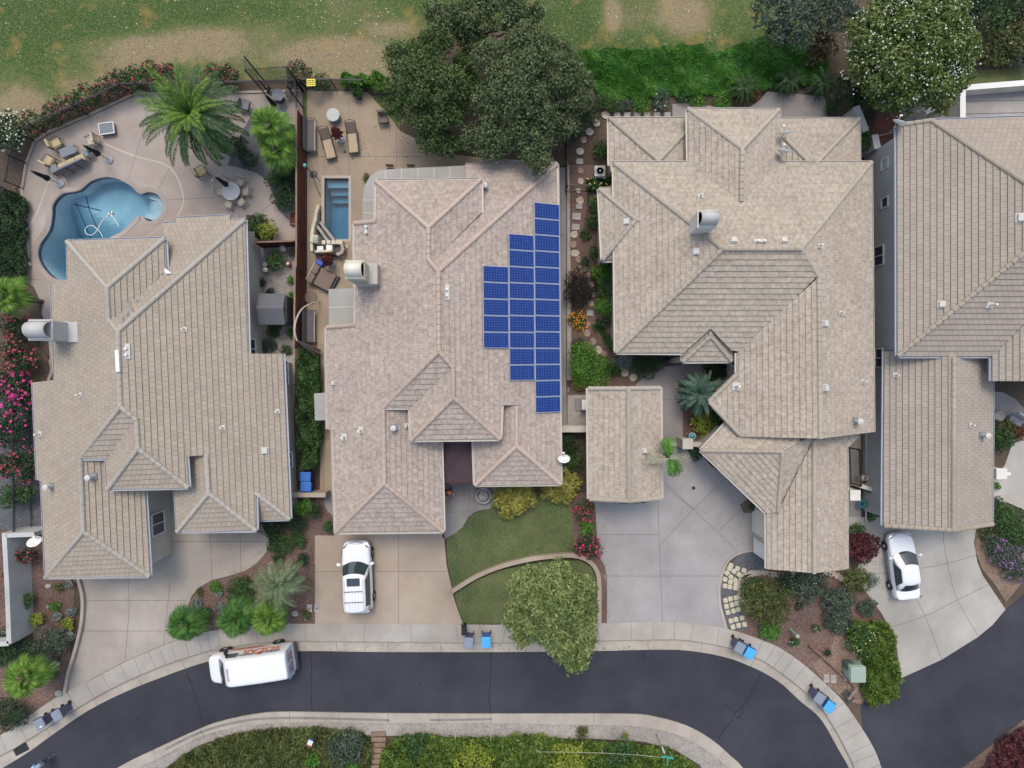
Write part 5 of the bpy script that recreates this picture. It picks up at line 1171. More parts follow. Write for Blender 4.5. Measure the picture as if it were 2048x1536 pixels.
# sedan
sed=empty('parked_sedan',(0,0,0),'small white sedan on the pale concrete driveway at the right','car')
loft_car(sed,[(-2.18,.70,.38,.70,.88,.0),(-2.08,.82,.28,.74,.88,.0),(-1.5,.85,.24,.76,.91,.0),(0,.86,.22,.76,.93,.0),(.9,.86,.22,.76,.91,.02),(1.4,.85,.24,.72,.85,.03),(1.85,.80,.27,.66,.75,.03),(2.08,.68,.30,.58,.66,.02),(2.17,.50,.33,.5,.58,.0)],'whitepaint')
bo=outline(.80,-1.62,1.05,.34,.16); to=outline(.56,-1.05,.22,.12,.10)
cabin(sed,bo,.89,to,1.33,'whitepaint','glass',{'windscreen':(0,8),'side_window':(9,15),'rear_window':(17,23),'side_window_':(25,31)},v0=.04,v1=.94)
wheels(sed,(-1.33,1.30),.86,.31)
for sg in (-1,1):
    mb=MB(); mb.rbox((.70,sg*.97,.98),(.14,.22,.12),'whitepaint',R(-18*sg),.04); mb.tube([(.72,sg*.8,.93),(.71,sg*.9,.96)],.022,'whitepaint',5); mb.build('mirror',sed)
    lamp(sed,'headlight',[(2.02,sg*.42,.70),(2.06,sg*.62,.66),(1.86,sg*.80,.69),(1.86,sg*.66,.775)],'chrome')
    lamp(sed,'tail_light',[(-2.12,sg*.72,.80),(-2.0,sg*.84,.80),(-2.0,sg*.82,.92),(-2.12,sg*.70,.90)],'red')
    mb=MB(); mb.box((0,sg*.865,.5),(2.3,.02,.04),'darkgrey'); mb.build('side_trim',sed)
mb=MB(); mb.tube([(1.92,-.62,.735),(2.1,-.3,.69),(2.14,0,.68),(2.1,.3,.69),(1.92,.62,.735)],.018,'steel',6); mb.build('bonnet_edge',sed)
mb=MB(); mb.rbox((-1.38,.0,1.02),(.05,.18,.06),'white',0,.01); mb.build('brake_light',sed)
place_car(sed,1813,1134,1.05,90+7)
# van
van=empty('parked_van',(0,0,0),'white work van with orange lettering parked against the kerb','van')
loft_car(van,[(-2.78,.90,.50,1.2,2.06,.0),(-2.74,.97,.42,1.2,2.08,.02),(-2.0,1.0,.36,1.2,2.10,.04),(0,1.0,.34,1.2,2.10,.04),(.75,1.0,.34,1.2,2.09,.04),(1.02,1.0,.34,1.18,2.02,.03),(1.18,1.0,.34,1.14,1.93,.02),(1.72,.99,.35,1.02,1.32,.02),(1.86,.98,.35,.98,1.20,.03),(2.35,.95,.38,.90,1.06,.04),(2.65,.86,.42,.80,.95,.02),(2.76,.66,.46,.72,.86,.0)],'whitepaint')
wheels(van,(-1.72,1.80),1.0,.37)
mb=MB(); mb.face([(1.83,-.78,1.265),(1.86,0,1.29),(1.83,.78,1.265),(1.30,.70,1.845),(1.33,0,1.90),(1.30,-.70,1.845)][::1],'glass'); mb.build('windscreen',van)
for sg in (-1,1):
    mb=MB(); mb.face([(.45,sg*1.004,1.30),(1.42,sg*1.004,1.24),(1.10,sg*.955,1.78),(.45,sg*.955,1.80)],'glass'); mb.build('side_window',van)
    mb=MB(); mb.rbox((1.35,sg*1.12,1.22),(.14,.22,.32),'black',0,.04); mb.tube([(1.4,sg*.98,1.2),(1.37,sg*1.06,1.2)],.03,'black',5); mb.build('mirror',van)
    lamp(van,'headlight',[(2.72,sg*.5,.80),(2.70,sg*.74,.80),(2.52,sg*.90,.84),(2.56,sg*.62,.94)],'chrome')
    lamp(van,'tail_light',[(-2.79,sg*.80,.9),(-2.79,sg*.90,.9),(-2.79,sg*.88,1.25),(-2.79,sg*.80,1.25)],'red')
mb=MB(); mb.rbox((-2.84,0,.5),(.14,1.75,.2),'darkgrey',0,.03); mb.build('rear_bumper',van)
mb=MB(); mb.rbox((2.74,0,.5),(.14,1.5,.18),'darkgrey',0,.03); mb.build('front_bumper',van)
mb=MB()
for y in [-.6+.2*i for i in range(7)]: mb.box((-1.0,y,2.137-abs(y)*.03),(3.0,.03,.012),'white')
mb.build('roof_rib',van)
for k,y in enumerate((-.5,.5)):
    mb=MB(); mb.face([(-2.800,y-.44,1.00),(-2.800,y+.44,1.00),(-2.785,y+.42,1.86),(-2.785,y-.42,1.86)][::-1],'panelblue'); mb.build('rear_door_panel',van)  # blue-grey panels behind the rear door lettering, no glazing
def text(par,txt,M,size,mat,name='lettering',ext=.0,align='CENTER',sx=1.0):
    cu=bpy.data.curves.new('t','FONT'); cu.body=txt; cu.size=size; cu.align_x=align; cu.extrude=ext; cu.offset=size*.02
    ob=bpy.data.objects.new('t',cu); C.objects.link(ob); dg=bpy.context.evaluated_depsgraph_get(); me=bpy.data.meshes.new_from_object(ob.evaluated_get(dg)); bpy.data.objects.remove(ob)
    me.materials.clear(); me.materials.append(MATS[mat]); me.transform(Matrix.Diagonal((sx,1,1,1))); me.transform(M); o=bpy.data.objects.new(name,me); C.objects.link(o); o.parent=par; return o
def frame_m(origin,xax,up):
    x=Vector(xax).normalized(); u=Vector(up).normalized(); n=x.cross(u).normalized(); M=Matrix((x,u,n)).transposed().to_4x4(); M.translation=Vector(origin); return M
for sg in (-1,1):
    up=(0,-sg*.055,.66); X=(1,0,0) if sg<0 else (-1,0,0)
    text(van,'SOLAR',frame_m((-1.0,sg*1.012,1.10),X,up),.60,'orange',sx=1.35)
    text(van,'URBAN',frame_m((-1.78,sg*.985,1.58) if sg<0 else (-.32,sg*.985,1.58),X,up),.27,'black',sx=1.25); text(van,'DESIGN',frame_m((-.22,sg*.985,1.58) if sg<0 else (-1.68,sg*.985,1.58),X,up),.27,'black',sx=1.25)
    mb=MB(); mb.face([(-1.16,sg*.988,1.53),(-1.02,sg*.988,1.53),(-1.02,sg*.958,1.84),(-1.16,sg*.958,1.80)],'red'); mb.face([(-1.01,sg*.988,1.53),(-.84,sg*.988,1.56),(-.84,sg*.958,1.80),(-1.01,sg*.958,1.84)],'orange'); mb.build('emblem',van)
    mb=MB(); mb.face([(-1.3,sg*1.008,.78),(1.2,sg*1.008,.78),(1.4,sg*1.008,.88),(-1.1,sg*1.008,.88)],'orange'); mb.face([(-.9,sg*1.008,.66),(1.0,sg*1.008,.66),(1.2,sg*1.008,.74),(-.8,sg*1.008,.74)],'red'); mb.build('side_stripe',van)
text(van,'SOLAR',frame_m((-2.815,0,1.10),(0,-1,0),(0.03,0,1)),.42,'red',sx=1.05)
text(van,'URBAN DESIGN',frame_m((-2.808,0,1.52),(0,-1,0),(0.03,0,1)),.17,'black')
text(van,'SOLAR',frame_m((.98,0,2.105),(0,1,0),(-1,0,.3)),.17,'red',sx=1.6)
g=G(519,1346,2.0); van.location=(-16.98,-18.22,.02); van.rotation_euler=(0,0,R(188))
# ---------------------------------------------------------------- people
def person(px,py,ang,label,shirt,legs,shoe,stride=0,z=.1,armf=.15,sleeve=True):
    g=G(px,py,z); J={}; 
    o_=lambda x,y,zz:Vector((x,y,zz))
    V=[o_(0,0,.95),o_(0,.01,1.12),o_(0,.0,1.34),o_(0,0,1.46),o_(0,.02,1.54),o_(0,.03,1.62),o_(0,.03,1.70)]; Rr=[.15,.135,.155,.10,.055,.085,.07]; Ed=[(0,1),(1,2),(2,3),(3,4),(4,5),(5,6)]
    def add(p,r,par): V.append(p); Rr.append(r); Ed.append((par,len(V)-1)); return len(V)-1
    hands=[]
    for sg in (-1,1):
        hp=add(o_(sg*.10,0,.88),.095,0); kn=add(o_(sg*.11,sg*stride*.5+.03,.48),.058,hp); an=add(o_(sg*.11,sg*stride,.09),.040,kn); add(o_(sg*.12,sg*stride+.16,.04),.034,an)
        sh=add(o_(sg*.19,0,1.40),.062,3); el=add(o_(sg*.26,-sg*stride*.3+armf*.3,1.13),.042,sh); wr=add(o_(sg*.25,-sg*stride*.6+armf+.08,.90),.028,el); pm=add(wr_p:=o_(sg*.25,-sg*stride*.6+armf+.13,.83),.030,wr)
        for f in range(5):
            q=add(wr_p+o_(-sg*.03+sg*.016*f-(sg*.02 if f==0 else 0),.03,-.045 if f else -.01),.009,pm); add(V[q]+o_(0,.012,-.035+.004*abs(f-2)),.0075,q)
    def sk(name,vs,es,rr,mat,par,lv=1):
        me=bpy.data.meshes.new(name); me.from_pydata(vs,es,[]); ob=bpy.data.objects.new(name,me); C.objects.link(ob); md=ob.modifiers.new('k','SKIN'); 
        for i,s_ in enumerate(me.skin_vertices[0].data): s_.radius=(rr[i],rr[i]); s_.use_root=(i==0)
        ob.modifiers.new('s','SUBSURF').levels=lv; dg=bpy.context.evaluated_depsgraph_get(); m2=bpy.data.meshes.new_from_object(ob.evaluated_get(dg)); bpy.data.objects.remove(ob)
        for p in m2.polygons: p.use_smooth=True
        m2.materials.clear(); m2.materials.append(MATS[mat]); o=bpy.data.objects.new(name,m2); C.objects.link(o); o.parent=par; return o
    body=sk('person',V,Ed,Rr,'skin',None,2); body.location=(g.x,g.y,z); body.rotation_euler=(0,0,R(ang)); tag(body,label,'person')
    sub=lambda ids,k:([V[i] for i in ids],[Rr[i]*k+.008 for i in ids])
    # shirt: torso + upper arms
    a0=7; L=4+4+10
    ids=[0,1,2,3,a0+4,a0+5,a0+L+4,a0+L+5]; vs,rr=sub(ids,1.12); sk('shirt',vs,[(0,1),(1,2),(2,3),(3,4),(4,5),(3,6),(6,7)],rr,shirt,body)
    ids=[0,a0,a0+1,a0+2,a0+L,a0+L+1,a0+L+2]; vs,rr=sub(ids,1.13); sk('trousers',vs,[(0,1),(1,2),(2,3),(0,4),(4,5),(5,6)],rr,legs,body)
    for q in (a0+2,a0+L+2): vs,rr=sub([q,q+1],1.25); sk('shoe',[vs[0]-Vector((0,.03,.04)),vs[1]],[(0,1)],rr,shoe,body)
    mb=MB(); n=12; pr=[(.088,.0),(.100,.05),(.095,.10),(.070,.145),(.02,.165)]; mb.lathe((0,.015,1.60),pr,'hair',n); mb.build('hair',body,True)
    mb=MB(); mb.lathe((0,.115,1.615),[(.012,0),(.004,.03)],'skin',6,(0,1,0)); mb.build('nose',body)
    mb=MB(); 
    for x in (-.032,.032): mb.lathe((x,.10,1.645),[(.010,0),(.004,.008)],'black',6,(0,1,0))
    mb.build('eye',body)
    return body
person(900,979,200,'person in an orange shirt standing by the entry walkway, holding a tool','orangecloth','jeans','blackshoe',stride=.08,armf=.25)
person(104,1511,150,'person in light blue shirt and pale shoes walking on the street, lower left','bluecloth','jeans','shoe',stride=.18,z=.012)
g=G(899,978,.8); mb=MB(); mb.tube([(g.x+.05,g.y+.25,.25),(g.x+.1,g.y+.05,.95)],.025,'black',6); mb.rbox((g.x+.05,g.y+.28,.2),(.3,.2,.12),'white',.3,.03); tag(mb.build('garden_tool'),'black and white garden tool held by the person in orange','tool')
# ---------------------------------------------------------------- furniture
def umbrella(px,py,h,cmat,label,spread=.16,base='steel',br=.27,fold=8,z=.1):
    g=G(px,py,z); root=empty('folded_umbrella',(g.x,g.y,z),label,'umbrella'); mb=MB(); mb.lathe((0,0,0),[(br,0),(br,.05),(br*.5,.09),(.05,.10)],base,18); mb.build('base',root)
    mb=MB(); mb.tube([(0,0,.05),(0,0,h)],.022,'black',6); mb.build('pole',root)
    mb=MB(); rings=[]; n=16
    for zz,r in ((h*.42,spread*1.15),(h*.46,spread*1.2),(h*.62,spread*.8),(h*.72,spread*.75),(h*.86,spread*.6),(h*.97,spread*.25),(h+.03,.015)): rings.append([(math.cos(2*math.pi*k/n)*r*(1 if k%2 else .62),math.sin(2*math.pi*k/n)*r*(1 if k%2 else .62),zz) for k in range(n)])
    skin(mb,rings,cmat); mb.build('folded_canopy',root); return root
umbrella(219,320,2.35,'blackcloth','folded black umbrella at the right end of the wicker sofa')
umbrella(121,368,2.35,'blackcloth','folded black umbrella nearest the left end of the kidney pool')
umbrella(561,225,2.3,'blackcloth','folded black umbrella beside the dark chairs under the net screen')
umbrella(468,380,2.4,'blackcloth','folded black umbrella through the round white table',br=.2)
umbrella(682,279,1.75,'redcloth','folded dark red umbrella between the two loungers',spread=.36,br=.30,base='steel')
umbrella(664,527,1.75,'redcloth','folded dark red umbrella beside the stone planter',spread=.36,br=.30,base='steel')
def armchair(px,py,rz,label,cush,group,frame='iron',z=.1,w=.62):
    g=G(px,py,.45); root=empty('armchair',(g.x,g.y,z),label,'armchair',group,R(rz)); mb=MB(); mb.rbox((0,0,.40),(w-.04,.58,.14),cush,0,.05); mb.build('seat_cushion',root)
    mb=MB(); mb.rbox((0,.30,.66),(w-.06,.14,.50),cush,0,.05); mb.build('back_cushion',root)
    for x in (-w/2,w/2):
        mb=MB(); mb.tube([(x,-.34,0),(x,-.34,.58),(x,.30,.60)],.022,frame,5); mb.tube([(x,.33,0),(x,.36,.85)],.022,frame,5); mb.build('arm',root)
    mb=MB(); mb.tube([(-w/2,.37,.88),(w/2,.37,.88)],.022,frame,5); mb.tube([(-w/2,-.3,.32),(w/2,-.3,.32)],.02,frame,5); mb.build('frame',root); return root
armchair(114,288,118,'cushioned armchair above the grey coffee table','cushionyel','patio armchairs')
armchair(100,323,150,'cushioned armchair left of the grey coffee table','cushionyel','patio armchairs')
armchair(186,283,-75,'cushioned armchair near the square side table','cushion','patio armchairs')
armchair(767,238,5,'brown armchair alone on the tan patio','cushionbrown','patio armchairs')
armchair(404,345,120,'cushioned armchair half under the big date palm','cushionyel','patio armchairs')
armchair(490,212,75,'dark armchair beside the big date palm','cushiongrey','patio armchairs')
def table(px,py,rz,w,d,h,top,label,name='coffee_table',cat='table',group=None,leg='iron',z=.1):
    g=G(px,py,h); root=empty(name,(g.x,g.y,z),label,cat,group,R(rz)); mb=MB(); mb.rbox((0,0,h-.02),(w,d,.04),top,0,.03); mb.build('tabletop',root)
    for x in (-1,1):
        for y in (-1,1): mb=MB(); mb.box((x*(w/2-.04),y*(d/2-.04),(h-.04)/2),(.04,.04,h-.04),leg); mb.build('leg',root)
    mb=MB(); 
    for y in (-1,1): mb.box((0,y*(d/2-.03),h-.07),(w-.06,.03,.05),leg)
    mb.build('apron',root); return root
table(137,303,22,1.05,.6,.45,'tabletop','grey coffee table between the armchairs and the wicker sofa')
table(109,338,25,.5,.5,.5,'tabletop','square glass side table at the left end of the sofa')
table(176,305,25,.5,.5,.5,'tabletop','square glass side table with a small plant at the right end of the sofa')
t_=table(215,258,8,.95,.72,.30,'tabletop','low grey table with a white rim standing alone on the terrace'); 
mb=MB(); 
for bx in (((0,-.36,.30),(1.0,.05,.06)),((0,.36,.30),(1.0,.05,.06)),((-.48,0,.30),(.05,.67,.06)),((.48,0,.30),(.05,.67,.06))): mb.box(bx[0],bx[1],'white')
mb.build('rim',t_)
g=G(143,324,.5); sofa=empty('sofa',(g.x,g.y,.1),'long cushioned wicker sofa facing the coffee table','sofa',None,R(205))
mb=MB(); 
for k in range(3): c=MB(); c.rbox((-.62+.62*k,.06,.42),(.60,.52,.14),'cushionyel',0,.05); c.build('seat_cushion',sofa); c=MB(); c.rbox((-.62+.62*k,.36,.66),(.60,.14,.42),'cushiongrey',0,.05); c.build('back_cushion',sofa)
for x in (-.96,-.32,.32,.96): mb.tube([(x,-.2,0),(x,-.2,.34),(x,.44,.34),(x,.46,.86)],.022,'iron',5); mb.tube([(x,.44,.34),(x,.5,0)],.02,'iron',5)
mb.tube([(-.96,.46,.86),(.96,.46,.86)],.022,'iron',5); mb.build('frame',sofa)
g=G(178,302,.55); plant('potted_plant','tiny potted plant on the right glass side table','plant',178,303,4,.7,'shrub',.05,z0=.6,cz=.06,k=3)
# round table with six chairs
g=G(463,383,.72); rt=empty('round_table',(g.x,g.y,.1),'round white table with six chairs on the terrace','table'); mb=MB(); mb.lathe((0,0,.68),[(.58,0),(.60,.02),(.60,.04),(.57,.05)],'stoneware',32); mb.build('tabletop',rt); mb=MB(); mb.lathe((0,0,0),[(.28,0),(.25,.04),(.06,.1),(.05,.68)],'iron',16); mb.build('pedestal',rt)
words=['upper left','upper right','right','lower right','lower left','left']
ch0=empty('patio_chair',(0,0,.1),'x','chair','chairs around the round white table'); mb=MB(); mb.rbox((0,0,.44),(.44,.42,.07),'cushion',0,.05); mb.build('seat_cushion',ch0); mb=MB()
for k in range(6): mb.box((-.18+.072*k,.27+.03,.68),(.022,.02,.42),'stoneware',0,1,(R(8),'X'))
mb.tube([(-.22,.24,.42),(-.22,.34,.92),(.22,.34,.92),(.22,.24,.42)],.018,'stoneware',5); mb.build('backrest',ch0)
for x in (-.21,.21):
    for y in (-.19,.22): mb=MB(); mb.tube([(x,y,.42),(x*1.15,y*1.25,0)],.016,'darkgrey',5); mb.build('leg',ch0)
for k,(ang,r) in enumerate([(128,.88),(55,.82),(2,.85),(-48,.85),(-110,.85),(178,.80)]):
    c=ch0 if k==0 else copy_tree(ch0); c.location=(g.x+math.cos(R(ang))*r,g.y+math.sin(R(ang))*r,.1); c.rotation_euler=(0,0,R(ang-90)); c['label']=f'cushioned slat back chair at the {words[k]} side of the round white table'
# dark chairs under the net
g=G(557,191,.7); dt=empty('bistro_table',(g.x,g.y,.1),'small dark round table between the dark chairs under the net screen','table'); mb=MB(); mb.lathe((0,0,.66),[(.40,0),(.40,.03)],'tabletop',24); mb.build('tabletop',dt); mb=MB(); mb.lathe((0,0,0),[(.22,0),(.05,.06),(.04,.66)],'iron',12); mb.build('pedestal',dt)
for k,(x,y,a,wd) in enumerate([(549,187,80,'left of'),(578,187,-80,'right of'),(563,202,175,'below')]):
    g=G(x,y,.45); c=empty('bistro_chair',(g.x,g.y,.1),f'dark chair {wd} the small dark table under the net screen','chair','dark chairs under the net screen',R(a))
    mb=MB(); mb.rbox((0,0,.43),(.46,.44,.05),'cushiongrey' if 0 else 'darkgrey',0,.03); mb.build('seat',c); mb=MB(); mb.rbox((0,.24,.72),(.46,.05,.42),'darkgrey',0,.02); mb.build('backrest',c)
    for xx in (-.2,.2):
        for yy in (-.2,.22): mb=MB(); mb.tube([(xx,yy,.42),(xx*1.2,yy*1.3,0)],.015,'stoneware',5); mb.build('leg',c)
def lounger(px,py,rz,label,cm='cushiontan'):
    g=G(px,py,.35); root=empty('sun_lounger',(g.x,g.y,.1),label,'sun lounger','sun loungers on the tan patio',R(rz)); mb=MB(); mb.rbox((0,-.32,.36),(.60,1.25,.09),cm,0,.05); mb.build('mattress',root)
    mb=MB(); vs=[]; mb.rbox((0,0,0),(.60,.72,.09),'cushionbrown',0,.05); a=R(38); mb.v=[(x,.34+ (y+.36)*math.cos(a)-z*math.sin(a),.36+(y+.36)*math.sin(a)+z*math.cos(a)) for x,y,z in mb.v]; mb.build('backrest',root)
    for x in (-.33,.33): mb=MB(); mb.tube([(x,-.95,.30),(x,.35,.30),(x,.95,.80)],.022,'darkgrey',5); mb.tube([(x,-.3,.30),(x,-.1,.56),(x,.45,.56)],.02,'darkgrey',5); mb.build('side_rail',root)
    mb=MB(); mb.tube([(-.33,.95,.80),(0,1.02,.84),(.33,.95,.80)],.022,'darkgrey',5); mb.tube([(-.33,-.95,.30),(.33,-.95,.30)],.02,'darkgrey',5); mb.build('frame',root)
    for x in (-.33,.33):
        for y in (-.85,.4): mb=MB(); mb.tube([(x,y,.30),(x,y,0)],.02,'darkgrey',5); mb.build('leg',root)
    return root
lounger(657,290,14,'sun lounger left of the folded dark red umbrella'); lounger(706,278,5,'sun lounger right of the folded dark red umbrella')
g=G(667,231,.5); d=empty('fire_table',(g.x,g.y,.1),'round drum shaped fire table with a pale top on the tan patio','fire table'); mb=MB(); mb.lathe((0,0,0),[(.40,0),(.36,.1),(.36,.40),(.42,.46)],'steel',24); mb.build('drum',d); mb=MB(); mb.lathe((0,0,.46),[(.43,0),(.43,.05),(.40,.06),(.03,.07),(.03,.09)],'stoneware',28); mb.build('tabletop',d)
def bench(px,py,rz,L,label,mat='mesh'):
    g=G(px,py,.45); root=empty('bench',(g.x,g.y,.1),label,'bench',None,R(rz)); mb=MB(); mb.rbox((0,0,.42),(L,.50,.05),mat,0,.02); mb.build('seat',root); mb=MB(); mb.box((0,.30,.68),(L,.04,.46),mat,0,1,(R(-10),'X')); mb.build('backrest',root)
    mb=MB(); mb.tube([(-L/2,.36,.92),(L/2,.36,.92)],.025,'darkgrey',5); mb.tube([(-L/2,-.25,.44),(L/2,-.25,.44)],.025,'gutterm',5)
    for x in (-L/2,L/2): mb.tube([(x,-.27,0),(x,-.27,.64),(x,.3,.66)],.025,'darkgrey',5); mb.tube([(x,.27,0),(x,.37,.92)],.025,'darkgrey',5)
    mb.build('frame',root); return root
bench(623,272,90,2.1,'long dark garden bench against the upper part of the brown fence'); bench(622,653,90,2.1,'long dark garden bench below the curved umbrella arm')
# daybed
g=G(646,556,.5); db=empty('daybed',(g.x,g.y,.1),'brown cushioned daybed turned at an angle by the cream chimney','daybed',None,R(-28))
mb=MB(); mb.rbox((.15,-.05,.36),(1.15,1.2,.22),'cushionbrown',0,.07); mb.build('seat_cushion',db)
for y in (-.33,.33): mb=MB(); mb.rbox((-.62,y-.05,.52),(.40,.64,.30),'cushionbrown',0,.08); mb.build('back_cushion',db)
mb=MB(); mb.rbox((0,-.05,.14),(1.7,1.3,.26),'darkgrey',0,.03); mb.tube([(-.84,-.6,.7),(-.84,.6,.7)],.02,'gutterm',5); mb.build('frame',db)
g=G(640,526,.35); mb=MB(); mb.rbox((0,0,.2),(.5,.36,.34),'blue',R(-25),.12); o=mb.build('storage_bag',None,False,(g.x,g.y,.1)); tag(o,'bright blue bag lying behind the angled daybed','bag')
# stone planter / water feature
g=G(650,462,.5); sp=empty('stone_fountain',(g.x,g.y,.1),'stepped pale stone fountain with black basins at the corner of the plunge pool','fountain'); rnd=random.Random(4)
def blk(x,y,w,d_,h,m='palerock',z=0): q=G(x,y,h); mb=MB(); mb.rbox((q.x,q.y,(h+z)/2+.1),(w,d_,h-z),m,rnd.uniform(-.05,.05),.02); world_child(mb,'block',sp)
for i,(x,y,h) in enumerate([(637,415,.35),(635,420,.45),(633,426,.55),(632,433,.65),(631,440,.75),(629,447,.82),(627,454,.9),(626,461,.98),(625,468,1.05)]): blk(x,y,.20,.34,h)
blk(629,478,.52,.50,1.1); blk(631,478,.28,.28,1.16,'boxgreen')
for i,x in enumerate((648,658,667,675,682)): blk(x,485,.24,.26,.95-.07*i)
blk(646,503,1.0,.14,1.0); blk(624,495,.16,.55,1.0)
mb=MB(); mb.prism(PX([(624,488),(683,490),(686,502),(676,510),(650,511),(626,506)],.55),.1,.55,'black'); world_child(mb,'basin',sp)
mb=MB(); mb.prism(PX([(632,420),(640,420),(641,455),(662,482),(634,482)],.3),.1,.3,'black'); world_child(mb,'basin',sp)
for a,b_ in (((640,444),(668,480)),((634,452),(656,482))): mb=MB(); p,q=G(*a,.75),G(*b_,.75); d_=q-p; mb.box((p+q)/2-Vector((0,0,.2)),(d_.length,.16,.4),'greystone',math.atan2(d_.y,d_.x)); world_child(mb,'channel',sp)
for x,y in ((641,499),(659,497)): blk(x,y,.40,.42,.85,'whitestucco')
for x,y in ((637,505),(652,505),(661,505)): blk(x,y,.26,.2,.8,'terracotta')
mb=MB(); q=G(676,497,.7)
for k in range(5): a=R(-80+k*38); mb.rbox((q.x+math.cos(a)*.36-.05,q.y+math.sin(a)*.36,.4),(.2,.24,.62),'tanconc',a,.03)
world_child(mb,'curved_edge',sp)
for k,(x,y) in enumerate(((692,494),(685,512))): mb=MB(); q=G(x,y,.1); mb.lathe((0,0,.0),[(.15,0),(.15,.05),(.12,.06)],'stoneware',18); o=mb.build('stone_disc',None,False,(q.x,q.y,.10)); tag(o,('upper' if k==0 else 'lower')+' of two round pale discs on the patio right of the stone fountain','disc','round pale discs on the patio')
g=G(640,385,.9); mb=MB(); mb.tube([(0,.45,0),(0,.45,.85),(.02,.1,.9),(.08,-.45,.5),(.1,-.6,0)],.025,'darkgrey',6); o=mb.build('pool_handrail',None,False,G(638,373,.1)); tag(o,'dark curved handrail on the edge of the plunge pool','handrail')
# tall lamp / heater and grill items
g=G(627,349,.1); hl=empty('garden_lamp',(g.x,g.y,.1),'thin garden lamp with a green glass top beside the plunge pool','lamp'); mb=MB(); mb.lathe((0,0,0),[(.25,0),(.2,.05),(.04,.08)],'darkgrey',14); mb.build('base',hl); mb=MB(); mb.tube([(0,0,.05),(0,0,1.45)],.03,'darkgrey',6); mb.build('pole',hl); mb=MB(); mb.lathe((0,0,1.45),[(.05,0),(.12,.1),(.1,.22),(.02,.26)],'green',12); mb.build('lamp_glass',hl)
# cantilever umbrella with curved arm
g=G(640,600,.1); cu=empty('cantilever_umbrella',(g.x,g.y,.1),'folded grey umbrella hanging from a long curved arm over the brown fence','umbrella'); mb=MB(); arc=[G(638,602,.15),G(630,604,.9),G(615,610,1.7),G(602,620,2.3),G(592,640,2.7),G(589,662,2.8),G(594,682,2.6)]
for dx in (-.03,.03): mb.tube([p+Vector((dx,0,0)) for p in smooth_line(arc,4)],.022,'gutterm',6)
world_child(mb,'curved_arm',cu); mb=MB(); a_=G(595,682,2.55); rings=[]
for k,(t_,r_) in enumerate(((0,.03),(.15,.10),(.4,.16),(.7,.24),(1.0,.34))):
    q=a_.lerp(G(634,705,.5),t_); rings.append([(q.x+math.cos(i*math.pi/6)*r_*(1 if i%2 else .6),q.y+math.sin(i*math.pi/6)*r_*(1 if i%2 else .6),q.z) for i in range(12)])
skin(mb,rings,'cushionbrown'); world_child(mb,'folded_canopy',cu)
mb=MB(); mb.lathe((0,0,.0),[(.42,0),(.42,.08),(.38,.10)],'cushionbrown',20); q=G(622,595,.1); o=mb.build('umbrella_base',None,False,(q.x,q.y,.1)); tag(o,'round dark umbrella weight below the curved arm','umbrella base')
# dining set half under the oak
g=G(882,285,.7); table(882,286,-22,2.0,.95,.72,'darkgrey','dark dining table under the edge of the oak','dining_table')
for k,(x,y,a) in enumerate([(838,281,200),(857,289,160),(873,297,158),(893,301,160)]):
    g=G(x,y,.45); c=empty('dining_chair',(g.x,g.y,.1),['leftmost','second from left','third from left','rightmost'][k]+' of the dark dining chairs at the edge of the oak','chair','dark dining chairs at the edge of the oak',R(a)); mb=MB(); mb.rbox((0,0,.44),(.48,.46,.06),'cushionbrown',0,.04); mb.build('seat',c); mb=MB(); mb.rbox((0,.24,.70),(.46,.05,.42),'darkgrey',0,.02); mb.build('backrest',c)
    for xx in (-.2,.2):
        for yy in (-.2,.22): mb=MB(); mb.tube([(xx,yy,.42),(xx*1.1,yy*1.1,0)],.018,'darkgrey',5); mb.build('leg',c)
for k,x in enumerate((779,821)): 
    g=G(x,330,.9); c=empty('bar_chair',(g.x,g.y-.3,.1),('left' if k==0 else 'right')+' of two brown chair backs above the long grey cover','chair','brown chairs above the long grey cover'); mb=MB(); mb.rbox((0,.3,.75),(.48,.06,.40),'cushionbrown',0,.02); mb.build('backrest',c); mb=MB(); mb.rbox((0,.05,.44),(.48,.46,.06),'cushionbrown',0,.03); mb.build('seat',c)
g=G(690,304,.1); mb=MB(); mb.box((0,0,.005),(.2,.2,.012),'black'); tag(mb.build('patio_drain',None,False,(g.x,g.y,.1)),'small square black drain below the loungers','drain')
# pool things
root=empty('pool_cleaner',G(222,428,-.1),'white pool cleaner with a looping hose floating in the kidney pool','pool cleaner'); mb=MB(); hose=smooth_line([G(205,475,-.06),G(201,466,-.06),G(193,457,-.06),G(184,451,-.06),G(174,454,-.06),G(170,461,-.06),G(174,468,-.06),G(184,470,-.06),G(193,462,-.06),G(201,448,-.06),G(208,437,-.06),G(219,430,-.06)],5); mb.tube(hose,.024,'white',6); world_child(mb,'hose',root,True)
mb=MB(); p=G(222,428,-.06); 
for a in range(6): mb.rbox((p.x+math.cos(a)*.13,p.y+math.sin(a)*.13,-.06),(.14,.10,.1),'white' if a%2 else 'steel',a,.03)
mb.tube([p,G(238,452,-.06)],.02,'white',5); world_child(mb,'cleaner_head',root)
root=empty('pool_net',G(52,490),'long handled blue pool net lying on the terrace left of the kidney pool','pool net'); mb=MB(); a,b_=G(53,456,.13),G(58,520,.13); mb.tube([a,b_],.022,'white',5); world_child(mb,'pole',root); mb=MB(); q=G(51,449,.13); n=16; mb.tube([(q.x+math.cos(i*2*math.pi/n)*.24,q.y+math.sin(i*2*math.pi/n)*.17,.14) for i in range(n+1)],.02,'steel',5); mb.prism([(q.x+math.cos(i*2*math.pi/n)*.22,q.y+math.sin(i*2*math.pi/n)*.15) for i in range(n)],.11,.13,'blue'); world_child(mb,'net_head',root)
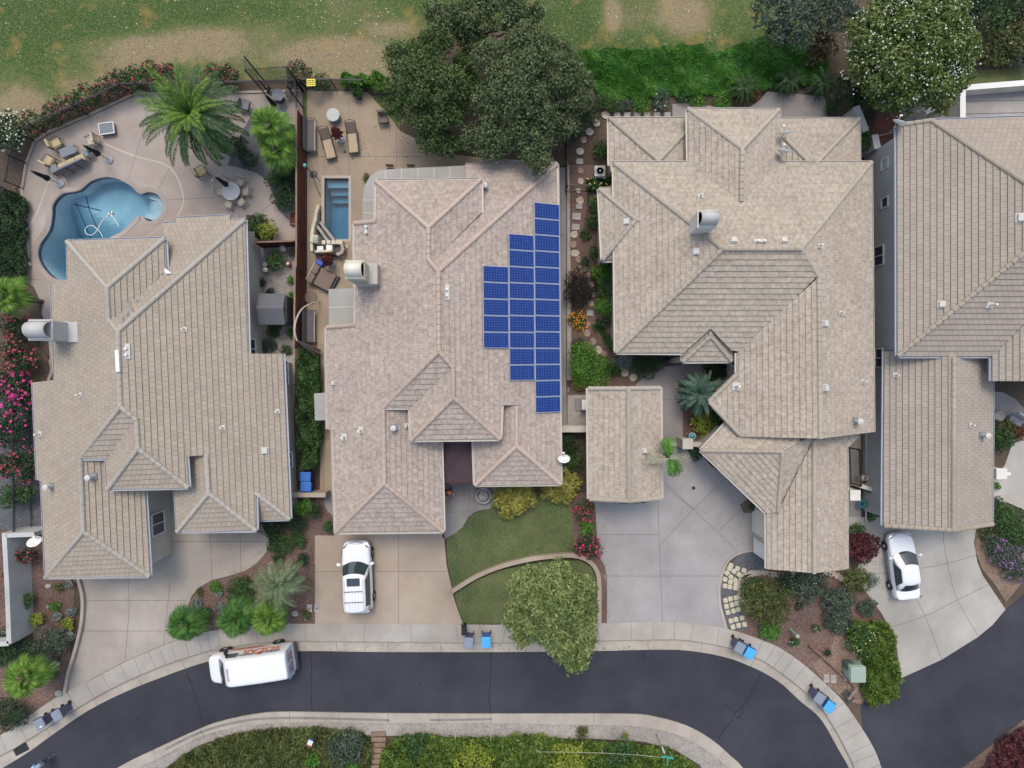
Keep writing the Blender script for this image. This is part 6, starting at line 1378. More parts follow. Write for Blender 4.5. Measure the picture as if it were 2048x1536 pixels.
q=G(55,529,.15); mb=MB(); mb.rbox((.05,0,.08),(.34,.26,.14),'white',.3,.06); mb.rbox((-.13,.02,.05),(.16,.24,.1),'orange',.2,.04); tag(mb.build('pool_toy',None,False,(q.x,q.y,.1)),'white and orange pool accessory at the end of the pool net pole','pool toy')
for x,y,l in ((426,361,'small white ball near the round white table'),(43,1,'')):
    if l: q=G(x,y,.15); mb=MB(); mb.lathe((0,0,0),[(.03,0),(.08,.04),(.09,.09),(.06,.15),(.02,.17)],'white',14); tag(mb.build('ball',None,True,(q.x,q.y,.1)),l,'ball')
# dishes
def dish(px,py,z,az,el,label,arm=.55,pole=.4,r=.38):
    g=G(px,py,z); root=empty('satellite_dish',g,label,'satellite dish'); d=Vector((math.cos(R(az))*math.cos(R(el)),math.sin(R(az))*math.cos(R(el)),math.sin(R(el)))); mb=MB(); mb.lathe((0,0,0),[(.04,-.02),(r*.6,.02),(r,.10),(r,.115),(r*.55,.035),(.02,.0)],'white',24,tuple(d)); mb.build('dish',root,True)
    mb=MB(); tip=d*arm+Vector((0,0,-.22)); mb.tube([Vector((0,0,-r*.9)),tip],.02,'gutterwhite',5); mb.build('arm',root); mb=MB(); mb.rbox(tip,(.16,.10,.10),'white',0,.02); mb.build('receiver',root)
    mb=MB(); mb.tube([-d*.05,-d*.2+Vector((0,0,-.1)),-d*.2+Vector((0,0,-pole-.2))],.025,'steel',6); mb.build('mount',root); return root
dish(1128,920,3.25,95,35,'white satellite dish on the eave above the yellow bamboo'); dish(70,1085,2.6,80,40,'white satellite dish above the left edge red flowers',r=.40)
dish(1797,247,4.4,70,20,'white satellite dish at the top left corner of the grey tan roof'); dish(1572,268,3.9,100,15,'upper of two white antennas beside the gabled roof ridge'); dish(1566,305,3.9,75,12,'lower of two white antennas beside the gabled roof ridge')
# AC unit, utility boxes
g=G(1200,342,.85); ac=empty('air_conditioner',(g.x,g.y,.07),'square grey air conditioner with a round fan beside the tan house','air conditioner'); mb=MB(); mb.rbox((0,0,.4),(.72,.72,.8),'acmetal',0,.06); mb.build('case',ac); mb=MB(); mb.lathe((0,0,.80),[(.30,0),(.30,.012),(.27,.014)],'darkgrey',28); 
for r_ in (.08,.14,.2,.26): mb.lathe((0,0,.815),[(r_,0),(r_+.014,.0),(r_+.014,.01),(r_,.01)],'steel',24)
mb.lathe((0,0,.81),[(.06,0),(.05,.03)],'acmetal',12); mb.build('fan_grille',ac)
g=G(1168,810,.8); ub=empty('utility_box',(g.x,g.y,.06),'white utility box on a slab beside the detached building','utility box'); mb=MB(); mb.rbox((0,0,.40),(.30,.66,.8),'white',0,.03); mb.build('case',ub); mb=MB(); mb.rbox((-.12,0,.05),(.75,.85,.1),'darkconc',0,.02); mb.build('slab',ub)
g=G(1716,1350,.95); tb=empty('transformer_box',(g.x,g.y,.06),'pale green utility transformer box on a concrete pad beside the bamboo hedge','utility box'); gp=G(1704,1341,.1); mb=MB(); mb.rbox((gp.x-g.x+.15,gp.y-g.y,.04),(1.35,1.35,.12),'paleconc',0,.04); mb.build('pad',tb); mb=MB(); mb.rbox((-.05,.12,.45),(.95,.95,.8),'boxdark' if 0 else 'boxgreen',0,.04); mb.build('case',tb); mb=MB(); mb.rbox((0,.04,.90),(1.0,1.05,.12),'boxgreen',0,.06); mb.build('lid',tb); mb=MB(); mb.rbox((-.30,.40,.40),(.5,.5,.6),'boxdark',0,.03); mb.build('side_panel',tb)
for k,(x,y) in enumerate(((1653,1357),(1667,1358))): q=G(x,y,.1); mb=MB(); mb.rbox((0,0,.03),(.38,.55,.08),'paleconc',0,.04); mb.rbox((0,0,.072),(.28,.44,.012),'greystone',0,.02); tag(mb.build('meter_cover',None,False,(q.x,q.y,.06)),('left' if k==0 else 'right')+' of two rectangular meter covers beside the sidewalk corner','meter cover','meter covers beside the sidewalk corner')
for k,(x,y) in enumerate(((619,1217),(634,1217))): q=G(x,y,.1); mb=MB(); mb.rbox((0,0,.02),(.34,.55,.06),'greystone',0,.03); mb.rbox((0,0,.055),(.10,.10,.01),'darkgrey',0,.01); tag(mb.build('meter_cover',None,False,(q.x,q.y,.085)),('grey meter cover in the mulch left of the tan driveway','grey meter cover set in the edge of the tan driveway')[k],'meter cover')
root=empty('marker_post',G(1590,1268),'leaning grey green marker post in the corner mulch bed','post'); mb=MB(); a,b_=G(1582,1262,.05),G(1595,1272,.95); mb.tube([(b_.x-.06,b_.y+.1,0),b_],.08,'boxgreen',8); world_child(mb,'shaft',root); mb=MB(); mb.lathe(b_,[(.13,-.05),(.13,.04),(.03,.06)],'paleconc',12); world_child(mb,'cap',root)
root=empty('storm_drain',G(41,1497),'dark slotted storm drain in the gutter at the lower left','drain'); mb=MB(); q=G(41,1497,.04); 
for k in range(9): mb.box((q.x+math.cos(R(27))*(-.42+.105*k),q.y+math.sin(R(27))*(-.42+.105*k),.045),(.035,.62,.03),'darkgrey',R(27))
mb.box((q.x,q.y,.032),(1.0,.66,.006),'black',R(27)); world_child(mb,'grate',root)
root=empty('courtyard_drain',G(1387,976),'small dark square drain in the middle of the big driveway','drain'); mb=MB(); q=G(1387,976,.1); mb.box((q.x,q.y,.106),(.22,.22,.008),'darkgrey',R(40)); mb.box((q.x,q.y,.112),(.14,.14,.006),'black',R(40)); world_child(mb,'grate',root)
# signs
def board(px,py,z,w,h_,az,tilt,mat): pass
root=empty('yard_sign',G(640,1452),'white sign on a thin leaning stake in the bushes below the street','sign'); mb=MB(); t_=G(620,1486,1.15); mb.tube([G(638,1455,0)+Vector((0,-.0,0)),t_],.018,'darkgrey',5); world_child(mb,'stake',root); mb=MB(); mb.box(t_,(.32,.42,.02),'white',R(-25),1,(R(15),'X')); mb.box(t_+Vector((.06,.2,.02)),(.30,.09,.02),'blue',R(-25)); mb.box(t_+Vector((-.08,-.2,.012)),(.28,.06,.02),'red',R(-25)); world_child(mb,'sign_board',root)
root=empty('street_sign',G(1314,1470),'green street name sign on a thin pole at the bottom edge','street sign'); b0=G(1312,1466,0); tp=Vector((b0.x,b0.y,2.4)); mb=MB(); mb.tube([b0,tp],.03,'steel',6); world_child(mb,'pole',root); mb=MB(); mb.box(tp+Vector((.1,0,.08)),(.75,.03,.17),'green',R(-8)); mb.box(tp+Vector((.05,-.05,.26)),(.03,.6,.15),'green',R(-3)); world_child(mb,'name_blade',root); mb=MB(); mb.box(tp+Vector((0,.04,-.6)),(.10,.03,.6),'white',.3); world_child(mb,'small_plate',root)
root=empty('warning_sign',G(622,178),'small yellow sign with dark writing on the terrace fence','sign'); mb=MB(); p=G(622,165,1.5); mb.box((p.x,p.y,1.5),(.55,.45,.02),'yellow',R(2)); world_child(mb,'sign_board',root); mb=MB()
for r_ in range(3):
    for k in range(5): mb.box((p.x-.2+.1*k,p.y+.12-.12*r_,1.516),(.085,.085 if (k+r_)%2 else .05,.006),'black',.2*k)
world_child(mb,'writing',root); mb=MB(); mb.tube([(p.x,p.y-.1,0),(p.x,p.y,1.49)],.015,'darkgrey',5); world_child(mb,'stake',root)
root=empty('wire_fence',G(1200,1500),'thin wire fence on stakes above the bottom bushes','fence'); mb=MB(); tops=[G(x,y,1.1) for x,y in ((1074,1504),(1124,1504),(1205,1506),(1275,1510),(1345,1517))]; mb.tube(tops,.010,'gutterm',4); world_child(mb,'wire',root); mb=pieces(root,'stake')
for p in tops+[G(843,1480,1.1),G(910,1478,1.1),G(981,1482,1.1)]: mb.tube([(p.x,p.y,0),p],.016,'offwhite',4)
# fountain in front
g=G(967,991,.4); fo=empty('bird_fountain',(g.x,g.y,.1),'round grey tiered fountain at the end of the front walkway','fountain'); mb=MB(); mb.lathe((0,0,0),[(.50,0),(.55,.1),(.55,.36),(.52,.42),(.44,.42),(.40,.34),(.38,.15),(.05,.14)],'greystone',32); mb.build('basin',fo,True); mb=MB(); mb.lathe((0,0,.14),[(.12,0),(.08,.3),(.27,.42),(.30,.50),(.22,.48),(.07,.46),(.05,.65),(.12,.70),(.13,.74),(.03,.74)],'greystone',24); mb.build('upper_tier',fo,True)
# shed
g=G(533,618,2.0); sh=empty('garden_shed',(g.x,g.y,.06),'grey plastic garden shed squeezed beside the left house','shed'); mb=MB(); mb.rbox((.42,0,.95),(1.5,1.75,1.9),'shedtan',0,.03); mb.build('wall',sh); mb=MB(); mb.raw([(-.5,-.98,1.95),(1.15,-.98,1.88),(1.15,.98,1.88),(-.5,.98,1.95),(-.5,0,2.3),(1.15,0,2.2)],[(0,1,5,4),(4,5,2,3),(1,2,5),(0,4,3),(0,3,2,1)],'shed'); mb.build('roof',sh)
mb=MB(); 
for y in (-.42,.42): mb.box((1.19,y,.95),(.03,.78,1.7),'shedtan')
mb.build('door',sh)
for k,(x,y,r_,m,l) in enumerate([(533,529,.16,'white','upper white paint bucket on the side yard slab'),(532,540,.17,'white','lower white paint bucket on the side yard slab'),(567,498,.2,'white','white bucket beside the short cross fence'),(577,528,.15,'red','red bucket in the gravel side yard'),(588,418,.0,'','')]):
    if r_: q=G(x,y,.3); mb=MB(); mb.lathe((0,0,0),[(r_*.8,0),(r_,.36),(r_*.92,.36),(r_*.75,.05)],m,16); mb.lathe((0,0,.2),[(r_*.9,.14),(r_*.3,.16)],'offwhite',12); tag(mb.build('bucket',None,True,(q.x,q.y,.09)),l,'bucket')
q=G(590,438,.1); root=empty('planter_frame',(q.x,q.y,.11),'wooden framed planter box against the brown fence','planter'); mb=MB()
for bx in (((0,-.4,.12),(.5,.06,.24)),((0,.4,.12),(.5,.06,.24)),((-.25,0,.12),(.06,.86,.24)),((.25,0,.12),(.06,.86,.24))): mb.box(bx[0],bx[1],'oldwood')
mb.build('frame',root); mb=MB(); mb.box((0,0,.08),(.44,.74,.16),'redwood'); mb.build('soil_fill',root)
g=G(515,480,.8); root=empty('storage_bench',(g.x-.4,g.y,.05),'dark slatted box against the side wall of the left house','box'); mb=MB(); mb.rbox((0,0,.4),(.5,1.1,.8),'darkgrey',0,.03); mb.build('case',root); mb=MB()
for k in range(7): mb.box((.0,-.45+.15*k,.81),(.48,.10,.03),'shed')
mb.build('slat',root)
q=G(612,598,.2); 
g=G(1334,715,.6); root=empty('urn',(g.x,g.y,.11),'dark round urn under the courtyard eave','urn'); mb=MB(); mb.lathe((0,0,0),[(.12,0),(.26,.25),(.28,.45),(.2,.6),(.24,.66),(.18,.66),(.15,.4)],'darkgrey',18); mb.build('bowl',root,True)
g=G(1384,872,.9); root=empty('garden_lantern',(g.x,g.y,.08),'green glass garden lantern beside the courtyard pillar','lantern'); mb=MB(); mb.lathe((0,0,0),[(.16,0),(.05,.05),(.05,.75),(.14,.8)],'darkgrey',12); mb.build('stand',root); mb=MB(); mb.lathe((0,0,.78),[(.2,0),(.22,.08),(.16,.2),(.04,.24)],'teal',16); mb.lathe((0,0,.86),[(.225,0),(.225,.02),(.2,.03)],'white',16); mb.build('glass_shade',root)
g=G(1728,961,.6); root=empty('log_basket',(g.x,g.y,.09),'square white planter full of brown material beside the side wall','planter'); mb=MB(); mb.rbox((0,0,.28),(.62,.62,.56),'stoneware',0,.05); mb.build('planter_box',root); mb=MB(); 
for k in range(9): mb.rbox((random.uniform(-.18,.18),random.uniform(-.18,.18),.58),(.3,.10,.1),'cushionbrown' if k%2 else 'oldwood',k,.03)
mb.build('filling',root)
g=G(1731,1009,.9); root=empty('hose_reel',(g.x,g.y,.05),'coiled teal hose reel beside the white pillar','hose reel'); mb=MB(); 
for r_ in (.18,.24,.3): mb.tube([(math.cos(i*.5)*r_,math.sin(i*.5)*r_*.9,.55+r_*.2) for i in range(14)],.03,'teal',5)
mb.build('hose',root); mb=MB(); mb.tube([(0,0,0),(0,0,.6)],.05,'darkgrey',6); mb.build('stand',root)
# stepping stones (garden between the two middle houses)
SS=[(1211,230,9,'s'),(1193,246,9,'s'),(1179,264,9,'s'),(1167,280,8,'r'),(1161,303,9,'s'),(1159,323,8,'g'),(1161,341,7,'r'),(1161,362,8,'s'),(1157,381,6,'s'),(1160,401,9,'s'),(1158,413,7,'g'),(1153,433,10,'g'),(1151,454,9,'g'),(1148,469,9,'s'),(1147,489,8,'r'),(1150,506,9,'s'),(1157,519,8,'r'),(1165,537,9,'s'),(1177,551,7,'r'),(1183,570,7,'s'),(1187,589,6,'s'),(1182,607,7,'s'),(1180,626,8,'g'),(1175,648,7,'r'),(1174,666,8,'r'),(1186,683,8,'r'),(1196,700,9,'s'),(1208,708,7,'r'),(1230,730,6,'r'),(1249,746,9,'s'),(1267,754,9,'s')]
for i,(x,y,r_,c) in enumerate(SS):
    q=G(x,y,.1); rn=random.Random(i); k=7; rad=M_(r_); mb=MB(); pts=[(math.cos(2*math.pi*j/k)*rad*rn.uniform(.72,1.08),math.sin(2*math.pi*j/k)*rad*rn.uniform(.72,1.08)) for j in range(k)]
    if c=='g' : pts=[(-rad*.9,-rad*.6),(rad*.8,-rad*.7),(rad*.95,rad*.6),(-rad*.7,rad*.75)]
    mb.prism(pts,0,.06,{'s':'stone','r':'redstone','g':'greystone'}[c]); o=mb.build('stepping_stone',None,False,(q.x,q.y,.07)); cn={'s':'tan','r':'reddish','g':'grey'}[c]
    tag(o,f'flat {cn} stepping stone, number {i+1} counted down the garden path between the houses','stepping stone','stepping stones of the garden path')
for i,x in enumerate((1234,1254,1274,1294,1314,1335)):
    q=G(x,231,.1); mb=MB(); mb.rbox((0,0,.03),(.42,.42,.06),'greystone',0,.02); tag(mb.build('square_paver',None,False,(q.x,q.y,.07)),f'square pale paver, {["first","second","third","fourth","fifth","sixth"][i]} from the left in the row above the tan house','paver','row of square pavers above the tan house')
rows=[((1462,1131),(1475,1137),(1488,1141)),((1459,1137),(1468,1143),(1478,1149)),((1454,1146),(1462,1154),(1471,1161)),((1450,1159),(1461,1164),(1472,1168)),((1450,1172),(1460,1174),(1471,1176)),((1451,1201),(1461,1198),(1472,1196)),((1453,1213),(1464,1210),(1474,1207)),((1456,1225),(1467,1222),(1477,1219)),((1462,1242),(1472,1239),(1484,1236)),((1466,1254),(1477,1251),(1489,1249))]
wd_=['left','middle','right']; od_=['top','second','third','fourth','fifth','sixth','seventh','eighth','ninth','bottom']
for i,rw in enumerate(rows):
    a=math.atan2(-(rw[2][1]-rw[0][1]),rw[2][0]-rw[0][0])
    for j,(x,y) in enumerate(rw):
        q=G(x,y,.13); mb=MB(); mb.rbox((0,0,.06),(.32,.31,.13),'palerock',a,.06); tag(mb.build('paver_block',None,False,(q.x,q.y,.06)),f'rounded cream paver block, {wd_[j]} one of the {od_[i]} row beside the big driveway','paver block','cream paver blocks beside the big driveway')
root=empty('stone_edging',G(1485,1180),'curving edge of flat cream stones around the corner planting bed','edging')
for i,p in enumerate(smooth_line([(1483,1200),(1480,1180),(1483,1160),(1492,1150),(1510,1146),(1535,1146),(1560,1150),(1640,1146),(1665,1148),(1690,1160),(1700,1165)],3)):
    q=G(p[0],p[1],.1); mb=MB(); mb.rbox((q.x,q.y,.12),(.42,.3,.14),'stone',i*.4,.05); world_child(mb,'edging_stone',root)
for i,(x,y,s_) in enumerate(((97,1172,.35),(115,1229,.3),(123,1260,.3),(119,1386,.45),(115,1327,.32),(106,1323,.4),(590,1227,.42),(611,1238,.2),(95,1214,.2))):
    q=G(x,y,.1); mb=MB(); mb.lathe((0,0,0),[(s_*.5,0),(s_*.6,s_*.2),(s_*.45,s_*.45),(s_*.12,s_*.55)],'greystone',9); o=mb.build('boulder',None,False,(q.x,q.y,.04)); o.scale=(1.1,.8,1); o.rotation_euler=(0,0,i); tag(o,'grey garden rock '+['under the left eave corner','left of the blue grey tuft','beside the lime tuft','at the foot of the curved kerb wall','small one among the left front plants','dark one among the left front plants','below the bluish feather palm','tiny one beside the driveway cover','tiny one by the round green tuft'][i],'rock','garden rocks')
g=G(2035,840,.6); c=empty('garden_chair',(g.x,g.y,.09),'patterned garden chair at the right edge','chair',None,R(-30)); mb=MB(); mb.rbox((0,0,.42),(.9,.6,.1),'cushiongrey',0,.05); mb.build('seat',c); mb=MB(); mb.rbox((0,.3,.7),(.9,.1,.5),'stoneware',0,.03); mb.build('backrest',c)
for k,(x,y,r_,m_,l) in enumerate(((1992,848,.32,'darkgrey','larger dark round pot beside the grey garage roof'),(1998,832,.35,'greystone','round grey fire bowl beside the grey garage roof'))): q=G(x,y,.4); mb=MB(); mb.lathe((0,0,0),[(r_*.7,0),(r_,.4),(r_*.85,.4),(r_*.7,.25)],m_,18); tag(mb.build('bowl',None,True,(q.x,q.y,.07)),l,'pot')
# ---------------------------------------------------------------- planting
# oaks
plant('oak_tree','large dark green oak, left of the two beside the tan patio','tree',850,170,85,6,'oak',.115,trunk=True,lobes=[(845,165,52,4.6),(803,118,32,4.0),(868,92,38,4.2),(838,118,36,4.2),(822,215,42,3.6),(870,232,44,3.6),(803,178,30,3.6),(868,272,36,3.0),(900,292,20,2.6),(786,215,18,3.2),(898,170,38,4.2),(905,225,26,3.6),(928,130,24,3.2),(935,85,22,3.0),(925,185,20,3.0),(940,165,20,2.6)],elong=1.5)
plant('oak_tree','large grey green oak, right of the two, reaching over the roof','tree',1040,190,110,7,'oakgrey',.115,trunk=True,lobes=[(1035,175,60,5.2),(990,120,42,5.0),(1055,95,48,5.0),(1105,150,50,4.6),(985,200,38,4.6),(1015,250,50,4.4),(1075,235,50,4.2),(1140,195,36,3.8),(950,275,28,3.6),(1062,288,40,4.2),(1075,322,24,4.2),(985,285,36,3.8),(1160,170,26,3.4),(1118,250,34,3.2),(1110,105,26,4.0)],elong=1.5)
plant('oak_tree','grey leaved tree at the top edge behind the two oaks','tree',960,40,60,5.5,'oakgrey',.12,trunk=True,lobes=[(900,45,30,3.8),(950,28,40,4.2),(1010,25,42,4.2),(870,25,20,3.5),(1035,55,30,4.2),(945,75,26,3.6),(1070,30,18,3.8)])
plant('willow_tree','light green feathery tree overhanging the sidewalk and street','tree',1110,1220,90,6,'willow',.11,trunk=True,dens=1.1,rmin=.55,elong=2.6,lobes=[(1110,1205,48,4.6),(1060,1180,38,4.2),(1110,1160,38,4.2),(1150,1185,36,4.2),(1045,1230,34,3.6),(1090,1250,38,3.8),(1150,1245,38,3.6),(1165,1283,26,3.2),(1122,1288,30,3.4),(1150,1318,22,3.0),(1045,1270,20,3.0),(1068,1145,16,3.4),(1172,1215,24,3.4)])
plant('flowering_tree','big round tree covered in white blossoms at the top right','tree',1815,110,138,6.5,'magnolia',.13,trunk=True,dens=.9,rmin=.6,lobes=[(1815,105,95,4.2),(1750,80,58,3.8),(1790,40,55,4.0),(1870,50,60,4.0),(1900,105,52,3.8),(1865,165,52,3.2),(1800,175,48,3.0),(1740,130,52,3.4),(1770,180,36,2.8),(1900,150,38,3.2),(1830,20,45,3.8)],flowers=('petalw',850,.10,2))
plant('grey_shrub','large grey green bushy tree at the top edge','tree',1580,45,75,4,'greyg',.13,trunk=True,dens=.6,lobes=[(1540,20,40,2.8),(1590,50,48,3.0),(1640,25,40,2.8),(1560,70,28,2.2),(1680,30,36,2.6)])
plant('brown_bush','brownish red bush below the grey green tree','shrub',1640,90,32,2.0,'brownbush',.12,dens=.7)
plant('dark_tree','dark green tree at the top edge behind the blossoms','tree',1915,25,42,4,'darkshrub',.13,trunk=True,dens=.6)
plant('green_shrub','mid green shrub at the top right corner','shrub',1985,28,36,2.5,'shrub',.12,dens=.7)
plant('green_shrub','dark round shrub touching the top edge near the right corner','shrub',2035,10,36,2.5,'darkshrub',.12,dens=.7)
plant('olive_shrub','yellowish olive shrub at the right edge above the white terrace','shrub',2020,65,45,1.8,'olive',.12,dens=.7,flowers=('petalyel',30,.1))
plant('olive_shrub','low olive shrub between the blossoms and the right edge','shrub',1985,105,46,1.4,'olive',.12,ry=28,dens=.7)
plant('olive_shrub','low pinkish tipped shrub along the lawn at the right edge','shrub',2040,110,34,1.2,'greyg',.12,ry=26,dens=.7)
plant('dark_shrub','dark shrub right of the row of squat palms','shrub',1692,185,34,2.0,'darkshrub',.11,dens=.7)
plant('dark_shrub','round dark shrub under the white blossom tree','shrub',1725,195,26,1.6,'shrub',.11,dens=.7)
# palms
feather_palm('date_palm','big date palm with drooping fronds over the pool terrace',384,232,4.3,3.45,84,'palmleaf','palmyoung',leaflet=.42,seed=5,e0=(-38,78),pairs=62,lw=.06,tr=.30,stiff=.9)
feather_palm('feather_palm','bluish feather palm in the front bed between the driveways',557,1170,2.6,2.0,26,'palepalm',None,leaflet=.40,seed=9,e0=(-15,70),pairs=40,lw=.04,tr=.16)
feather_palm('cycad','big round blue green cycad in the courtyard',1398,787,1.9,1.75,64,'bluepalm',None,leaflet=.22,seed=14,e0=(-35,75),pairs=44,lw=.05,tr=.2)
for k,(x,y,l) in enumerate(((1487,176,'left squat palm beside the bright green bank'),(1578,161,'middle squat palm beside the bright green bank'),(1645,166,'right squat palm beside the bright green bank'))):
    feather_palm('squat_palm',l,x,y,.8,1.15,40,'palmleaf','rust' if 0 else None,leaflet=.16,seed=20+k,e0=(-10,70),pairs=34,lw=.03,tr=.2,group='squat palms beside the bright green bank')
feather_palm('slender_palm','slender palm with a bright green heart between the pillar and the driveway',1338,915,3.9,1.35,9,'bright',None,leaflet=.36,seed=31,azs=(95,-60,110,-75,80,-50,-62,100,-95),e0=(5,50),pairs=34,lw=.05,tr=.10)
feather_palm('slender_palm','pale dried fronds spreading left and right beside the courtyard pillar',1338,918,3.95,1.75,7,'whitepalm',None,leaflet=.34,seed=44,azs=(178,10,188,-8,170,2,-20),e0=(2,18),pairs=36,lw=.035,tr=.08)
fan_palm('fan_palm','upper bright green fan palm beside the brown fence',537,250,3.4,20,.8,.85,'fanleaf',seed=2)
fan_palm('fan_palm','lower bright green fan palm beside the brown fence',552,300,2.6,20,.7,.8,'fanleaf',seed=3)
fan_palm('fan_palm','fan palm standing alone left of the van by the sidewalk',366,1250,2.4,26,.75,.75,'fangreen',seed=4)
fan_palm('fan_palm','fan palm above the front of the white van',470,1240,2.6,30,.75,.75,'fangreen',seed=5)
fan_palm('fan_palm','fan palm above the rear of the white van',534,1238,2.5,28,.72,.72,'fanleaf',seed=6)
fan_palm('fan_palm','yellow green fan palm at the lower left edge',45,1356,2.8,22,.95,.75,'fanleaf',seed=7)
fan_palm('fan_palm','fan palm at the left edge beside the terrace hedge',5,590,3.0,20,.9,.8,'fanleaf',seed=8)
# hedges, banks (too many plants to count)
# tall bright grass bank
rng=np.random.default_rng(5); Pg=PX([(1125,108),(1180,97),(1290,96),(1395,88),(1420,103),(1470,92),(1520,72),(1565,80),(1640,92),(1642,150),(1600,163),(1560,158),(1500,180),(1430,182),(1350,186),(1280,188),(1200,196),(1182,160)],.3)
n=30000; x,y=sample_poly(Pg,n,rng); wv=np.sin(x*2.3+y*1.1)+.6*np.sin(x*5.1-y*3.3)+.4*np.sin(y*6.1+x); th=-.9+.5*wv+rng.normal(0,.35,n); lean=.30+.12*rng.random(n); h_=.30+.16*np.sin(x*1.7+y*2.9)+.12*rng.random(n)
b_=np.stack([x,y,np.full(n,.05)+.18*rng.random(n)],1); d_=np.stack([np.cos(th)*lean,np.sin(th)*lean,h_],1); s_=np.stack([-np.sin(th),np.cos(th),np.zeros(n)],1)*.034
V=np.stack([b_-s_,b_+s_,b_+d_*.6+s_*.9,b_+d_+np.stack([np.cos(th)*.10,np.sin(th)*.10,-.05+0*th],1)],1); o=quads('tall_grass',V,'tallgrass'); tag(o,'bank of tall bright green grass above the tan house','grass',kind='stuff')
cover('low_juniper','sprawling dark olive ground cover below the gravel, left part','ground cover',[(330,1545),(360,1515),(410,1490),(470,1470),(520,1462),(640,1458),(720,1468),(745,1490),(735,1560),(330,1600)],.55,.13,17000,'olive',3,elong=3.2)
cover('leafy_bushes','mass of yellow green bushes along the bottom edge','bushes',[(752,1560),(762,1505),(790,1478),(850,1474),(900,1480),(1000,1480),(1060,1474),(1110,1482),(1200,1488),(1290,1494),(1350,1506),(1395,1540),(1410,1600),(752,1600)],1.0,.13,34000,'yellowbush',4)
plant('grey_shrub','round grey green shrub left of the timber steps','shrub',690,1498,38,1.2,'greyg',.10,dens=.8)
plant('green_shrub','bright green shoot at the bottom edge below the white sign','shrub',625,1522,15,.9,'bright',.08,dens=.8)
plant('green_shrub','bright shrub at the bottom edge right of the grey green shrub','shrub',700,1530,18,.9,'bright',.08,dens=.7)
for k,(x,y,r,m) in enumerate(((1030,1472,9,'lime'),(1085,1474,9,'lime'),(1165,1464,13,'olive'),(1250,1471,7,'lime'),(1240,1508,28,'shrub'),(1140,1520,40,'lime'),(950,1515,38,'lime'),(830,1490,26,'shrub'))):
    plant('verge_shrub',['small yellow green tuft on the verge','second small yellow green tuft on the verge','olive weed on the gravel verge','tiny yellow green tuft nearest the street curve','green bush under the wire fence','wide yellow green bush in the middle of the bottom edge','wide yellow green bush left of the middle of the bottom edge','green bush right of the timber steps'][k],'shrub',x,y,r,.4 if r<15 else 1.3,m,.07 if r<15 else .11,dens=.8)
cover('juniper_cover','dark shrubs filling the bottom right corner','bushes',[(2010,1480),(2100,1440),(2200,1560),(1960,1570),(1985,1520)],.8,.13,5000,'maroon',8)
cover('hedge','dark clipped hedge at the left edge of the pool terrace','hedge',[(-30,385),(15,378),(42,392),(50,410),(44,425),(46,560),(-30,565)],1.1,.09,14000,'darkshrub',9,kind='thing')
cover('hedge','tall narrow green hedge between the two left houses','hedge',[(592,697),(612,695),(628,708),(636,740),(634,790),(640,830),(637,880),(628,935),(600,940),(592,900),(588,800)],1.8,.10,11000,'shrub',10,kind='thing')
cover('clipped_hedge','rectangular green hedge below the air conditioner','hedge',[(1173,357),(1222,355),(1222,377),(1176,380)],.8,.07,4200,'shrub',11,kind='thing',flowers=('petalyel',20,.08))
cover('bamboo_hedge','bright feathery green hedge at the corner of the side street','hedge',[(1748,1252),(1775,1250),(1788,1280),(1792,1310),(1800,1360),(1798,1385),(1780,1400),(1745,1412),(1735,1385),(1740,1340),(1730,1310),(1715,1290),(1700,1270),(1715,1250)],1.1,.17,19000,'yellowbush',12,kind='thing',elong=3.2)
plant('rose_bush','shrub with cream flowers in the corner bed','shrub',1725,1280,34,1.2,'shrub',.09,dens=.8,flowers=('petalyel',70,.09))
# red and pink flowering shrubs
for k,(x,y,r) in enumerate(((68,247,26),(105,232,24),(140,212,24),(172,196,25),(203,186,24),(236,168,25),(270,158,24),(305,148,22),(340,146,18),(428,152,22),(462,150,20),(600,148,28))):
    plant('oleander',['leftmost red oleander beside the white one','second red oleander from the left along the fence','third red oleander from the left along the fence','fourth red oleander from the left along the fence','fifth red oleander from the left along the fence','sixth red oleander from the left along the fence','seventh red oleander from the left along the fence','eighth red oleander, left of the date palm','red oleander behind the date palm tips','red oleander just right of the date palm','small red oleander left of the net screen','red oleander beside the yellow sign'][k],'shrub',x,y,r,1.5,'darkshrub' if k%3 else 'shrub',.10,dens=.7,flowers=('petalred',36,.10,2),group='red flowering oleanders along the fence')
plant('oleander','large white flowering oleander at the left edge','shrub',14,262,42,2.2,'darkshrub',.11,dens=.8,flowers=('petalw',150,.13,2))
for k,(x,y,r,f) in enumerate(((20,770,34,'petalpink'),(22,860,38,'petalpink'),(36,660,30,'petalred'),(40,720,30,'petalred'),(46,800,26,'petalpink'),(48,930,34,'petalred'),(15,930,24,'petalred'),(30,700,20,'petalred'))):
    plant('flowering_bush',['hot pink bush left of the chimney house, upper','hot pink bush left of the chimney house, lower','dark bush with few red flowers below the left palm','dark bush beside the chimney of the left house','pink dotted bush touching the left eave','rusty red bush at the lower left eave','small rusty bush at the left edge','small dark red bush at the left edge'][k],'shrub',x,y,r,1.8,'darkshrub',.10,dens=.8,flowers=(f,34 if f=='petalpink' else 22,.17,3))
for k,(x,y,l) in enumerate(((25,1110,'red flowering shrub on the left edge wall, upper left'),(50,1112,'red flowering shrub below the satellite dish'),(22,1150,'red flowering shrub on the left edge wall, lower left'))): plant('flowering_bush',l,'shrub',x,y,15,1.7,'darkshrub',.09,dens=.8,flowers=('petalred',36,.11,2))
plant('pink_shrub','hot pink flowering shrub beside the big driveway, upper','shrub',1168,1022,21,.9,'shrub',.08,dens=.8,flowers=('petalhot',34,.12,3))
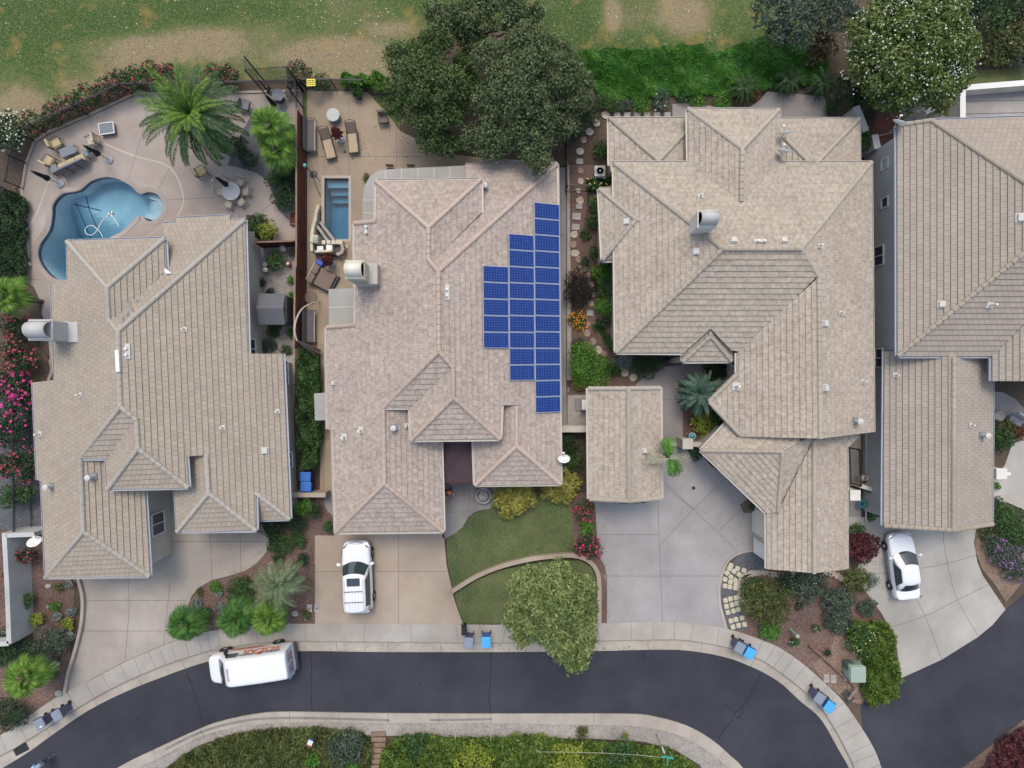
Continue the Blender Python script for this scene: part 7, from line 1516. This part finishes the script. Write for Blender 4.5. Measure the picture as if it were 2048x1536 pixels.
plant('pink_shrub','hot pink flowering shrub beside the big driveway, lower','shrub',1176,1092,25,.9,'darkshrub',.08,dens=.8,flowers=('petalhot',38,.12,3))
plant('green_shrub','bright green shrub between the two hot pink shrubs','shrub',1174,1056,16,.7,'bright',.07,dens=.9)
plant('orange_flowers','round clump of orange flowers on the stepping stone path','flowers',1156,640,17,.45,'shrub',.06,dens=.9,flowers=('petalor',110,.09,2))
# side garden of house three
SG=[(1172,225,26,1.6,'darkshrub','dark bush at the top of the stepping stone garden'),(1150,262,18,1.4,'darkshrub','round dark bush by the thin fence'),(1203,298,17,.8,'shrub','green shrub above the air conditioner'),(1205,205,14,.7,'shrub','low green shrub at the end of the bright grass bank'),(1189,408,16,.8,'shrub','green shrub below the small gate'),(1188,440,16,.7,'shrub','dark shrub against the left wall of the tan house'),(1172,470,12,.4,'shrub','sparse shrub beside the path, upper'),(1190,507,13,.6,'shrub','small shrub below the left bump of the tan house'),(1171,524,11,.6,'darkshrub','small round dark shrub by the path'),(1201,547,20,.9,'bright','bright round shrub, upper of the three against the wall'),(1206,578,18,.9,'shrub','round shrub, middle of the three against the wall'),(1208,612,18,.9,'bright','clipped round shrub, lower of the three against the wall'),(1206,642,13,.7,'darkshrub','small dark shrub below the clipped round one'),(1158,690,15,.8,'darkshrub','dark shrub below the orange flowers'),(1180,732,42,1.5,'bright','big light green bush at the bottom of the garden path'),(1160,765,15,.7,'lime','small lime shrub by the detached building'),(1222,690,12,.8,'shrub','green shrub with a white flower at the house corner'),(1247,720,20,.5,'silver','variegated hosta like plant by the house corner'),(1295,722,34,1.0,'darkshrub','dark spreading shrub under the south eave'),(1435,742,26,1.0,'darkshrub','dark shrub inside the courtyard corner'),(1412,845,30,1.0,'lime','lime green big leaved shrub below the cycad'),(1440,838,22,1.0,'shrub','green shrub beside the angled roof'),(1392,905,16,.8,'darkshrub','dark shrub below the courtyard pillar'),(1229,740,14,.5,'shrub','low shrub by the last stepping stones')]
for x,y,r,h,m,l in SG: plant('garden_shrub',l,'shrub',x,y,r,h,m,.13 if m=='lime' and r>20 else .075,dens=.9)
plant('purple_bush','big dark purple bush between the walkway and the path','shrub',1157,578,30,1.4,'darkmaroon',.07,ry=36,dens=1.1)
cover('moss_patch','flat green mossy patch against the wall of the tan house','ground cover',[(1183,650),(1215,645),(1228,665),(1228,690),(1205,692),(1190,675)],.14,.04,7000,'shrub',13)
for k,(x,y,r,m,l) in enumerate(((1225,210,15,'shrub','low green shrub, first in the bed above the tan house'),(1250,210,14,'greyg','grey green rose bush above the tan house'),(1283,205,20,'bright','bright low shrub above the tan house'),(1320,200,20,'greyg','rose bush with white flowers above the tan house'),(1372,190,16,'shrub','rose bush with one white flower above the tan house'),(1395,203,18,'bright','bright low shrub right of the rose bushes'),(1445,203,20,'bright','bright low shrub left of the squat palms'),(1510,190,10,'rust','small rusty plant between the squat palms'))): plant('bed_shrub',l,'shrub',x,y,r,.6,m,.07,dens=.8,flowers=('petalw',14 if k==3 else 3,.10) if k in (3,4) else None)
plant('garden_shrub','dark green shrub squeezed between the two right houses','shrub',1729,277,14,1.8,'shrub',.08,dens=1,ry=24)
plant('potted_bush','green bush in a terracotta pot above the tan roof','shrub',1660,218,12,.8,'shrub',.07,dens=.9); plant('garden_shrub','low green plants right of the pale garden wall','shrub',1742,228,16,.5,'greyg',.08,dens=.7)
# tan patio
plant('potted_bush','small potted bush on the tan patio, left of the two','shrub',714,185,13,1.0,'shrub',.07,dens=1); plant('potted_bush','bigger potted bush on the tan patio, right of the two','shrub',762,172,17,1.3,'bright',.08,dens=1)
for x,y,l in ((717,192,'small dark pot under the left potted bush'),(768,188,'dark pot under the right potted bush')): q=G(x,y,.3); mb=MB(); mb.lathe((0,0,0),[(.16,0),(.24,.38),(.2,.38),(.18,.3)],'darkgrey',16); tag(mb.build('plant_pot',None,True,(q.x,q.y,.09)),l,'pot')
cover('fence_hedge','bright green climbing hedge along the top fence of the tan patio','hedge',[(680,150),(705,142),(745,145),(775,150),(775,168),(700,166),(678,165)],1.5,.10,4200,'bright',14,kind='thing')
plant('garden_shrub','green shrub beside the yellow sign','shrub',645,168,17,1.3,'shrub',.09,dens=.9)
plant('garden_shrub','small weed at the corner of the long grey patio cover','shrub',733,355,9,.4,'olive',.06,dens=.8)
# bed by the fan palms
for x,y,r,h,m,l in ((575,350,26,1.5,'darkshrub','dark green shrub below the fan palms'),(548,358,18,1.2,'shrub','leafy shrub left of the dark one below the fan palms'),(572,395,26,1.2,'darkshrub','spiky dark shrub against the brown fence'),(583,265,18,1.2,'darkshrub','dark shrub between the fan palms and the brown fence'),(500,320,20,1.3,'darkshrub','dark shrub between the date palm and the fan palms'),(480,290,18,1.3,'darkshrub','dark undergrowth right of the date palm'),(512,448,20,.8,'shrub','flowering shrub at the corner of the left house roof'),(538,462,19,1.2,'lime','small yellow green tree at the corner of the left house'),(553,520,20,.9,'shrub','loose shrub below the short cross fence'),(585,505,8,.6,'olive','small shrub by the white bucket')): plant('terrace_shrub',l,'shrub',x,y,r,h,m,.09,dens=.9)
for k,(x,y,r,m) in enumerate(((582,560,9,'bright'),(584,590,8,'bright'),(582,618,8,'bright'),(584,668,11,'bright'),(548,660,16,'shrub'),(538,690,16,'greyg'),(572,700,12,'shrub'),(520,565,10,'darkshrub'),(540,585,10,'darkshrub'))): plant('side_yard_plant',['bright plant along the fence beside the gravel, first from the top','bright plant along the fence beside the gravel, second from the top','bright plant along the fence beside the gravel, third from the top','bright plant along the fence beside the gravel, lowest','green plant below the grey shed','grey green plant above the lower left roof','small plant at the end of the gravel yard','dark potted plant below the concrete pad','dark plant just above the grey shed'][k],'plant',x,y,r,.45,m,.06,dens=.8)
# left edge
plant('green_shrub','round leafy green bush at the left edge above the low wall','shrub',32,990,34,1.6,'bright' if 0 else 'shrub',.10,dens=.9,ry=26)
for x,y,r,h,m,l in ((74,1240,13,.6,'lime','round lime green tuft beside the left edge wall'),(110,1212,10,.4,'bright','small round green tuft among the left rocks'),(135,1247,13,.4,'lime','spiky lime tuft beside the curved kerb wall'),(105,1285,32,1.1,'greyg','large grey green shrub left of the curved kerb wall'),(115,1234,9,.4,'silver','silver tuft left of the lime one'),(142,1222,10,.4,'silver','silver tuft beside the curved kerb wall'),(140,1272,10,.4,'silver','grey tuft below the spiky lime one'),(52,1200,16,.9,'shrub','agave like plant against the left edge wall'),(38,1183,12,.9,'darkshrub','dark plant against the left edge wall'),(118,1174,9,.4,'olive','small plant under the left eave corner'),(138,1168,9,.4,'silver','silver plant under the left eave'),(10,1290,30,1.4,'darkshrub','dark bush below the end of the left edge wall'),(20,1425,34,1.3,'darkshrub','dark hedge mass at the lower left edge'),(8,1310,26,1.3,'shrub','green bush at the left edge above the fan palm'),(60,1302,24,1.0,'darkshrub','dark ground plants between wall and grey shrub'),(104,1350,10,.3,'olive','tiny plant beside the curved kerb')): plant('front_shrub',l,'shrub',x,y,r,h,m,.08,dens=.85)
# bed between driveways
for x,y,r,h,m,l in ((609,1014,18,1.3,'bright','bright green bush by the end of the tan wall'),(630,1022,14,.9,'darkshrub','dark bush right of the bright one by the tan wall'),(545,1052,24,.8,'darkshrub','spreading dark shrub below the small roof wing'),(592,1048,24,.9,'darkshrub','dark shrub between the two left houses'),(560,1090,24,.6,'shrub','low green shrub in the front bed'),(598,1080,16,.6,'shrub','low shrub near the tan driveway corner'),(606,1118,14,.6,'darkshrub','dark shrub beside the tan driveway'),(557,1118,10,.4,'darkshrub','small dark tuft above the bluish palm'),(656,1052,12,.9,'shrub','small shrub under the solar house corner'),(431,1174,13,.5,'bright','round green tuft at the left end of the front bed'),(480,1185,28,.9,'shrub','dark leafy shrub left of the bluish palm'),(440,1187,9,.4,'silver','silver tuft beside the dark leafy shrub'),(392,1208,12,.4,'silver','silver plant at the driveway edge'),(413,1222,10,.4,'bluepalm','blue agave in the front bed'),(440,1215,11,.4,'silver','pale tuft above the fan palm'),(408,1240,14,.5,'rust','rusty orange plant behind the lone fan palm'),(505,1222,10,.6,'yellowleaf','bright yellow plant between the palms'),(400,1184,8,.3,'olive','small olive tuft by the driveway curve'),(612,1228,10,.4,'olive','sparse plant left of the driveway cover'),(488,1160,9,.4,'rust','small red flowering plant at the driveway curve')): plant('bed_plant',l,'shrub',x,y,r,h,m,.075,dens=.85)
# bamboo etc front of house two
for k,(x,y,r,ry,l) in enumerate(((1018,1000,30,30,'yellow green bamboo clump below the tan roof, left'),(1050,992,22,20,'yellow green bamboo clump below the tan roof, middle'),(1130,975,28,32,'yellow green bamboo clump right of the tan roof corner'),(1100,985,16,12,'small yellow green clump between the bamboo clumps'))): plant('bamboo_clump',l,'bamboo',x,y,r,1.2,'bamboo',.13,ry=ry,dens=1.1,elong=3.4,jit=.5)
plant('garden_shrub','dark green shrub under the satellite dish, upper','shrub',1135,890,24,1.2,'darkshrub',.08,dens=.9); plant('garden_shrub','dark green shrub under the satellite dish, lower','shrub',1145,920,20,1.0,'shrub',.08,dens=.9)
cover('low_hedge','narrow low hedge under the south end of the detached building','hedge',[(1178,985),(1290,1002),(1292,1006),(1250,1008),(1185,1000)],.5,.06,2200,'shrub',15,kind='thing')
plant('corner_shrub','small green shrub in the triangular bed by the angled roof','shrub',1507,1014,9,.6,'shrub',.06)
# corner bed
for x,y,r,h,m,l,e in ((1535,1200,48,1.6,'olive','big olive shrub in the middle of the corner bed',2.2),(1505,1180,26,.9,'shrub','green shrub with small pale flowers at the edge stones',1.6),(1538,1262,20,.8,'bright','bright green shrub near the sidewalk curve',2.0),(1572,1165,22,.7,'darkshrub','dark white speckled shrub under the garage roof',1.6),(1618,1170,32,.8,'greyg','low grey green shrub right of the white speckled one',2.4),(1678,1200,30,.9,'greyg','grey green shrub beside the right driveway, upper',2.4),(1675,1240,26,.8,'greyg','grey green shrub beside the right driveway, lower',2.4),(1598,1212,9,.3,'darkshrub','tiny dark shrub in the middle of the mulch',1.6),(1632,1256,9,.35,'shrub','small white flowering tuft in the mulch',1.6),(1589,1284,10,.35,'shrub','small white flowering tuft beside the marker post',1.6),(1655,1306,8,.3,'darkshrub','tiny dark plant above the timber board',1.6),(1710,1160,26,1.0,'olive','yellow green shrub left of the sedan driveway',2.2),(1745,1160,12,.5,'silver','pale spiky tuft at the driveway edge',2.4),(1712,1060,16,.8,'shrub','green shrub above the dark red bush',1.6),(1742,1034,9,.4,'bright','bright tuft at the end of the side wall',1.6),(1735,1215,18,.6,'greyg','grey shrub at the edge of the sedan driveway',2.0)):
    plant('corner_shrub',l,'shrub',x,y,r,h,m,.09,dens=.85,elong=e,flowers=(('petalw',60,.05) if 'speckled' in l else ('petalw',10,.10) if 'white flowering' in l else ('petalw',50,.05) if 'pale flowers' in l else None))
plant('red_maple','dark red feathery bush left of the white sedan','shrub',1720,1095,36,1.2,'maroon',.09,ry=28,dens=1.1,elong=3.0)
# right edge
for x,y,r,h,m,l in ((2005,880,22,.8,'shrub','green shrub above the white pillar at the right edge'),(2015,855,22,.7,'olive','olive shrub above the parking pad'),(1990,868,12,.7,'shrub','small shrub against the right garage wall'),(2040,862,18,.6,'rust','rusty shrub at the right edge'),(1992,972,8,.5,'bright','small bright plant below the white pillar'),(2010,1040,32,.9,'shrub','green shrub at the right edge below the parking pad'),(1990,1010,18,.5,'greyg','grey ground shrub below the parking pad'),(2040,1070,34,.9,'shrub','large green shrub touching the right edge'),(1975,1060,22,.5,'olive','low olive plants beside the garage roof corner'),(2000,1090,26,.6,'greyg','dry greyish ground shrub above the purple flowers')): plant('edge_shrub',l,'shrub',x,y,r,h,m,.09,dens=.85)
plant('purple_shrub','purple flowering shrub at the right edge, upper','shrub',2010,1110,30,.8,'greyg',.08,dens=.8,flowers=('petalpur',90,.09,2)); plant('purple_shrub','purple flowering shrub at the right edge, lower','shrub',2035,1135,26,.8,'greyg',.08,dens=.8,flowers=('petalpur',70,.09,2))
# weeds on lawn edges and fallen petals are left to the materials

# litter: dead leaves on the paving and in the gutters, pale fallen blossoms on the rough
rng=np.random.default_rng(77)
def scatter(name,label,polys,size,mat,z):
    Q=[]
    for pts,n in polys:
        x,y=sample_poly(PX(pts,z),n,rng); Q.append(np.stack([x,y,np.full(n,z)+.012],1))
    P=np.concatenate(Q); V=leaves(P,np.tile(np.array([[0,0,4.]]),(len(P),1)),size,1.4,rng,.3); V[:,:,2]=np.maximum(V[:,:,2],z+.005); tag(quads(name,V,mat),label,None,None,'stuff')
scatter('fallen_blossoms','pale fallen blossoms scattered over the rough grass',[([(600,0),(800,0),(800,150),(640,140)],70),([(0,0),(600,0),(600,60),(0,150)],30),([(1060,10),(1480,5),(1450,90),(1080,90)],40)],.065,'offwhite',.035)
scatter('gutter_leaves','dead leaves lying in the gutters and at the street edge',[([(600,1286),(1400,1284),(1400,1303),(600,1303)],150),([(1000,1290),(1230,1286),(1230,1330),(1000,1330)],110),([(560,1424),(1300,1428),(1300,1436),(560,1432)],120)],.06,'brownbush',.035)
scatter('patio_leaves','small dead leaves fallen on the tan patio near the oaks',[([(700,190),(790,240),(850,290),(960,320),(700,330),(640,300)],170),([(630,300),(700,300),(700,350),(630,350)],15)],.06,'brownbush',.095)
scatter('driveway_leaves','small dead leaves blown along the edges of the driveways',[([(380,1180),(470,1140),(530,1090),(540,1110),(440,1175),(380,1220)],40),([(1196,1010),(1215,1010),(1225,1240),(1214,1245)],45),([(1300,1000),(1500,1020),(1500,1090),(1450,1140),(1350,1100)],40),([(1730,1070),(1760,1060),(1800,1340),(1780,1250)],40)],.055,'brownbush',.105)
# ---------------------------------------------------------------- camera and daylight
cam=bpy.data.cameras.new('camera'); co=bpy.data.objects.new('camera',cam); C.objects.link(co); co.location=(0,0,H); cam.sensor_width=36; cam.lens=36*F/2048; cam.clip_end=2000; cam.clip_start=.5; S.camera=co
w=bpy.data.worlds.new('World'); S.world=w; w.use_nodes=True; nt=w.node_tree
sky=nt.nodes.new('ShaderNodeTexSky'); sky.sky_type='NISHITA'; sky.sun_disc=False; EL_,AZ=R(62),R(-6)   # azimuth measured clockwise from +Y
sky.sun_elevation=EL_; sky.sun_rotation=AZ; sky.air_density=1.6; sky.dust_density=4.0; sky.ozone_density=1.2
nt.links.new(sky.outputs[0],nt.nodes['Background'].inputs[0]); nt.nodes['Background'].inputs[1].default_value=.15
sl=bpy.data.lights.new('sun','SUN'); so=bpy.data.objects.new('sun',sl); C.objects.link(so); sl.energy=.85; sl.angle=R(20); sl.color=(1,.95,.88)
dr=Vector((math.sin(AZ)*math.cos(EL_),math.cos(AZ)*math.cos(EL_),math.sin(EL_))); so.rotation_euler=dr.to_track_quat('Z','Y').to_euler()
S.view_settings.view_transform='Standard'; S.view_settings.look='None'; S.view_settings.gamma=1; S.view_settings.use_curve_mapping=False; S.view_settings.exposure=.56
